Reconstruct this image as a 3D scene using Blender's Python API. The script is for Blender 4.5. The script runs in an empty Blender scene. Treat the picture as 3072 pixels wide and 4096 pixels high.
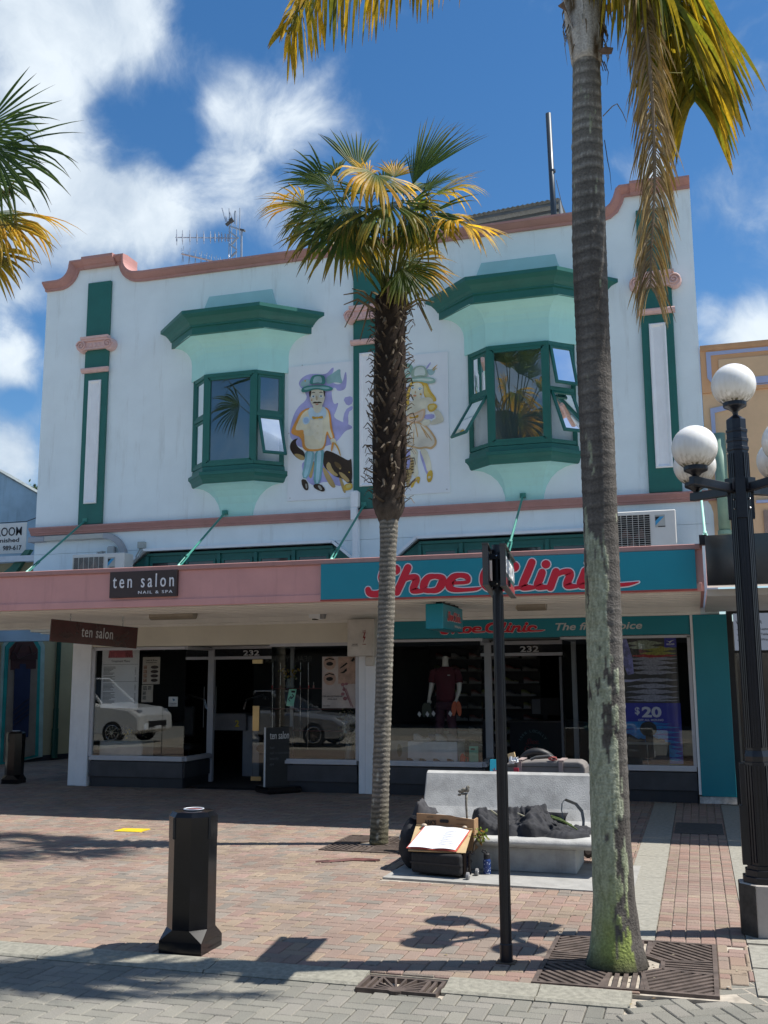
import bpy, math, random
import numpy as np
from mathutils import Vector, Matrix
random.seed(7); np.random.seed(7)
R = math.radians
sc = bpy.context.scene
col = sc.collection
# ------------------------------------------------------------------ camera
F_PX, YAW, PIT, ROLL = 4080.0, -0.293157, 0.163126, -0.005517
CAM = Vector((0.0, -15.6034, 1.75))
FW = Vector((math.sin(YAW)*math.cos(PIT), math.cos(YAW)*math.cos(PIT), math.sin(PIT)))
R0 = Vector((math.cos(YAW), -math.sin(YAW), 0)); U0 = R0.cross(FW)
RT = R0*math.cos(ROLL) + U0*math.sin(ROLL); UP = -R0*math.sin(ROLL) + U0*math.cos(ROLL)
cd = bpy.data.cameras.new('camera'); cam = bpy.data.objects.new('camera', cd); col.objects.link(cam)
cd.sensor_fit = 'VERTICAL'; cd.sensor_height = 36.0; cd.lens = 36.0*F_PX/4096.0
cd.clip_start = 0.05; cd.clip_end = 2000
M3 = Matrix((RT, UP, -FW)).transposed()
cam.matrix_world = Matrix.Translation(CAM) @ M3.to_4x4()
sc.camera = cam
def ray(px, py): return FW*F_PX + RT*(px-1536) - UP*(py-2048)
def at(px, py, y):                       # photo pixel -> point on the plane Y = y
    d = ray(px, py); return CAM + d*((y-CAM.y)/d.y)
def atz(px, py, z=0.0):                  # photo pixel -> point on the plane Z = z
    d = ray(px, py); return CAM + d*((z-CAM.z)/d.z)
# ------------------------------------------------------------------ light and sky
SUN = Vector((0.56, 0.16, 1.0)).normalized()
SUN_EL = math.asin(SUN.z); SUN_AZ = math.atan2(SUN.x, SUN.y)
SKY_STRENGTH, SUN_STRENGTH, EXPOSURE = 0.07, 2.85, 1.32
sl = bpy.data.lights.new('sun', 'SUN'); sl.energy = SUN_STRENGTH; sl.angle = R(0.53); sl.color = (1.0, 0.95, 0.88)
so = bpy.data.objects.new('sun', sl); col.objects.link(so)
so.rotation_euler = SUN.to_track_quat('Z', 'Y').to_euler(); so.location = (6, 3, 14)
sc.view_settings.view_transform = 'Standard'; sc.view_settings.look = 'None'
sc.view_settings.exposure = EXPOSURE; sc.view_settings.gamma = 1.0; sc.view_settings.use_curve_mapping = False
sc.render.engine = 'CYCLES'; sc.cycles.max_bounces = 10; sc.cycles.transparent_max_bounces = 24
sc.cycles.use_denoising = True
sc.cycles.sample_clamp_indirect = 6.0
wd = bpy.data.worlds.new('World'); sc.world = wd; wd.use_nodes = True
nt = wd.node_tree; nt.nodes.clear()
def wn(t, **k):
    n = nt.nodes.new(t)
    for a, b in k.items(): setattr(n, a, b)
    return n
L = nt.links.new
out = wn('ShaderNodeOutputWorld'); bg = wn('ShaderNodeBackground'); bg.inputs[1].default_value = SKY_STRENGTH
sky = wn('ShaderNodeTexSky', sky_type='NISHITA', sun_disc=False, sun_elevation=SUN_EL, sun_rotation=SUN_AZ, altitude=0, air_density=1.0, dust_density=0.3, ozone_density=3.0)
tc = wn('ShaderNodeTexCoord')
def wmath(op, a, b=None, c=None, clamp=False):
    n = wn('ShaderNodeMath', operation=op, use_clamp=clamp)
    for i, v in enumerate((a, b, c)):
        if v is None: continue
        if isinstance(v, (int, float)): n.inputs[i].default_value = v
        else: L(v, n.inputs[i])
    return n.outputs[0]
# clouds: fractal noise over the sky directions, gathered into the day's banks within the view
dirv = tc.outputs['Generated']
def wnoise(scale, detail, rough, dist=0.0, vec=None):
    n = wn('ShaderNodeTexNoise', noise_dimensions='3D'); n.inputs['Scale'].default_value = scale
    n.inputs['Detail'].default_value = detail; n.inputs['Roughness'].default_value = rough; n.inputs['Distortion'].default_value = dist
    L(vec or dirv, n.inputs['Vector']); return n.outputs['Fac']
warp = wn('ShaderNodeTexNoise'); warp.inputs['Scale'].default_value = 5.0; warp.inputs['Detail'].default_value = 4
L(dirv, warp.inputs['Vector'])
wsub = wn('ShaderNodeVectorMath', operation='SUBTRACT'); L(warp.outputs['Color'], wsub.inputs[0]); wsub.inputs[1].default_value = (.5, .5, .5)
wsc = wn('ShaderNodeVectorMath', operation='SCALE'); L(wsub.outputs[0], wsc.inputs[0]); wsc.inputs['Scale'].default_value = 0.10
wad = wn('ShaderNodeVectorMath', operation='ADD'); L(dirv, wad.inputs[0]); L(wsc.outputs[0], wad.inputs[1])
wdir = wad.outputs[0]
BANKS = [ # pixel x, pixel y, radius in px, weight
 (1536, 900, 2900, -0.2),  # thins cloud in view; the thicker cover outside is added to brighten the facade
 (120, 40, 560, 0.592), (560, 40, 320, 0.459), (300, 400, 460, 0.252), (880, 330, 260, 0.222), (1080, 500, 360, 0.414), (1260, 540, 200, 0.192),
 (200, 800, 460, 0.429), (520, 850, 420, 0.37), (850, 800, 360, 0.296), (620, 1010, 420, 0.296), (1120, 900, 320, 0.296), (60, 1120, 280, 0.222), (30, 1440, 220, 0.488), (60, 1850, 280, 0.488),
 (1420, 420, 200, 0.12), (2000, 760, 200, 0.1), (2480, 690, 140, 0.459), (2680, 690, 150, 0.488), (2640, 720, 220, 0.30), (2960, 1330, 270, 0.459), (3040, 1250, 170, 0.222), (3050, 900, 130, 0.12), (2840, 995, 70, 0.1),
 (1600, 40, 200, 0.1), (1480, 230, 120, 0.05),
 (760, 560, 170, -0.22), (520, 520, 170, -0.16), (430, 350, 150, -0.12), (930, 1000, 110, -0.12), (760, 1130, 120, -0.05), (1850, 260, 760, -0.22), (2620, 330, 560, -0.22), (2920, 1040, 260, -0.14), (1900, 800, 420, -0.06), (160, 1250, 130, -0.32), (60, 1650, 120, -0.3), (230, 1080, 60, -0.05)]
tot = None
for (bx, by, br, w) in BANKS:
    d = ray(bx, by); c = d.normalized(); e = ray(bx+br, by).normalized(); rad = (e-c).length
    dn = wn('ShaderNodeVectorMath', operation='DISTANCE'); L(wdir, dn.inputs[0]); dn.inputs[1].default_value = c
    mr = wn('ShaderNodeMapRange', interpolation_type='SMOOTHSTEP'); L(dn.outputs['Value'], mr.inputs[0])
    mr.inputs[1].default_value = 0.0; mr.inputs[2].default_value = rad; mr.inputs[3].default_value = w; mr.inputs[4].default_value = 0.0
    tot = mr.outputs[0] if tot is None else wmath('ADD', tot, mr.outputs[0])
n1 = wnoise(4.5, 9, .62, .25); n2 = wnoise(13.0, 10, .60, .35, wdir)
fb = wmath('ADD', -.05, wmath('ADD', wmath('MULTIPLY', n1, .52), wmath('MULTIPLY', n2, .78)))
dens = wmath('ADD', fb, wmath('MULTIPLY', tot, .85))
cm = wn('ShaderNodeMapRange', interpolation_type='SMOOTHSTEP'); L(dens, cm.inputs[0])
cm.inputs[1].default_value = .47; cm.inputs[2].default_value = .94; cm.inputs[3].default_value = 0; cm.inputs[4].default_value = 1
n3 = wnoise(9.0, 7, .6, .3, wdir)
cb = wn('ShaderNodeMapRange'); L(wmath('ADD', wmath('MULTIPLY', n3, .9), wmath('MULTIPLY', cm.outputs[0], .25)), cb.inputs[0]); cb.inputs[1].default_value = .42; cb.inputs[2].default_value = .80; cb.inputs[3].default_value = .0; cb.inputs[4].default_value = 1.
ccol = wn('ShaderNodeMix', data_type='RGBA'); L(cb.outputs[0], ccol.inputs['Factor'])
ccol.inputs['A'].default_value = (2.5, 3.15, 4.0, 1); ccol.inputs['B'].default_value = (5.2, 5.7, 6.1, 1)
# deeper blue overhead as on the day
sat = wn('ShaderNodeHueSaturation'); L(sky.outputs[0], sat.inputs['Color']); sat.inputs['Saturation'].default_value = 1.27; sat.inputs['Value'].default_value = .76
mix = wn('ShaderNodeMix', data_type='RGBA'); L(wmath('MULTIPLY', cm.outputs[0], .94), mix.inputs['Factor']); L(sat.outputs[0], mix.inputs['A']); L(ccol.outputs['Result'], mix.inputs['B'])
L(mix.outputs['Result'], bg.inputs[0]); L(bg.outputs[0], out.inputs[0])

# ------------------------------------------------------------------ materials
MATS = {}
def mat(name, c, rough=.6, metal=0.0, var=.12, vs=3.0, bump=0.0, bs=60.0, spec=.5, coat=0.0, c2=None, stretch=None, emit=0.0, dirt=0.0):
    if name in MATS: return MATS[name]
    m = bpy.data.materials.new(name); m.use_nodes = True; t = m.node_tree; p = t.nodes['Principled BSDF']; k = t.links.new
    p.inputs['Roughness'].default_value = rough; p.inputs['Metallic'].default_value = metal
    p.inputs['Specular IOR Level'].default_value = spec
    if coat: p.inputs['Coat Weight'].default_value = coat; p.inputs['Coat Roughness'].default_value = .08
    co = t.nodes.new('ShaderNodeTexCoord'); vec = co.outputs['Object']
    if stretch:
        mp = t.nodes.new('ShaderNodeMapping'); mp.inputs['Scale'].default_value = stretch; k(vec, mp.inputs[0]); vec = mp.outputs[0]
    if var > 0 or c2:
        n = t.nodes.new('ShaderNodeTexNoise'); n.inputs['Scale'].default_value = vs; n.inputs['Detail'].default_value = 6; n.inputs['Roughness'].default_value = .62; k(vec, n.inputs[0])
        cr = t.nodes.new('ShaderNodeValToRGB'); k(n.outputs['Fac'], cr.inputs[0])
        a = c2 if c2 else tuple(v*(1-var) for v in c); b = c if c2 else tuple(min(1, v*(1+var)) for v in c)
        cr.color_ramp.elements[0].position = .36; cr.color_ramp.elements[1].position = .64
        cr.color_ramp.elements[0].color = (*a, 1); cr.color_ramp.elements[1].color = (*b, 1)
        colout = cr.outputs[0]
        if dirt > 0:
            mp2 = t.nodes.new('ShaderNodeMapping'); mp2.inputs['Scale'].default_value = (2.2, 2.2, .25); k(co.outputs['Object'], mp2.inputs[0])
            n2 = t.nodes.new('ShaderNodeTexNoise'); n2.inputs['Scale'].default_value = 2.5; n2.inputs['Detail'].default_value = 8; n2.inputs['Roughness'].default_value = .7; k(mp2.outputs[0], n2.inputs[0])
            mr = t.nodes.new('ShaderNodeMapRange'); k(n2.outputs['Fac'], mr.inputs[0]); mr.inputs[1].default_value = .55; mr.inputs[2].default_value = .8; mr.inputs[3].default_value = 0; mr.inputs[4].default_value = dirt
            mx = t.nodes.new('ShaderNodeMix'); mx.data_type = 'RGBA'; mx.blend_type = 'MULTIPLY'; k(mr.outputs[0], mx.inputs['Factor']); k(colout, mx.inputs['A']); mx.inputs['B'].default_value = (.45, .42, .38, 1); colout = mx.outputs['Result']
        k(colout, p.inputs['Base Color'])
    else: p.inputs['Base Color'].default_value = (*c, 1)
    if emit: p.inputs['Emission Color'].default_value = (*c, 1); p.inputs['Emission Strength'].default_value = emit
    if bump > 0:
        nb = t.nodes.new('ShaderNodeTexNoise'); nb.inputs['Scale'].default_value = bs; nb.inputs['Detail'].default_value = 5; k(vec, nb.inputs[0])
        b = t.nodes.new('ShaderNodeBump'); b.inputs['Strength'].default_value = bump; b.inputs['Distance'].default_value = .01; k(nb.outputs['Fac'], b.inputs['Height']); k(b.outputs[0], p.inputs['Normal'])
    MATS[name] = m; return m
def attr_mat(name, rough=.6, trans=0.0, spec=.4, bump=0., bs=80., sheen=0.):     # colour from the mesh colour attribute 'col'
    m = bpy.data.materials.new(name); m.use_nodes = True; t = m.node_tree; p = t.nodes['Principled BSDF']; k = t.links.new
    a = t.nodes.new('ShaderNodeAttribute'); a.attribute_name = 'col'
    n = t.nodes.new('ShaderNodeTexNoise'); n.inputs['Scale'].default_value = bs; n.inputs['Detail'].default_value = 5; co = t.nodes.new('ShaderNodeTexCoord'); k(co.outputs['Object'], n.inputs[0])
    mr = t.nodes.new('ShaderNodeMapRange'); k(n.outputs['Fac'], mr.inputs[0]); mr.inputs[1].default_value = .3; mr.inputs[2].default_value = .7; mr.inputs[3].default_value = .72; mr.inputs[4].default_value = 1.2
    mx = t.nodes.new('ShaderNodeVectorMath'); mx.operation = 'SCALE'; k(a.outputs['Color'], mx.inputs[0]); k(mr.outputs[0], mx.inputs['Scale'])
    k(mx.outputs[0], p.inputs['Base Color']); p.inputs['Roughness'].default_value = rough; p.inputs['Specular IOR Level'].default_value = spec
    if bump:
        b = t.nodes.new('ShaderNodeBump'); b.inputs['Strength'].default_value = bump; b.inputs['Distance'].default_value = .01; k(n.outputs['Fac'], b.inputs['Height']); k(b.outputs[0], p.inputs['Normal'])
    if trans:
        tr = t.nodes.new('ShaderNodeBsdfTranslucent'); tm = t.nodes.new('ShaderNodeVectorMath'); tm.operation = 'MULTIPLY'; k(mx.outputs[0], tm.inputs[0]); tm.inputs[1].default_value = (1.75, 1.6, 1.0); k(tm.outputs[0], tr.inputs[0]); ms = t.nodes.new('ShaderNodeMixShader'); ms.inputs[0].default_value = trans
        k(p.outputs[0], ms.inputs[1]); k(tr.outputs[0], ms.inputs[2]); k(ms.outputs[0], t.nodes['Material Output'].inputs[0])
    MATS[name] = m; return m
def glass_mat(name, tint=(.86, .9, .89), base=.045, gain=1.0, wob=.0):
    m = bpy.data.materials.new(name); m.use_nodes = True; t = m.node_tree; t.nodes.clear(); k = t.links.new
    o = t.nodes.new('ShaderNodeOutputMaterial'); ms = t.nodes.new('ShaderNodeMixShader'); tr = t.nodes.new('ShaderNodeBsdfTransparent'); tr.inputs[0].default_value = (*tint, 1)
    gl = t.nodes.new('ShaderNodeBsdfGlossy'); gl.inputs['Roughness'].default_value = 0.0; gl.inputs[0].default_value = (.95, .98, .98, 1)
    fr = t.nodes.new('ShaderNodeFresnel'); fr.inputs[0].default_value = 1.5
    ma = t.nodes.new('ShaderNodeMath'); ma.operation = 'MULTIPLY_ADD'; ma.use_clamp = True; k(fr.outputs[0], ma.inputs[0]); ma.inputs[1].default_value = gain; ma.inputs[2].default_value = base
    k(ma.outputs[0], ms.inputs[0]); k(tr.outputs[0], ms.inputs[1]); k(gl.outputs[0], ms.inputs[2]); k(ms.outputs[0], o.inputs[0])
    MATS[name] = m; return m
WHITE = mat('wall_paint', (.79, .885, .905), .75, var=.035, vs=1.3, bump=.15, bs=40, dirt=.42)
WHITE2 = mat('white_trim_paint', (.85, .87, .88), .5, var=.03, vs=4, dirt=.2)
GREEN = mat('deep_green_paint', (.016, .135, .108), .42, var=.06, vs=5, dirt=.2)
PINK = mat('dusty_pink_paint', (.43, .225, .20), .55, var=.06, vs=3, dirt=.35)
PINKF = mat('fascia_pink_paint', (.66, .335, .305), .6, var=.05, vs=2, dirt=.35)
CAPM = mat('capital_pink_paint', (.70, .47, .43), .6, var=.06, vs=12)
MINT = mat('pale_mint_paint', (.45, .80, .745), .6, var=.03, vs=2, dirt=.2)
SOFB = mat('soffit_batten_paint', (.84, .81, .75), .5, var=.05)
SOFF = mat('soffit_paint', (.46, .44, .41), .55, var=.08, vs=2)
CREAMW = mat('beige_lintel_paint', (.72, .67, .55), .6, var=.05, vs=1.5)
TEAL = mat('teal_sign_panel', (.006, .25, .33), .35, var=.03, vs=2)
TEALW = mat('teal_wall_panel', (.005, .22, .28), .4, var=.05, vs=1.5)
RED = mat('red_lettering', (.64, .010, .030), .4, var=0)
WLET = mat('white_lettering', (.80, .82, .84), .5, var=0)
GREYLET = mat('silver_lettering', (.62, .62, .62), .4, var=0)
BLACK = mat('black_gloss_paint', (.006, .006, .008), .16, var=.2, vs=8, spec=.35)
BLACKM = mat('black_matte', (.014, .014, .016), .6, var=.2, vs=8)
BLACKP = mat('black_post_paint', (.008, .009, .014), .35, var=.2, vs=8)
BROWNS = mat('chocolate_sign_panel', (.048, .032, .028), .5, var=.08, vs=4)
MAROON = mat('maroon_sign_panel', (.062, .008, .006), .25, var=.25, vs=3, coat=.4)
ALU = mat('painted_aluminium', (.52, .52, .54), .42, var=.04, vs=6)
PLINTH = mat('charcoal_tile', (.055, .056, .062), .5, var=.15, vs=4)
DARKIN = mat('dark_interior', (.02, .02, .022), .8, var=.1)
METAL = mat('galvanised_metal', (.45, .46, .47), .38, .8, var=.1)
STEEL = mat('polished_steel', (.6, .6, .6), .2, 1.0, var=0)
BRASS = mat('brass_plate', (.62, .46, .22), .3, .9, var=.1)
RODM = mat('rod_green_paint', (.045, .24, .19), .4, var=.08)
RODL = mat('rod_mint_paint', (.34, .66, .56), .45, var=.05)
ACM = mat('aircon_casing', (.66, .65, .61), .5, var=.04)
CONC = mat('pale_concrete', (.36, .36, .345), .85, var=.2, vs=4, bump=.4, bs=90, dirt=.5)
CONCS = mat('concrete_strip', (.265, .255, .215), .9, var=.16, vs=22, bump=.5, bs=160)
KERBM = mat('kerb_concrete', (.25, .24, .195), .9, var=.2, vs=30, bump=.5, bs=160)
IRON = mat('rusty_cast_iron', (.11, .085, .072), .65, .3, var=.3, vs=9, bump=.2, bs=120)
SOIL = mat('dark_soil', (.035, .028, .022), .95, var=.5, vs=30, bump=1., bs=70)
SAND = mat('joint_sand', (.36, .32, .26), .95, var=.25, vs=12)
GLASS = glass_mat('shop_glass', (.955, .97, .965), .0, 1.0)
UGLASS = glass_mat('upper_window_glass', (.55, .6, .62), .10, 1.0)
BRK = attr_mat('paver_brick', .88, 0, .25, bump=.35, bs=150)
def stain(m):                           # old stains, chewing gum and foot traffic over the paving
    t = m.node_tree; k = t.links.new; p = t.nodes['Principled BSDF']; src = p.inputs['Base Color'].links[0].from_socket; g = t.nodes.new('ShaderNodeNewGeometry')
    n = t.nodes.new('ShaderNodeTexNoise'); n.inputs['Scale'].default_value = 1.1; n.inputs['Detail'].default_value = 7; n.inputs['Roughness'].default_value = .65; k(g.outputs['Position'], n.inputs[0])
    mr = t.nodes.new('ShaderNodeMapRange'); k(n.outputs['Fac'], mr.inputs[0]); mr.inputs[1].default_value = .32; mr.inputs[2].default_value = .72; mr.inputs[3].default_value = 1.14; mr.inputs[4].default_value = .78
    v = t.nodes.new('ShaderNodeTexVoronoi'); v.inputs['Scale'].default_value = 4.2; k(g.outputs['Position'], v.inputs['Vector']); m2 = t.nodes.new('ShaderNodeMapRange'); k(v.outputs['Distance'], m2.inputs[0]); m2.inputs[1].default_value = .055; m2.inputs[2].default_value = .10; m2.inputs[3].default_value = .55; m2.inputs[4].default_value = 1.0
    mu = t.nodes.new('ShaderNodeMath'); mu.operation = 'MULTIPLY'; k(mr.outputs[0], mu.inputs[0]); k(m2.outputs[0], mu.inputs[1]); sc_ = t.nodes.new('ShaderNodeVectorMath'); sc_.operation = 'SCALE'; k(src, sc_.inputs[0]); k(mu.outputs[0], sc_.inputs['Scale']); k(sc_.outputs[0], p.inputs['Base Color'])
stain(BRK)

# ------------------------------------------------------------------ mesh builder
WM = {}                                   # world matrix of things and parts
def wmx(o): return WM.get(o.name, Matrix.Identity(4))
class MB:
    def __init__(s): s.v = []; s.f = []; s.m = []; s.c = None
    def add(s, vs, fs, mi=0, colr=None):
        b = len(s.v); s.v.extend(tuple(map(float, p)) for p in vs); s.f.extend(tuple(i+b for i in f) for f in fs); s.m.extend([mi]*len(fs))
        if colr is not None:
            if s.c is None: s.c = [(1, 1, 1)]*b
            if len(colr) == 3 and not hasattr(colr[0], '__len__'): s.c.extend([tuple(colr)]*len(vs))
            else: s.c.extend(tuple(q) for q in colr)
        elif s.c is not None: s.c.extend([(1, 1, 1)]*len(vs))
        return s
    def box(s, x0, x1, y0, y1, z0, z1, mi=0, colr=None):
        v = [(x, y, z) for z in (z0, z1) for y in (y0, y1) for x in (x0, x1)]
        return s.add(v, [(0, 2, 3, 1), (4, 5, 7, 6), (0, 1, 5, 4), (2, 6, 7, 3), (0, 4, 6, 2), (1, 3, 7, 5)], mi, colr)
    def obox(s, c, ax, ay, az, mi=0, colr=None):        # centre and three half-axis vectors
        c = Vector(c); ax, ay, az = Vector(ax), Vector(ay), Vector(az)
        v = [c+ax*i+ay*j+az*k for k in (-1, 1) for j in (-1, 1) for i in (-1, 1)]
        return s.add(v, [(0, 2, 3, 1), (4, 5, 7, 6), (0, 1, 5, 4), (2, 6, 7, 3), (0, 4, 6, 2), (1, 3, 7, 5)], mi, colr)
    def bar(s, a, b, w, h, mi=0, up=(0, 0, 1), colr=None):
        a, b = Vector(a), Vector(b); d = (b-a); u = Vector(up); x = d.cross(u)
        if x.length < 1e-6: x = d.cross(Vector((1, 0, 0)))
        x.normalize(); u = x.cross(d).normalized()
        return s.obox((a+b)/2, x*w/2, d/2, u*h/2, mi, colr)
    def prism(s, poly, axis, d0, d1, mi=0, colr=None):  # polygon in the plane across 'axis'; (x,z) for 'y', (x,y) for 'z', (y,z) for 'x'
        def P(p, d): return (p[0], d, p[1]) if axis == 'y' else ((p[0], p[1], d) if axis == 'z' else (d, p[0], p[1]))
        n = len(poly); v = [P(p, d0) for p in poly]+[P(p, d1) for p in poly]
        fs = [tuple(range(n)), tuple(range(2*n-1, n-1, -1))]+[(i, i+n, (i+1) % n+n, (i+1) % n) for i in range(n)]
        return s.add(v, fs, mi, colr)
    def loft(s, rings, closed=True, cap=True, mi=0, colr=None):
        n = len(rings[0]); v = [p for r in rings for p in r]; fs = []
        for i in range(len(rings)-1):
            for j in range(n if closed else n-1):
                a = i*n+j; b = i*n+(j+1) % n; fs.append((a, b, b+n, a+n))
        if cap and closed: fs.append(tuple(range(n-1, -1, -1))); fs.append(tuple(range((len(rings)-1)*n, len(rings)*n)))
        if colr is not None and hasattr(colr[0], '__len__') and len(colr) == len(rings): colr = [c for c in colr for _ in range(n)]
        return s.add(v, fs, mi, colr)
    def tube(s, pts, rad, seg=8, mi=0, cap=True, colr=None):
        pts = [Vector(p) for p in pts]; rad = rad if hasattr(rad, '__len__') else [rad]*len(pts); rings = []; px = None
        for i, p in enumerate(pts):
            d = (pts[min(i+1, len(pts)-1)]-pts[max(i-1, 0)]).normalized()
            if px is None:
                px = d.cross(Vector((0, 0, 1)))
                if px.length < .05: px = d.cross(Vector((0, 1, 0)))
            px = (px-d*px.dot(d)).normalized(); py = d.cross(px)
            rings.append([p+(px*math.cos(2*math.pi*j/seg)+py*math.sin(2*math.pi*j/seg))*rad[i] for j in range(seg)])
        return s.loft(rings, True, cap, mi, colr)
    def lathe(s, prof, c=(0, 0, 0), seg=20, mi=0, axis='z', colr=None, rot=0.0):
        c = Vector(c); rings = []
        for r, h in prof:
            ring = []
            for j in range(seg):
                a = 2*math.pi*j/seg+rot; x, y = r*math.cos(a), r*math.sin(a)
                ring.append(c+(Vector((x, y, h)) if axis == 'z' else (Vector((x, h, y)) if axis == 'y' else Vector((h, x, y)))))
            rings.append(ring)
        return s.loft(rings, True, True, mi, colr)
    def sphere(s, c, r, seg=24, rings=14, mi=0, sc=(1, 1, 1), colr=None):
        pr = [(max(1e-4, r*math.sin(math.pi*i/rings)), -r*math.cos(math.pi*i/rings)) for i in range(rings+1)]
        b = MB().lathe(pr, (0, 0, 0), seg); c = Vector(c)
        return s.add([(c.x+v[0]*sc[0], c.y+v[1]*sc[1], c.z+v[2]*sc[2]) for v in b.v], b.f, mi, colr)
    def build(s, name, mats=None, parent=None, loc=None, smooth=False, bev=0.0, bseg=1):
        me = bpy.data.meshes.new(name); V = s.v
        if loc is not None: l = tuple(loc); V = [(a-l[0], b-l[1], c-l[2]) for a, b, c in V]
        me.from_pydata(V, [], s.f)
        for mm in (mats if isinstance(mats, (list, tuple)) else [mats] if mats else []): me.materials.append(mm)
        if len(set(s.m)) > 1: me.polygons.foreach_set('material_index', s.m)
        if s.c is not None:
            ca = me.attributes.new('col', 'FLOAT_COLOR', 'POINT'); arr = np.ones((len(V), 4), np.float32); arr[:, :3] = np.array(s.c, np.float32); ca.data.foreach_set('color', arr.ravel())
        if smooth: me.polygons.foreach_set('use_smooth', [True]*len(s.f))
        me.update()
        o = link(name, me, parent, loc)
        if bev > 0:
            b = o.modifiers.new('bevel', 'BEVEL'); b.width = bev; b.segments = bseg; b.limit_method = 'ANGLE'; b.angle_limit = R(40)
        return o
def link(name, me, parent=None, loc=None):
    o = bpy.data.objects.new(name, me); col.objects.link(o)
    if loc is not None and parent is None: o.location = loc; WM[o.name] = Matrix.Translation(Vector(loc))
    if parent is not None: o.parent = parent; o.matrix_parent_inverse = wmx(parent).inverted()
    if parent is not None and loc is not None: o.location = loc; WM[o.name] = Matrix.Translation(Vector(loc))
    return o
def tag(o, label=None, cat=None, group=None, kind=None):
    if label: o['label'] = label
    if cat: o['category'] = cat
    if group: o['group'] = group
    if kind: o['kind'] = kind
    return o
def thing(name, loc, label, cat, group=None):
    o = bpy.data.objects.new(name, None); col.objects.link(o); o.location = loc; o.empty_display_size = .1
    WM[o.name] = Matrix.Translation(Vector(loc)); return tag(o, label, cat, group)
KIDS = {}
def copy_tree(o, loc=None, rotz=None, label=None, parent=None, scale=None):
    c = o.copy(); col.objects.link(c)
    if parent is not None: c.parent = parent
    if loc is not None: c.location = loc; WM[c.name] = Matrix.Translation(Vector(loc))
    if rotz is not None: c.rotation_euler = (0, 0, rotz)
    if scale is not None: c.scale = scale
    if label: c['label'] = label
    for ch in list(o.children): copy_tree(ch, parent=c)
    return c
# ------------------------------------------------------------------ lettering
TXT = {}
def text_geo(body, xs=1.0, shear=0.0, bold=0.0, spacing=1.0, align='LEFT'):
    key = (body, xs, shear, bold, spacing, align)
    if key in TXT: return TXT[key]
    cu = bpy.data.curves.new('lettering', 'FONT'); cu.body = body; cu.size = 1.0; cu.shear = shear; cu.offset = bold; cu.space_character = spacing; cu.align_x = align; cu.resolution_u = 3; cu.extrude = .02
    o = bpy.data.objects.new('lettering', cu); col.objects.link(o); dg = bpy.context.evaluated_depsgraph_get(); dg.update()
    me = bpy.data.meshes.new_from_object(o.evaluated_get(dg)); v = [(p.co.x*xs, p.co.y, p.co.z) for p in me.vertices]; f = [tuple(p.vertices) for p in me.polygons]
    bpy.data.objects.remove(o); bpy.data.curves.remove(cu); bpy.data.meshes.remove(me)
    TXT[key] = (v, f); return v, f
def put_text(mb, body, pos, size, right=(1, 0, 0), up=(0, 0, 1), width=None, thick=.004, mi=0, **k):
    v, f = text_geo(body, **k); pos, right, up = Vector(pos), Vector(right).normalized(), Vector(up).normalized(); n = right.cross(up)
    xs = 1.0
    if width:
        w = max(p[0] for p in v)-min(p[0] for p in v); xs = width/(w*size)
    mb.add([pos+right*(p[0]*size*xs)+up*(p[1]*size)+n*(p[2]/.02*thick) for p in v], f, mi)
def ribbon(pts, w, closed=False, capr=True):            # mitred stroke outline -> list of (left,right) pairs
    P = [Vector((p[0], p[1])) for p in pts]; n = len(P); W = w if hasattr(w, '__len__') else [w]*n; Lf, Rt = [], []
    for i in range(n):
        a = P[(i-1) % n] if (closed or i > 0) else None; b = P[(i+1) % n] if (closed or i < n-1) else None
        d1 = (P[i]-a).normalized() if a is not None else None; d2 = (b-P[i]).normalized() if b is not None else None
        if d1 is None: d1 = d2
        if d2 is None: d2 = d1
        n1 = Vector((-d1.y, d1.x)); n2 = Vector((-d2.y, d2.x)); m = n1+n2
        if m.length < 1e-3: m = n1.copy()
        m.normalize(); k = W[i]/2/max(.45, m.dot(n1)); Lf.append(P[i]+m*k); Rt.append(P[i]-m*k)
    return Lf, Rt
def stroke_geo(mb, pts, w, pos, size, right, up, depth, closed=False, mi=0, cap=True):
    pos, right, up = Vector(pos), Vector(right), Vector(up); n = right.cross(up)
    Lf, Rt = ribbon(pts, w, closed); N = len(pts)
    T = lambda q, z: pos+right*q.x*size+up*q.y*size+n*z
    v = []; fs = []
    for i in range(N): v += [T(Lf[i], depth), T(Rt[i], depth)]
    for i in range(N if closed else N-1):
        j = (i+1) % N; fs.append((2*i, 2*i+1, 2*j+1, 2*j))
    if cap and not closed:
        for e in (0, N-1):
            c = Vector(pts[e][:2]); a0 = math.atan2((Lf[e]-c).y, (Lf[e]-c).x); sg = -1 if e else 1; r = (Lf[e]-c).length
            b = len(v); v += [T(c+Vector((math.cos(a0+sg*math.pi*t/6), math.sin(a0+sg*math.pi*t/6)))*r, depth) for t in range(7)]; fs.append(tuple(range(b, b+7)))
    mb.add(v, fs, mi)
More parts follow.
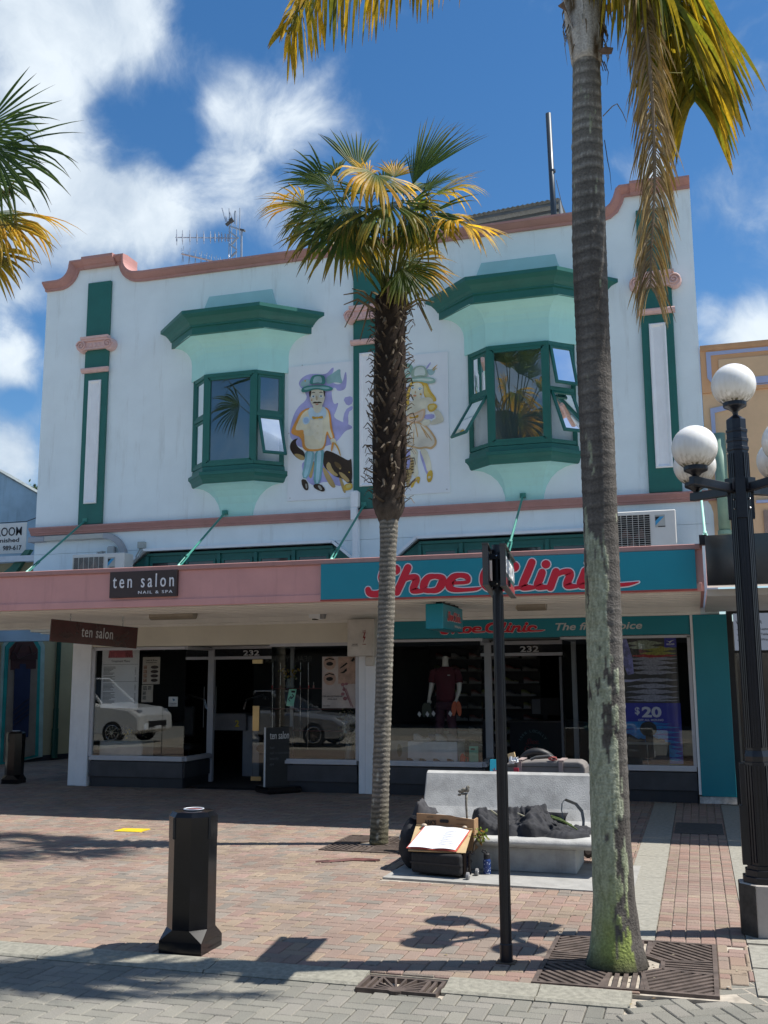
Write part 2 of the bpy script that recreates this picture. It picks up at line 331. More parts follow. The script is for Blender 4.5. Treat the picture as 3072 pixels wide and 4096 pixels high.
# ================================================================== GROUND
gr = MB(); gr.box(-70, 60, -75, 60, -.5, -.06); tag(gr.build('ground', mat('street_paving', (.27, .26, .23), .9, var=.2, vs=6)), kind='structure')
pv = MB(); pv.add([(-16, -9.33, -.013), (4, -9.33, -.013), (4, 9, -.013), (-16, 9, -.013)], [(0, 1, 2, 3)]); pv.add([(-16, -9.33, -.058), (4, -9.33, -.058), (4, -9.33, -.013), (-16, -9.33, -.013)], [(0, 1, 2, 3)])
pave = pv.build('pavement', SAND); tag(pave, kind='structure')
rb = MB(); rb.add([(-16, -16.8, -.034), (4, -16.8, -.034), (4, -9.34, -.034), (-16, -9.34, -.034)], [(0, 1, 2, 3)])
road = rb.build('road', SAND); tag(road, kind='structure')
PAL = [(.262, .176, .142), (.280, .198, .152), (.256, .192, .155), (.268, .212, .160), (.245, .196, .160), (.232, .198, .166), (.268, .188, .157), (.250, .184, .150), (.280, .218, .162), (.222, .195, .165)]
PALR = [(.212, .205, .175), (.196, .190, .162), (.226, .217, .184), (.205, .196, .170), (.190, .186, .160), (.232, .220, .190)]
from mathutils import noise as mnoise
def pave_colour(x, y):
    a = mnoise.noise(Vector((x*.35, y*.35, 1.7)))*.5+.5; b = mnoise.noise(Vector((x*1.3, y*1.3, 9.1)))*.5+.5
    red = min(1, max(0, .25+.55*(a-.45)+(.35 if (x > -2.6 and y > -8.6) else 0)))
    r = random.random()
    if r < .42*red+.1: i = random.choice((0, 1, 6, 7))
    elif b > .5: i = random.choice((2, 3, 4, 8))
    else: i = random.choice((2, 4, 5, 9, 7))
    return i
def brick_geo(lx, ly, h=.04):
    g, c = .0026, .0055; a, b = lx/2-g, ly/2-g; v = [(-a, -b, -h), (a, -b, -h), (a, b, -h), (-a, b, -h), (-a, -b, -c), (a, -b, -c), (a, b, -c), (-a, b, -c), (-a+c, -b+c, 0), (a-c, -b+c, 0), (a-c, b-c, 0), (-a+c, b-c, 0)]
    f = [(8, 9, 10, 11)]+[(i+4, (i+1) % 4+4, (i+1) % 4+8, i+8) for i in range(4)]+[(i, (i+1) % 4, (i+1) % 4+4, i+4) for i in range(4)]
    return v, f
def strip_zone(x, y):          # concrete strips and laid-in slabs leave no room for pavers
    if -.67 < x < -.365 and y > -8.2: return True
    if .225 < x < .56 and y > -8.05: return True
    if -2.80 < x < -.66 and -6.56 < y < -5.4: return True
    return False
def in_path(x, y): return -.365 <= x <= .225 and y > -8.15
def right_edge(x): return -9.33 if x < -.45 else (-9.33+(x+.45)*.62 if x < .3 else -8.86)
GRATES = [(-1.02, .03, -9.30, -8.13), (-3.89, -3.02, -5.2, -4.1), (-1.985, -1.51, -9.66, -9.40)]
def blocked(x, y): return any(x0 < x < x1 and y0 < y < y1 for x0, x1, y0, y1 in GRATES) or (-6.705 < x < -6.36 and -4.545 < y < -4.28)
CUTS = [(-.668, -.366, -8.125, 0), (.226, .562, -8.64, 0), (.234, 2, -9.2, -8.6), (-2.785, -.6, -6.58, -5.3), (-6.71, -6.36, -4.55, -4.27)]+GRATES+[(-16, -.44, -9.58, -9.325)]
def trim(X, Y, lx, ly):
    a0, a1, b0, b1 = X-lx/2, X+lx/2, Y-ly/2, Y+ly/2
    for x0, x1, y0, y1 in CUTS:
        if a1 <= x0+.001 or a0 >= x1-.001 or b1 <= y0+.001 or b0 >= y1-.001: continue
        opts = [(x0-a0, (a0, x0, b0, b1)), (a1-x1, (x1, a1, b0, b1)), (y0-b0, (a0, a1, b0, y0)), (b1-y1, (a0, a1, y1, b1))]
        m, r = max(opts, key=lambda o: o[0]*((o[1][3]-o[1][2]) if o[1][0] != a0 or o[1][1] != a1 else (a1-a0)))
        if m < .018: return None
        a0, a1, b0, b1 = r
    if a1-a0 < .02 or b1-b0 < .02: return None
    return ((a0+a1)/2, (b0+b1)/2, a1-a0, b1-b0)
def lay(x0, x1, y0, y1, test, colour, zt, u=.1, ang=0.0, org=(0, 0)):
    res = []; ca, sa = math.cos(ang), math.sin(ang)
    if ang == 0: ir = range(int((x0-org[0])/u)-1, int((x1-org[0])/u)+2); jr = range(int((y0-org[1])/u)-1, int((y1-org[1])/u)+2)
    else:
        m = int(max(x1-x0, y1-y0)/u)+6; ir = range(-m, m); jr = range(-m, m)
    for i in ir:
        for j in jr:
            k = (i-j) % 4
            if k == 0: cx, cy, lx, ly = i*u+u, j*u+u/2, 2*u, u
            elif k == 3: cx, cy, lx, ly = i*u+u/2, j*u+u, u, 2*u
            else: continue
            X = org[0]+cx*ca-cy*sa; Y = org[1]+cx*sa+cy*ca
            if not (x0 <= X <= x1 and y0 <= Y <= y1) or not test(X, Y): continue
            if ang == 0:
                q = trim(X, Y, lx, ly)
                if q is None: continue
                X, Y, lx, ly = q
            res.append((X, Y, zt+random.uniform(-.0022, .0012), lx, ly, colour(X, Y), ang, random.uniform(-.006, .006), random.uniform(-.006, .006)))
    return res
def view_key(b):
    d = (Vector(b[:3])-CAM); return d.length
def in_view(x, y):
    d = Vector((x, y, 0))-CAM; z = d.dot(FW)
    if z <= 0: return False
    return abs(F_PX*d.dot(RT)/z) < 1620 and abs(F_PX*d.dot(UP)/z) < 2150
def place_bricks(lst, parent, pal):
    lst.sort(key=lambda b: (0 if in_view(b[0], b[1]) else 1, view_key(b)))
    cache = {}
    for b in lst[:300]:
        key = (round(b[3], 3), round(b[4], 3), b[5])
        if key not in cache:
            mb = MB(); v, f = brick_geo(b[3], b[4]); mb.add(v, f, 0, pal[b[5]]); o = mb.build('brick', BRK, parent); cache[key] = o.data
        else:
            o = bpy.data.objects.new('brick', cache[key]); col.objects.link(o); o.parent = parent
        o.location = b[:3]; o.rotation_euler = (b[7], b[8], b[6])
    mb = MB()
    for b in lst[300:]:
        v, f = brick_geo(b[3], b[4]); ca, sa = math.cos(b[6]), math.sin(b[6]); c = pal[b[5]]; q = random.uniform(.9, 1.1); c = tuple(t*q for t in c)
        mb.add([(b[0]+p[0]*ca-p[1]*sa, b[1]+p[0]*sa+p[1]*ca, b[2]+p[2]+p[0]*b[8]*-1+p[1]*b[7]) for p in v], f, 0, c)
    o = mb.build('paving_bricks', BRK, parent); o['kind'] = 'stuff'
A = lay(-15, 1.6, -9.42, 8.6, lambda x, y: (y > right_edge(x) or x < -.45) and not in_path(x, y) and (y < .95 or x < -10.6), pave_colour, 0.0)
for i in range(6):             # straight bonded path between the two concrete strips
    for j in range(82):
        X = -.365+.0985*(i+.5); Y = -8.1+.1*j+.05
        if Y > .0 or blocked(X, Y): continue
        A.append((X, Y, random.uniform(-.002, .001), .0985, .1, random.choice((0, 2, 6, 7, 2, 3)), 0, 0, 0))
place_bricks(A, pave, PAL)
def rcol(x, y): return random.randrange(len(PALR))
B = lay(-7.5, -.46, -14.2, -9.5, lambda x, y: True, rcol, -.018, org=(.03, .02))
B += lay(-.45, 3.0, -14.2, -8.8, lambda x, y: y < right_edge(x)+.13 and not (-1.06 < x < .07 and -9.36 < y < -8.09), rcol, -.012, ang=R(27), org=(.3, -10.2))
place_bricks(B, road, PALR)
# kerb channel: concrete slabs laid end to end
kc = MB(); prof = [(-9.325, .004), (-9.36, .006), (-9.43, -.006), (-9.50, -.012), (-9.555, -.004), (-9.575, -.016)]
kroot = thing('kerb_channel', (-4, -9.45, 0), None, None); kroot['kind'] = 'structure'
xs = [-14.9+1.19*i for i in range(11)]+[-1.995]
xs = [x for x in xs if x < -2.4]+[-1.995]
for x0, x1 in list(zip(xs[:-1], xs[1:]))+[(-1.50, -.96), (-.96, -.44)]:
    mb = MB(); a, b = x0+.004, x1-.004
    mb.loft([[(a, y, z) for y, z in prof]+[(a, -9.575, -.06), (a, -9.325, -.06)], [(b, y, z) for y, z in prof]+[(b, -9.575, -.06), (b, -9.325, -.06)]]); mb.build('kerb_slab', KERBM, kroot)
for (x0, x1, y0, y1, n) in ((-.668, -.368, -8.12, -.12, 7), (.228, .56, -8.02, -.2, 7)):
    st = thing('concrete_strip', ((x0+x1)/2, y0, 0), None, None); st['kind'] = 'structure'
    for i in range(n):
        mb = MB(); a = y0+(y1-y0)*i/n; b = y0+(y1-y0)*(i+1)/n; mb.box(x0, x1, a+.003, b-.003, -.05, .003); mb.build('concrete_slab', CONCS, st)
mb = MB()
mb.box(.235, .56, -8.62, -8.06, -.05, .002); mb.box(.235, .9, -9.2, -8.64, -.05, .0); tag(mb.build('concrete_apron', CONCS), kind='structure')
# ================================================================== MAIN BUILDING
bld = thing('shop_building', (-5.49, 0, 0), 'pale blue two storey art deco shop building with green pilasters and pink cornice', 'building')
XL, XR, CX = -11.28, .29, -4.865
prof = [(-11.28, 9.05), (-10.95, 9.05)]
def arc(cx, cz, r, a0, a1, n=8): return [(cx+r*math.cos(R(a0+(a1-a0)*i/n)), cz+r*math.sin(R(a0+(a1-a0)*i/n))) for i in range(n+1)]
TOPL = [(-11.25, 9.07), (-11.0, 9.07)]+arc(-11.0, 9.36, .29, -90, 0, 7)[1:]+[(-10.70, 9.41), (-9.64, 9.41)]+arc(-9.34, 9.34, .30, 180, 270, 7)[0:]+[(-9.2, 9.03)]
TOPR = [(-1.02, 9.04), (-.98, 9.05)]+[(-.90, 9.11), (-.84, 9.22), (-.80, 9.35), (-.76, 9.385), (.29, 9.385)]
TOP = TOPL+[(-7.5, 9.03), (-4.865, 9.03), (-2.5, 9.035)]+TOPR
# facade wall with the openings behind bays and clerestory windows
poly = [(XL, 2.60), (XL, TOP[0][1])]+TOP+[(XR, 2.60)]
mb = MB(); mb.prism([(XL, 4.0), (XL, 9.07)]+TOP[1:]+[(XR, 4.0)], 'y', 0, .30)
for x0, x1 in ((XL, -9.42), (-5.22, -4.52), (-.36, .36)):
    mb.box(x0, x1, 0, .30, 2.62, 3.995)
for xa, za, xb in ((-9.42, 3.995, -9.10), (-5.22, 3.995, -5.54), (-4.52, 3.995, -4.20), (-.36, 3.995, -.68)):
    mb.prism([(xa, 3.995), (xa, 3.70), (xb, 3.995)], 'y', 0, .30)
mb.build('front_wall', WHITE, bld)
for b in ((XR-.22, XR, .302, 15.79, 0, 9.2), (XL, XL+.22, .302, 15.79, 2.6, 8.9), (XL, XR, 15.8, 16.0, 0, 8.9)): MB().box(*b).build('side_wall', WHITE, bld)
mb = MB(); mb.box(XL+.22, XR-.22, .302, 15.8, 8.5, 8.6); mb.box(XL+.3, XR-.3, .35, 15.7, 4.2, 4.3); mb.build('roof', mat('roof_membrane', (.2, .2, .2), .9), bld)
# parapet coping: moulded section swept along the top line
def sweep_top(line, name, off=0.0, pr=None, ends=True):
    pr = pr or [(.02, -.115), (-.045, -.115), (-.05, -.075), (-.075, -.06), (-.11, -.035), (-.145, -.005), (-.155, .0), (-.155, .035), (-.03, .05), (.33, .05), (.33, -.02)]
    rings = []; n = len(line)
    for i, p in enumerate(line):
        a = Vector(line[max(i-1, 0)]); b = Vector(line[min(i+1, n-1)]); d1 = (Vector(p)-a); d2 = (b-Vector(p)); d1 = d1.normalized() if d1.length else d2.normalized(); d2 = d2.normalized() if d2.length else d1
        m = Vector((-d1.y-d2.y, d1.x+d2.x)).normalized(); k = 1/max(.5, m.dot(Vector((-d1.y, d1.x))))
        rings.append([(p[0]+m.x*(h+off)*k, y, p[1]+m.y*(h+off)*k) for y, h in pr])
    mb = MB(); mb.loft(rings); return mb.build(name, PINK, bld)
line = [(-11.30, 9.07)]+TOP[1:]
sweep_top(line, 'parapet_coping')
pr2 = [(-.05, -.125), (-.09, -.125), (-.10, -.085), (-.13, -.065), (-.16, -.03), (-.195, 0), (-.20, .005), (-.20, .055), (-.03, .068), (.34, .068), (.34, -.0)]
sweep_top([(-10.45, 9.41), (-9.80, 9.41)], 'parapet_block', pr=pr2); sweep_top([(-.61, 9.385), (.02, 9.385)], 'parapet_block', pr=pr2)
# band course
mb = MB(); pb = [(.0, 4.335), (-.045, 4.335), (-.05, 4.365), (-.07, 4.375), (-.075, 4.395), (-.115, 4.445), (-.12, 4.45), (-.12, 4.475), (-.0, 4.49)]
mb.loft([[(XL-.06, y, z) for y, z in pb], [(.41, y, z) for y, z in pb]]); mb.build('string_course', PINK, bld)
mb = MB(); mb.prism([(.29, 2.75), (.29, 4.33), (.33, 4.27), (.36, 4.15), (.36, 2.75)], 'y', 0.004, .28); mb.build('wall_end', WHITE, bld)
# pilasters
def pilaster(cx):
    mb = MB(); mb.box(cx-.24, cx+.24, -.06, -.0, 4.49, 9.0 if cx < -9 or cx > -2 else 8.9); o = mb.build('pilaster', GREEN, bld, bev=.008)
    # panel with a raised moulded border
    mb = MB(); x0, x1, z0, z1 = cx-.125, cx+.125, 4.86, 7.12; r = [(0, -.062), (0, -.085), (.018, -.095), (.04, -.082), (.055, -.07), (.06, -.068)]
    rings = [[(x0+d, y, z0+d), (x1-d, y, z0+d), (x1-d, y, z1-d), (x0+d, y, z1-d)] for d, y in r]; mb.loft(rings, True, False); n = len(mb.v); mb.f.append((n-4, n-3, n-2, n-1)); mb.m.append(0); mb.build('panel', WHITE2, o)
    mb = MB(); pc = [(-.06, 7.265), (-.105, 7.27), (-.11, 7.29), (-.125, 7.30), (-.13, 7.335), (-.12, 7.35), (-.06, 7.355)]
    mb.loft([[(cx-.275, y, z) for y, z in pc], [(cx+.275, y, z) for y, z in pc]]); mb.build('collar', CAPM, o)
    cap = MB(); cap.box(cx-.285, cx+.285, -.17, -.062, 7.885, 7.93); cap.box(cx-.265, cx+.265, -.155, -.062, 7.845, 7.884); cap.box(cx-.24, cx+.24, -.125, -.061, 7.70, 7.844); cap.box(cx-.24, cx+.24, -.14, -.125, 7.695, 7.72)
    for k in range(3):
        x = cx-.085+.085*k; cap.sphere((x, -.122, 7.765), .034, 10, 8, 0, (1, .7, 1.35))
    for s in (-1, 1):
        vx = cx+s*.275; c = (vx, 0, 7.775)
        cap.lathe([(.105, -.135), (.108, -.12), (.112, -.09), (.118, -.05), (.118, -.001)], c, 22, 0, 'y')
        pts = [(vx+s*math.cos(t)*(.096-.0115*t/1.6)*1.0, -.150, 7.775+math.sin(t)*(.096-.0115*t/1.6)) for t in [i*.32 for i in range(42)]]
        pts = [p for p in pts]; cap.tube(pts, [max(.007, .0155-.0002*i) for i in range(len(pts))], 6)
        cap.sphere((vx, -.14, 7.775), .02, 10, 6)
    cap.build('capital', CAPM, o, smooth=False)
for cx in (-10.13, -4.975, -.30): pilaster(cx)
# bays ------------------------------------------------------------------
def plan(cx, hw, hf, d, y0=0.0): return [(cx-hw, y0), (cx-hf, -d), (cx+hf, -d), (cx+hw, y0)]
def poly_sweep(mb, cx, prof, mi=0):    # prof: (half width at wall, half width front, depth, z)
    rings = []
    for hw, hf, d, z in prof: rings.append([(x, y, z) for x, y in plan(cx, hw, hf, d)]+[(cx+hw, .02, z), (cx-hw, .02, z)])
    mb.loft(rings, True, True, mi)
def bay(cx, openL, openR):
    ap = MB(); poly_sweep(ap, cx, [(.915, .50, .33, 6.92), (.915, .50, .33, 7.22)] + [(.915+.40*(1-math.cos(R(a))), .50+.20*(1-math.cos(R(a))), .33+.22*(1-math.cos(R(a))), 7.22+.36*math.sin(R(a))) for a in (15, 30, 45, 60, 75, 90)])
    b = ap.build('bay_window', MINT, bld)
    h = MB(); prof = [(1.33, .62, .60, 7.575), (1.33, .62, .60, 7.69), (1.36, .635, .63, 7.70), (1.36, .635, .63, 7.72), (1.375, .64, .645, 7.73), (1.40, .65, .665, 7.77), (1.46, .68, .72, 7.83), (1.545, .71, .79, 7.87), (1.56, .715, .80, 7.875), (1.56, .715, .80, 7.935), (1.50, .69, .75, 7.955), (1.0, .45, .2, 7.985)]
    poly_sweep(h, cx, prof); h.build('hood', GREEN, b)
    bk = MB(); bk.prism([(cx-.80, 7.97), (cx-.74, 8.12), (cx-.60, 8.46), (cx+.60, 8.46), (cx+.64, 8.30), (cx+.72, 8.12), (cx+.86, 7.97)], 'y', -.03, .0); bk.build('back_block', mat('pale_teal_paint', (.36, .60, .63), .6, var=.04), b)
    s = MB(); poly_sweep(s, cx, [(.84, .47, .355, 5.02), (.86, .475, .37, 5.04), (.88, .485, .385, 5.10), (.92, .50, .42, 5.15), (.935, .51, .43, 5.155), (.935, .51, .43, 5.21), (.87, .48, .38, 5.225), (.86, .475, .37, 5.30), (.84, .46, .35, 5.31)]); s.build('sill', GREEN, b)
    k = MB(); poly_sweep(k, cx, [(.30, .28, .02, 4.48)]+[(.82-.52*math.sin(R(a)), .46-.18*math.sin(R(a)), .345-.325*math.sin(R(a)), 5.02-.54*(1-math.cos(R(a)))) for a in (80, 65, 50, 35, 20, 8, 0)][0:]); k.build('corbel', MINT, b)
    # window frames: mullions, rails
    z0, z1 = 5.31, 6.92; P = [Vector((x, y, 0)) for x, y in plan(cx, .83, .455, .335)]
    fr = MB()
    def post(p, w=.075): fr.box(p.x-w/2, p.x+w/2, p.y-w/2+.01, p.y+w/2+.01, z0, z1)
    post(P[1]); post(P[2]); fr.box(P[0].x-.02, P[0].x+.05, -.05, .0, z0, z1); fr.box(P[3].x-.05, P[3].x+.02, -.05, .0, z0, z1)
    for a, c in zip(P[:-1], P[1:]):
        for z, hh in ((z0+.03, .06), (z1-.03, .062)): fr.bar(a+Vector((0, 0, z)), c+Vector((0, 0, z)), .07, hh)
    for a, c in ((P[0], P[1]), (P[2], P[3])): fr.bar(a+Vector((0, 0, 6.17)), c+Vector((0, 0, 6.17)), .066, .06)
    a, c = P[1]+Vector((.06, -.012, 0)), P[2]+Vector((-.06, -.012, 0))
    for z in (z0+.075, z1-.085): fr.bar(a+Vector((0, 0, z)), c+Vector((0, 0, z)), .03, .05)
    for p in (a, c): fr.box(p.x-.025, p.x+.025, p.y-.015, p.y+.015, z0+.08, z1-.08)
    fr.build('window_frame', GREEN, b)
    g = MB(); g.obox((cx, -.33, (z0+z1)/2), (.44, 0, 0), (0, .003, 0), (0, 0, (z1-z0)/2-.04)); g.build('pane', UGLASS, b)
    # casement sashes in the canted sides: (upper, lower) opening angle
    def sash(p, q, za, zb, ang):
        p, q = Vector(p), Vector(q); d = (q-p); L_ = d.length; d.normalize(); n = Vector((d.y, -d.x, 0))
        mid = (p+q)/2; hinge = mid+Vector((0, 0, zb)); dn = Vector((0, 0, -1)); A_ = R(ang); up_ = (dn*math.cos(A_)+n*math.sin(A_)); nn = (n*math.cos(A_)-dn*math.sin(A_))
        H = zb-za; hw = L_/2-.045; f = MB(); off = n*(.012 if ang else -.004)
        T = lambda u, w: hinge+off+d*u+up_*w
        t = .042
        for (u0, w0, u1, w1) in ((-hw, t/2, hw, t/2), (-hw, H-t/2, hw, H-t/2)): f.bar(T(u0, w0), T(u1, w1), .035, t, up=tuple(up_))
        for u in (-hw+t/2, hw-t/2): f.bar(T(u, t), T(u, H-t), t, .035, up=tuple(nn))
        so_ = f.build('sash', RODM if ang else GREEN, b) if False else f.build('sash', GREEN, b)
        gg = MB(); c = T(0, H/2); gg.obox(c, d*(hw-.03), up_*(H/2-.03), nn*.003); gg.build('sash_pane', UGLASS if not ang else GLASS, b)
    for (p, q, (au, al)) in ((P[0], P[1], openL), (P[2], P[3], openR)):
        pp = (p.x, p.y, 0); qq = (q.x, q.y, 0)
        sash(pp, qq, 6.205, z1-.06, au); sash(pp, qq, z0+.06, 6.135, al)
    # dim room behind the bay
    return b
b1 = bay(-7.313, (0, 0), (0, 24)); b2 = bay(-2.42, (0, 33), (13, 24))
for cx in (-7.313, -2.42):
    mb = MB(); v = [(cx-1.6, .31, 4.9), (cx+1.6, .31, 4.9), (cx+1.6, 3.2, 4.9), (cx-1.6, 3.2, 4.9), (cx-1.6, .31, 7.3), (cx+1.6, .31, 7.3), (cx+1.6, 3.2, 7.3), (cx-1.6, 3.2, 7.3)]
    mb.add(v, [(0, 1, 2, 3), (4, 7, 6, 5), (3, 2, 6, 7), (0, 3, 7, 4), (1, 5, 6, 2)])
    mb.build('upstairs_room', mat('dim_room', (.085, .08, .075), .9), bld)
# clerestory windows above the canopy -----------------------------------
def clerestory(x0, x1):
    f = MB(); f.prism([(x0-.02, 3.30), (x0-.02, 3.66), (x0+.34, 3.93), (x1-.34, 3.93), (x1+.02, 3.66), (x1+.02, 3.30)], 'y', .06, .12)
    o = f.build('clerestory_window', GREEN, bld)
    h = MB(); t = .05
    pts = [(x0-.06, 3.67), (x0+.32, 3.985), (x1-.32, 3.985), (x1+.06, 3.67)]
    for a, b in zip(pts[:-1], pts[1:]): h.bar((a[0], -.03, a[1]), (b[0], -.03, b[1]), .10, .045, up=(0, 0, 1))
    h.build('drip_hood', WHITE2, o)
    n = 5; w = (x1-x0-.7)/n; fr = MB(); gl = []
    for i in range(n):
        a = x0+.35+w*i; b = a+w; fr.box(a-.03, a+.03, .02, .06, 3.30, 3.88)
        gm = MB(); gm.box(a+.10, b-.10, .045, .055, 3.30, 3.76); gm.build('pane', mat('dark_glass', (.03, .03, .032), .06, var=0, spec=.8), o)
        fr.box(a+.06, b-.06, .03, .062, 3.76, 3.80); fr.box(a+.06, a+.10, .03, .062, 3.3, 3.759); fr.box(b-.10, b-.06, .03, .062, 3.3, 3.759)
    fr.box(x1-.38, x1-.32, .02, .06, 3.30, 3.88); fr.box(x0+.34, x1-.34, .025, .0595, 3.885, 3.93); fr.build('window_frame', GREEN, o)
    gm = MB()
    for s, xx in ((1, x0+.02), (-1, x1-.02)): gm.prism([(xx+s*.08, 3.36), (xx+s*.26, 3.36), (xx+s*.26, 3.72), (xx+s*.08, 3.55)][::s], 'y', .05, .058)
    gm.build('corner_pane', mat('dark_glass', (.03, .03, .032), .06), o)
clerestory(-9.36, -5.26); clerestory(-4.48, -.40)
# canopy ----------------------------------------------------------------
YF = -3.0
mb = MB(); mb.box(-16, .10, YF, YF+.06, 2.765, 3.255); cn = mb.build('canopy', PINKF, bld)
mb = MB(); mb.box(-16, .12, YF-.035, YF+.10, 3.257, 3.325); mb.build('fascia_capping', PINK, cn, bev=.008)
mb = MB(); mb.box(-16, .115, YF-.018, YF-.001, 2.765, 2.862); mb.build('fascia_lower_board', PINKF, cn, bev=.004)
mb = MB(); mb.box(.10, .14, YF, -.01, 2.765, 3.32); mb.build('canopy_end', PINKF, cn)
mb = MB(); mb.box(-16, .10, YF+.062, -.002, 3.13, 3.20); mb.build('canopy_roof', METAL, cn)
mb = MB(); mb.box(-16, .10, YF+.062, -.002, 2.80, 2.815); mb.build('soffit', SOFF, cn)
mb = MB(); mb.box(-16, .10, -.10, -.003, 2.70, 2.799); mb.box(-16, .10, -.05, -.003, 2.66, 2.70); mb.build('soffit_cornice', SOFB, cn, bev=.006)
bt = None
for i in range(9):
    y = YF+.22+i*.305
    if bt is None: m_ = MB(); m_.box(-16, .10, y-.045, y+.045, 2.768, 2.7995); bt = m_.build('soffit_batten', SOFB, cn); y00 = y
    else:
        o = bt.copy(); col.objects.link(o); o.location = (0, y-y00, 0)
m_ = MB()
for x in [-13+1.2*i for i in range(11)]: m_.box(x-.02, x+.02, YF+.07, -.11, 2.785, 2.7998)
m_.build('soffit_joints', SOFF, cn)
for i, (x, c) in enumerate(((-10.22, RODM), (-7.51, RODM), (-5.03, RODM), (-2.44, RODM), (.19, RODL))):
    m_ = MB(); a = Vector((x, -.06, 4.555)); b = Vector((x+.02, -2.05, 3.22)); d = (b-a)
    m_.tube([a, a+d*.66], .018, 8); m_.tube([a+d*.80, b], .017, 8, 1)
    m_.box(x-.045, x+.045, -.075, -.0, 4.53, 4.60); m_.sphere(a, .033, 10, 6)
    e = Vector((.024, 0, 0))
    for s in (-1, 1): m_.tube([a+d*.655+e*s*.3, a+d*.68+e*s, a+d*.79+e*s, a+d*.81+e*s*.3], .011, 6)
    m_.tube([a+d*.645, a+d*.675], .026, 8); m_.tube([a+d*.79, a+d*.815], .024, 8, 1)
    m_.build('stay_rod', [c, RODL], bld)
# shop level: piers, lintels --------------------------------------------
mb = MB(); mb.box(-10.38, -10.20, -.02, .25, .0, 2.66); mb.box(-10.199, -9.99, -.05, .25, .0, 2.66); mb.build('pier', WHITE2, bld, bev=.01)
mb = MB(); mb.box(-5.14, -5.02, -.03, .3, .0, 2.66); mb.box(-5.019, -4.76, -.055, .3, .0, 2.66); mb.build('pier', WHITE2, bld, bev=.008)
mb = MB(); mb.box(-.055, -.02, -.05, .3, .12, 2.66); mb.build('pier_edge', WHITE2, bld); mb = MB(); mb.box(-.018, .45, -.06, .3, .10, 2.66); mb.build('teal_pier', TEALW, bld, bev=.004)
mb = MB(); mb.box(-.05, .45, -.045, .3, 0, .098); mb.build('pier_base', mat('chipped_plaster', (.5, .49, .47), .8, var=.3, vs=15), bld)
mb = MB(); mb.box(.452, .53, -.03, .3, 0, 2.70); mb.build('corner_mullion', BLACKM, bld)
mb = MB(); mb.box(-9.985, -5.14, -.02, .3, 2.335, 2.66); mb.build('lintel', CREAMW, bld)
mb = MB(); mb.box(-4.755, -.057, -.03, .3, 2.375, 2.66); mb.build('shop_fascia', TEALW, bld)
# recessed doorway soffits
mb = MB(); mb.box(-9.985, -5.14, .302, 1.3, 2.345, 2.42); mb.box(-4.755, -.057, .302, 1.3, 2.38, 2.45); mb.build('doorway_soffit', SOFF, bld)
def shopwin(name_pts, z0, z1, dark_joint=True):
    """glass line along pts (x,y): sill, plinth, head and end jambs; returns window part"""
    pts = [Vector((x, y, 0)) for x, y in name_pts]
    s = MB()
    for a, b in zip(pts[:-1], pts[1:]):
        u = (b-a).normalized(); n = Vector((u.y, -u.x, 0))
        for zz, hh, ww in ((z0-.035, .05, .10), (z0-.0, .028, .06)): s.bar(a+Vector((0, 0, zz))+n*.012, b+Vector((0, 0, zz))+n*.012, ww, hh)
    w = s.build('shop_window', ALU, bld)
    hd = MB()
    for a, b in zip(pts[:-1], pts[1:]): hd.bar(a+Vector((0, 0, z1)), b+Vector((0, 0, z1)), .06, .05)
    hd.build('window_head', ALU, w)
    pl = MB()
    for a, b in zip(pts[:-1], pts[1:]): pl.bar(a+Vector((0, 0, .295)), b+Vector((0, 0, .295)), .05, .25)
    pl.build('stall_riser', PLINTH, w)
    pl = MB()
    for a, b in zip(pts[:-1], pts[1:]):
        u = (b-a).normalized(); n = Vector((u.y, -u.x, 0)); pl.bar(a-n*.035+Vector((0, 0, .083)), b-n*.035+Vector((0, 0, .083)), .05, .166)
    pl.build('toe_kick', mat('dark_toe_tile', (.03, .031, .036), .55, var=.15), w)
    for a, b in zip(pts[:-1], pts[1:]):
        u = (b-a); L_ = u.length; u.normalize(); n = Vector((u.y, -u.x, 0)); g = MB(); g.obox((a+b)/2+Vector((0, 0, (z0+z1)/2)), u*(L_/2-.004), n*.004, Vector((0, 0, (z1-z0)/2))); g.build('pane', GLASS, w)
    return w, pts
def jambs(w, lst, z0, z1):
    for (x, y, s) in lst: MB().box(x-s/2, x+s/2, y-.03, y+.03, z0, z1).build('jamb', ALU, w)
DY = .95
w1, _ = shopwin([(-9.95, .0), (-8.61, .0), (-8.20, .0), (-8.20+.0, .02), (-8.205, DY)][:3]+[(-8.19, DY)], .50, 2.30); jambs(w1, [(-9.955, 0, .06), (-8.19, DY, .06)], .5, 2.3)
w2, _ = shopwin([(-6.66, DY), (-6.65, .0), (-5.17, .0)], .50, 2.32); jambs(w2, [(-6.66, DY, .07), (-5.165, 0, .05)], .5, 2.32)
w3, _ = shopwin([(-4.75, .0), (-3.56, .0), (-3.17, .0), (-3.245, DY)], .50, 2.36); jambs(w3, [(-4.74, 0, .05), (-3.245, DY, .07)], .5, 2.36)
w4, _ = shopwin([(-1.86, DY), (-1.92, .0), (-.07, .0)], .50, 2.36); jambs(w4, [(-1.86, DY, .08), (-.085, 0, .05)], .5, 2.36)
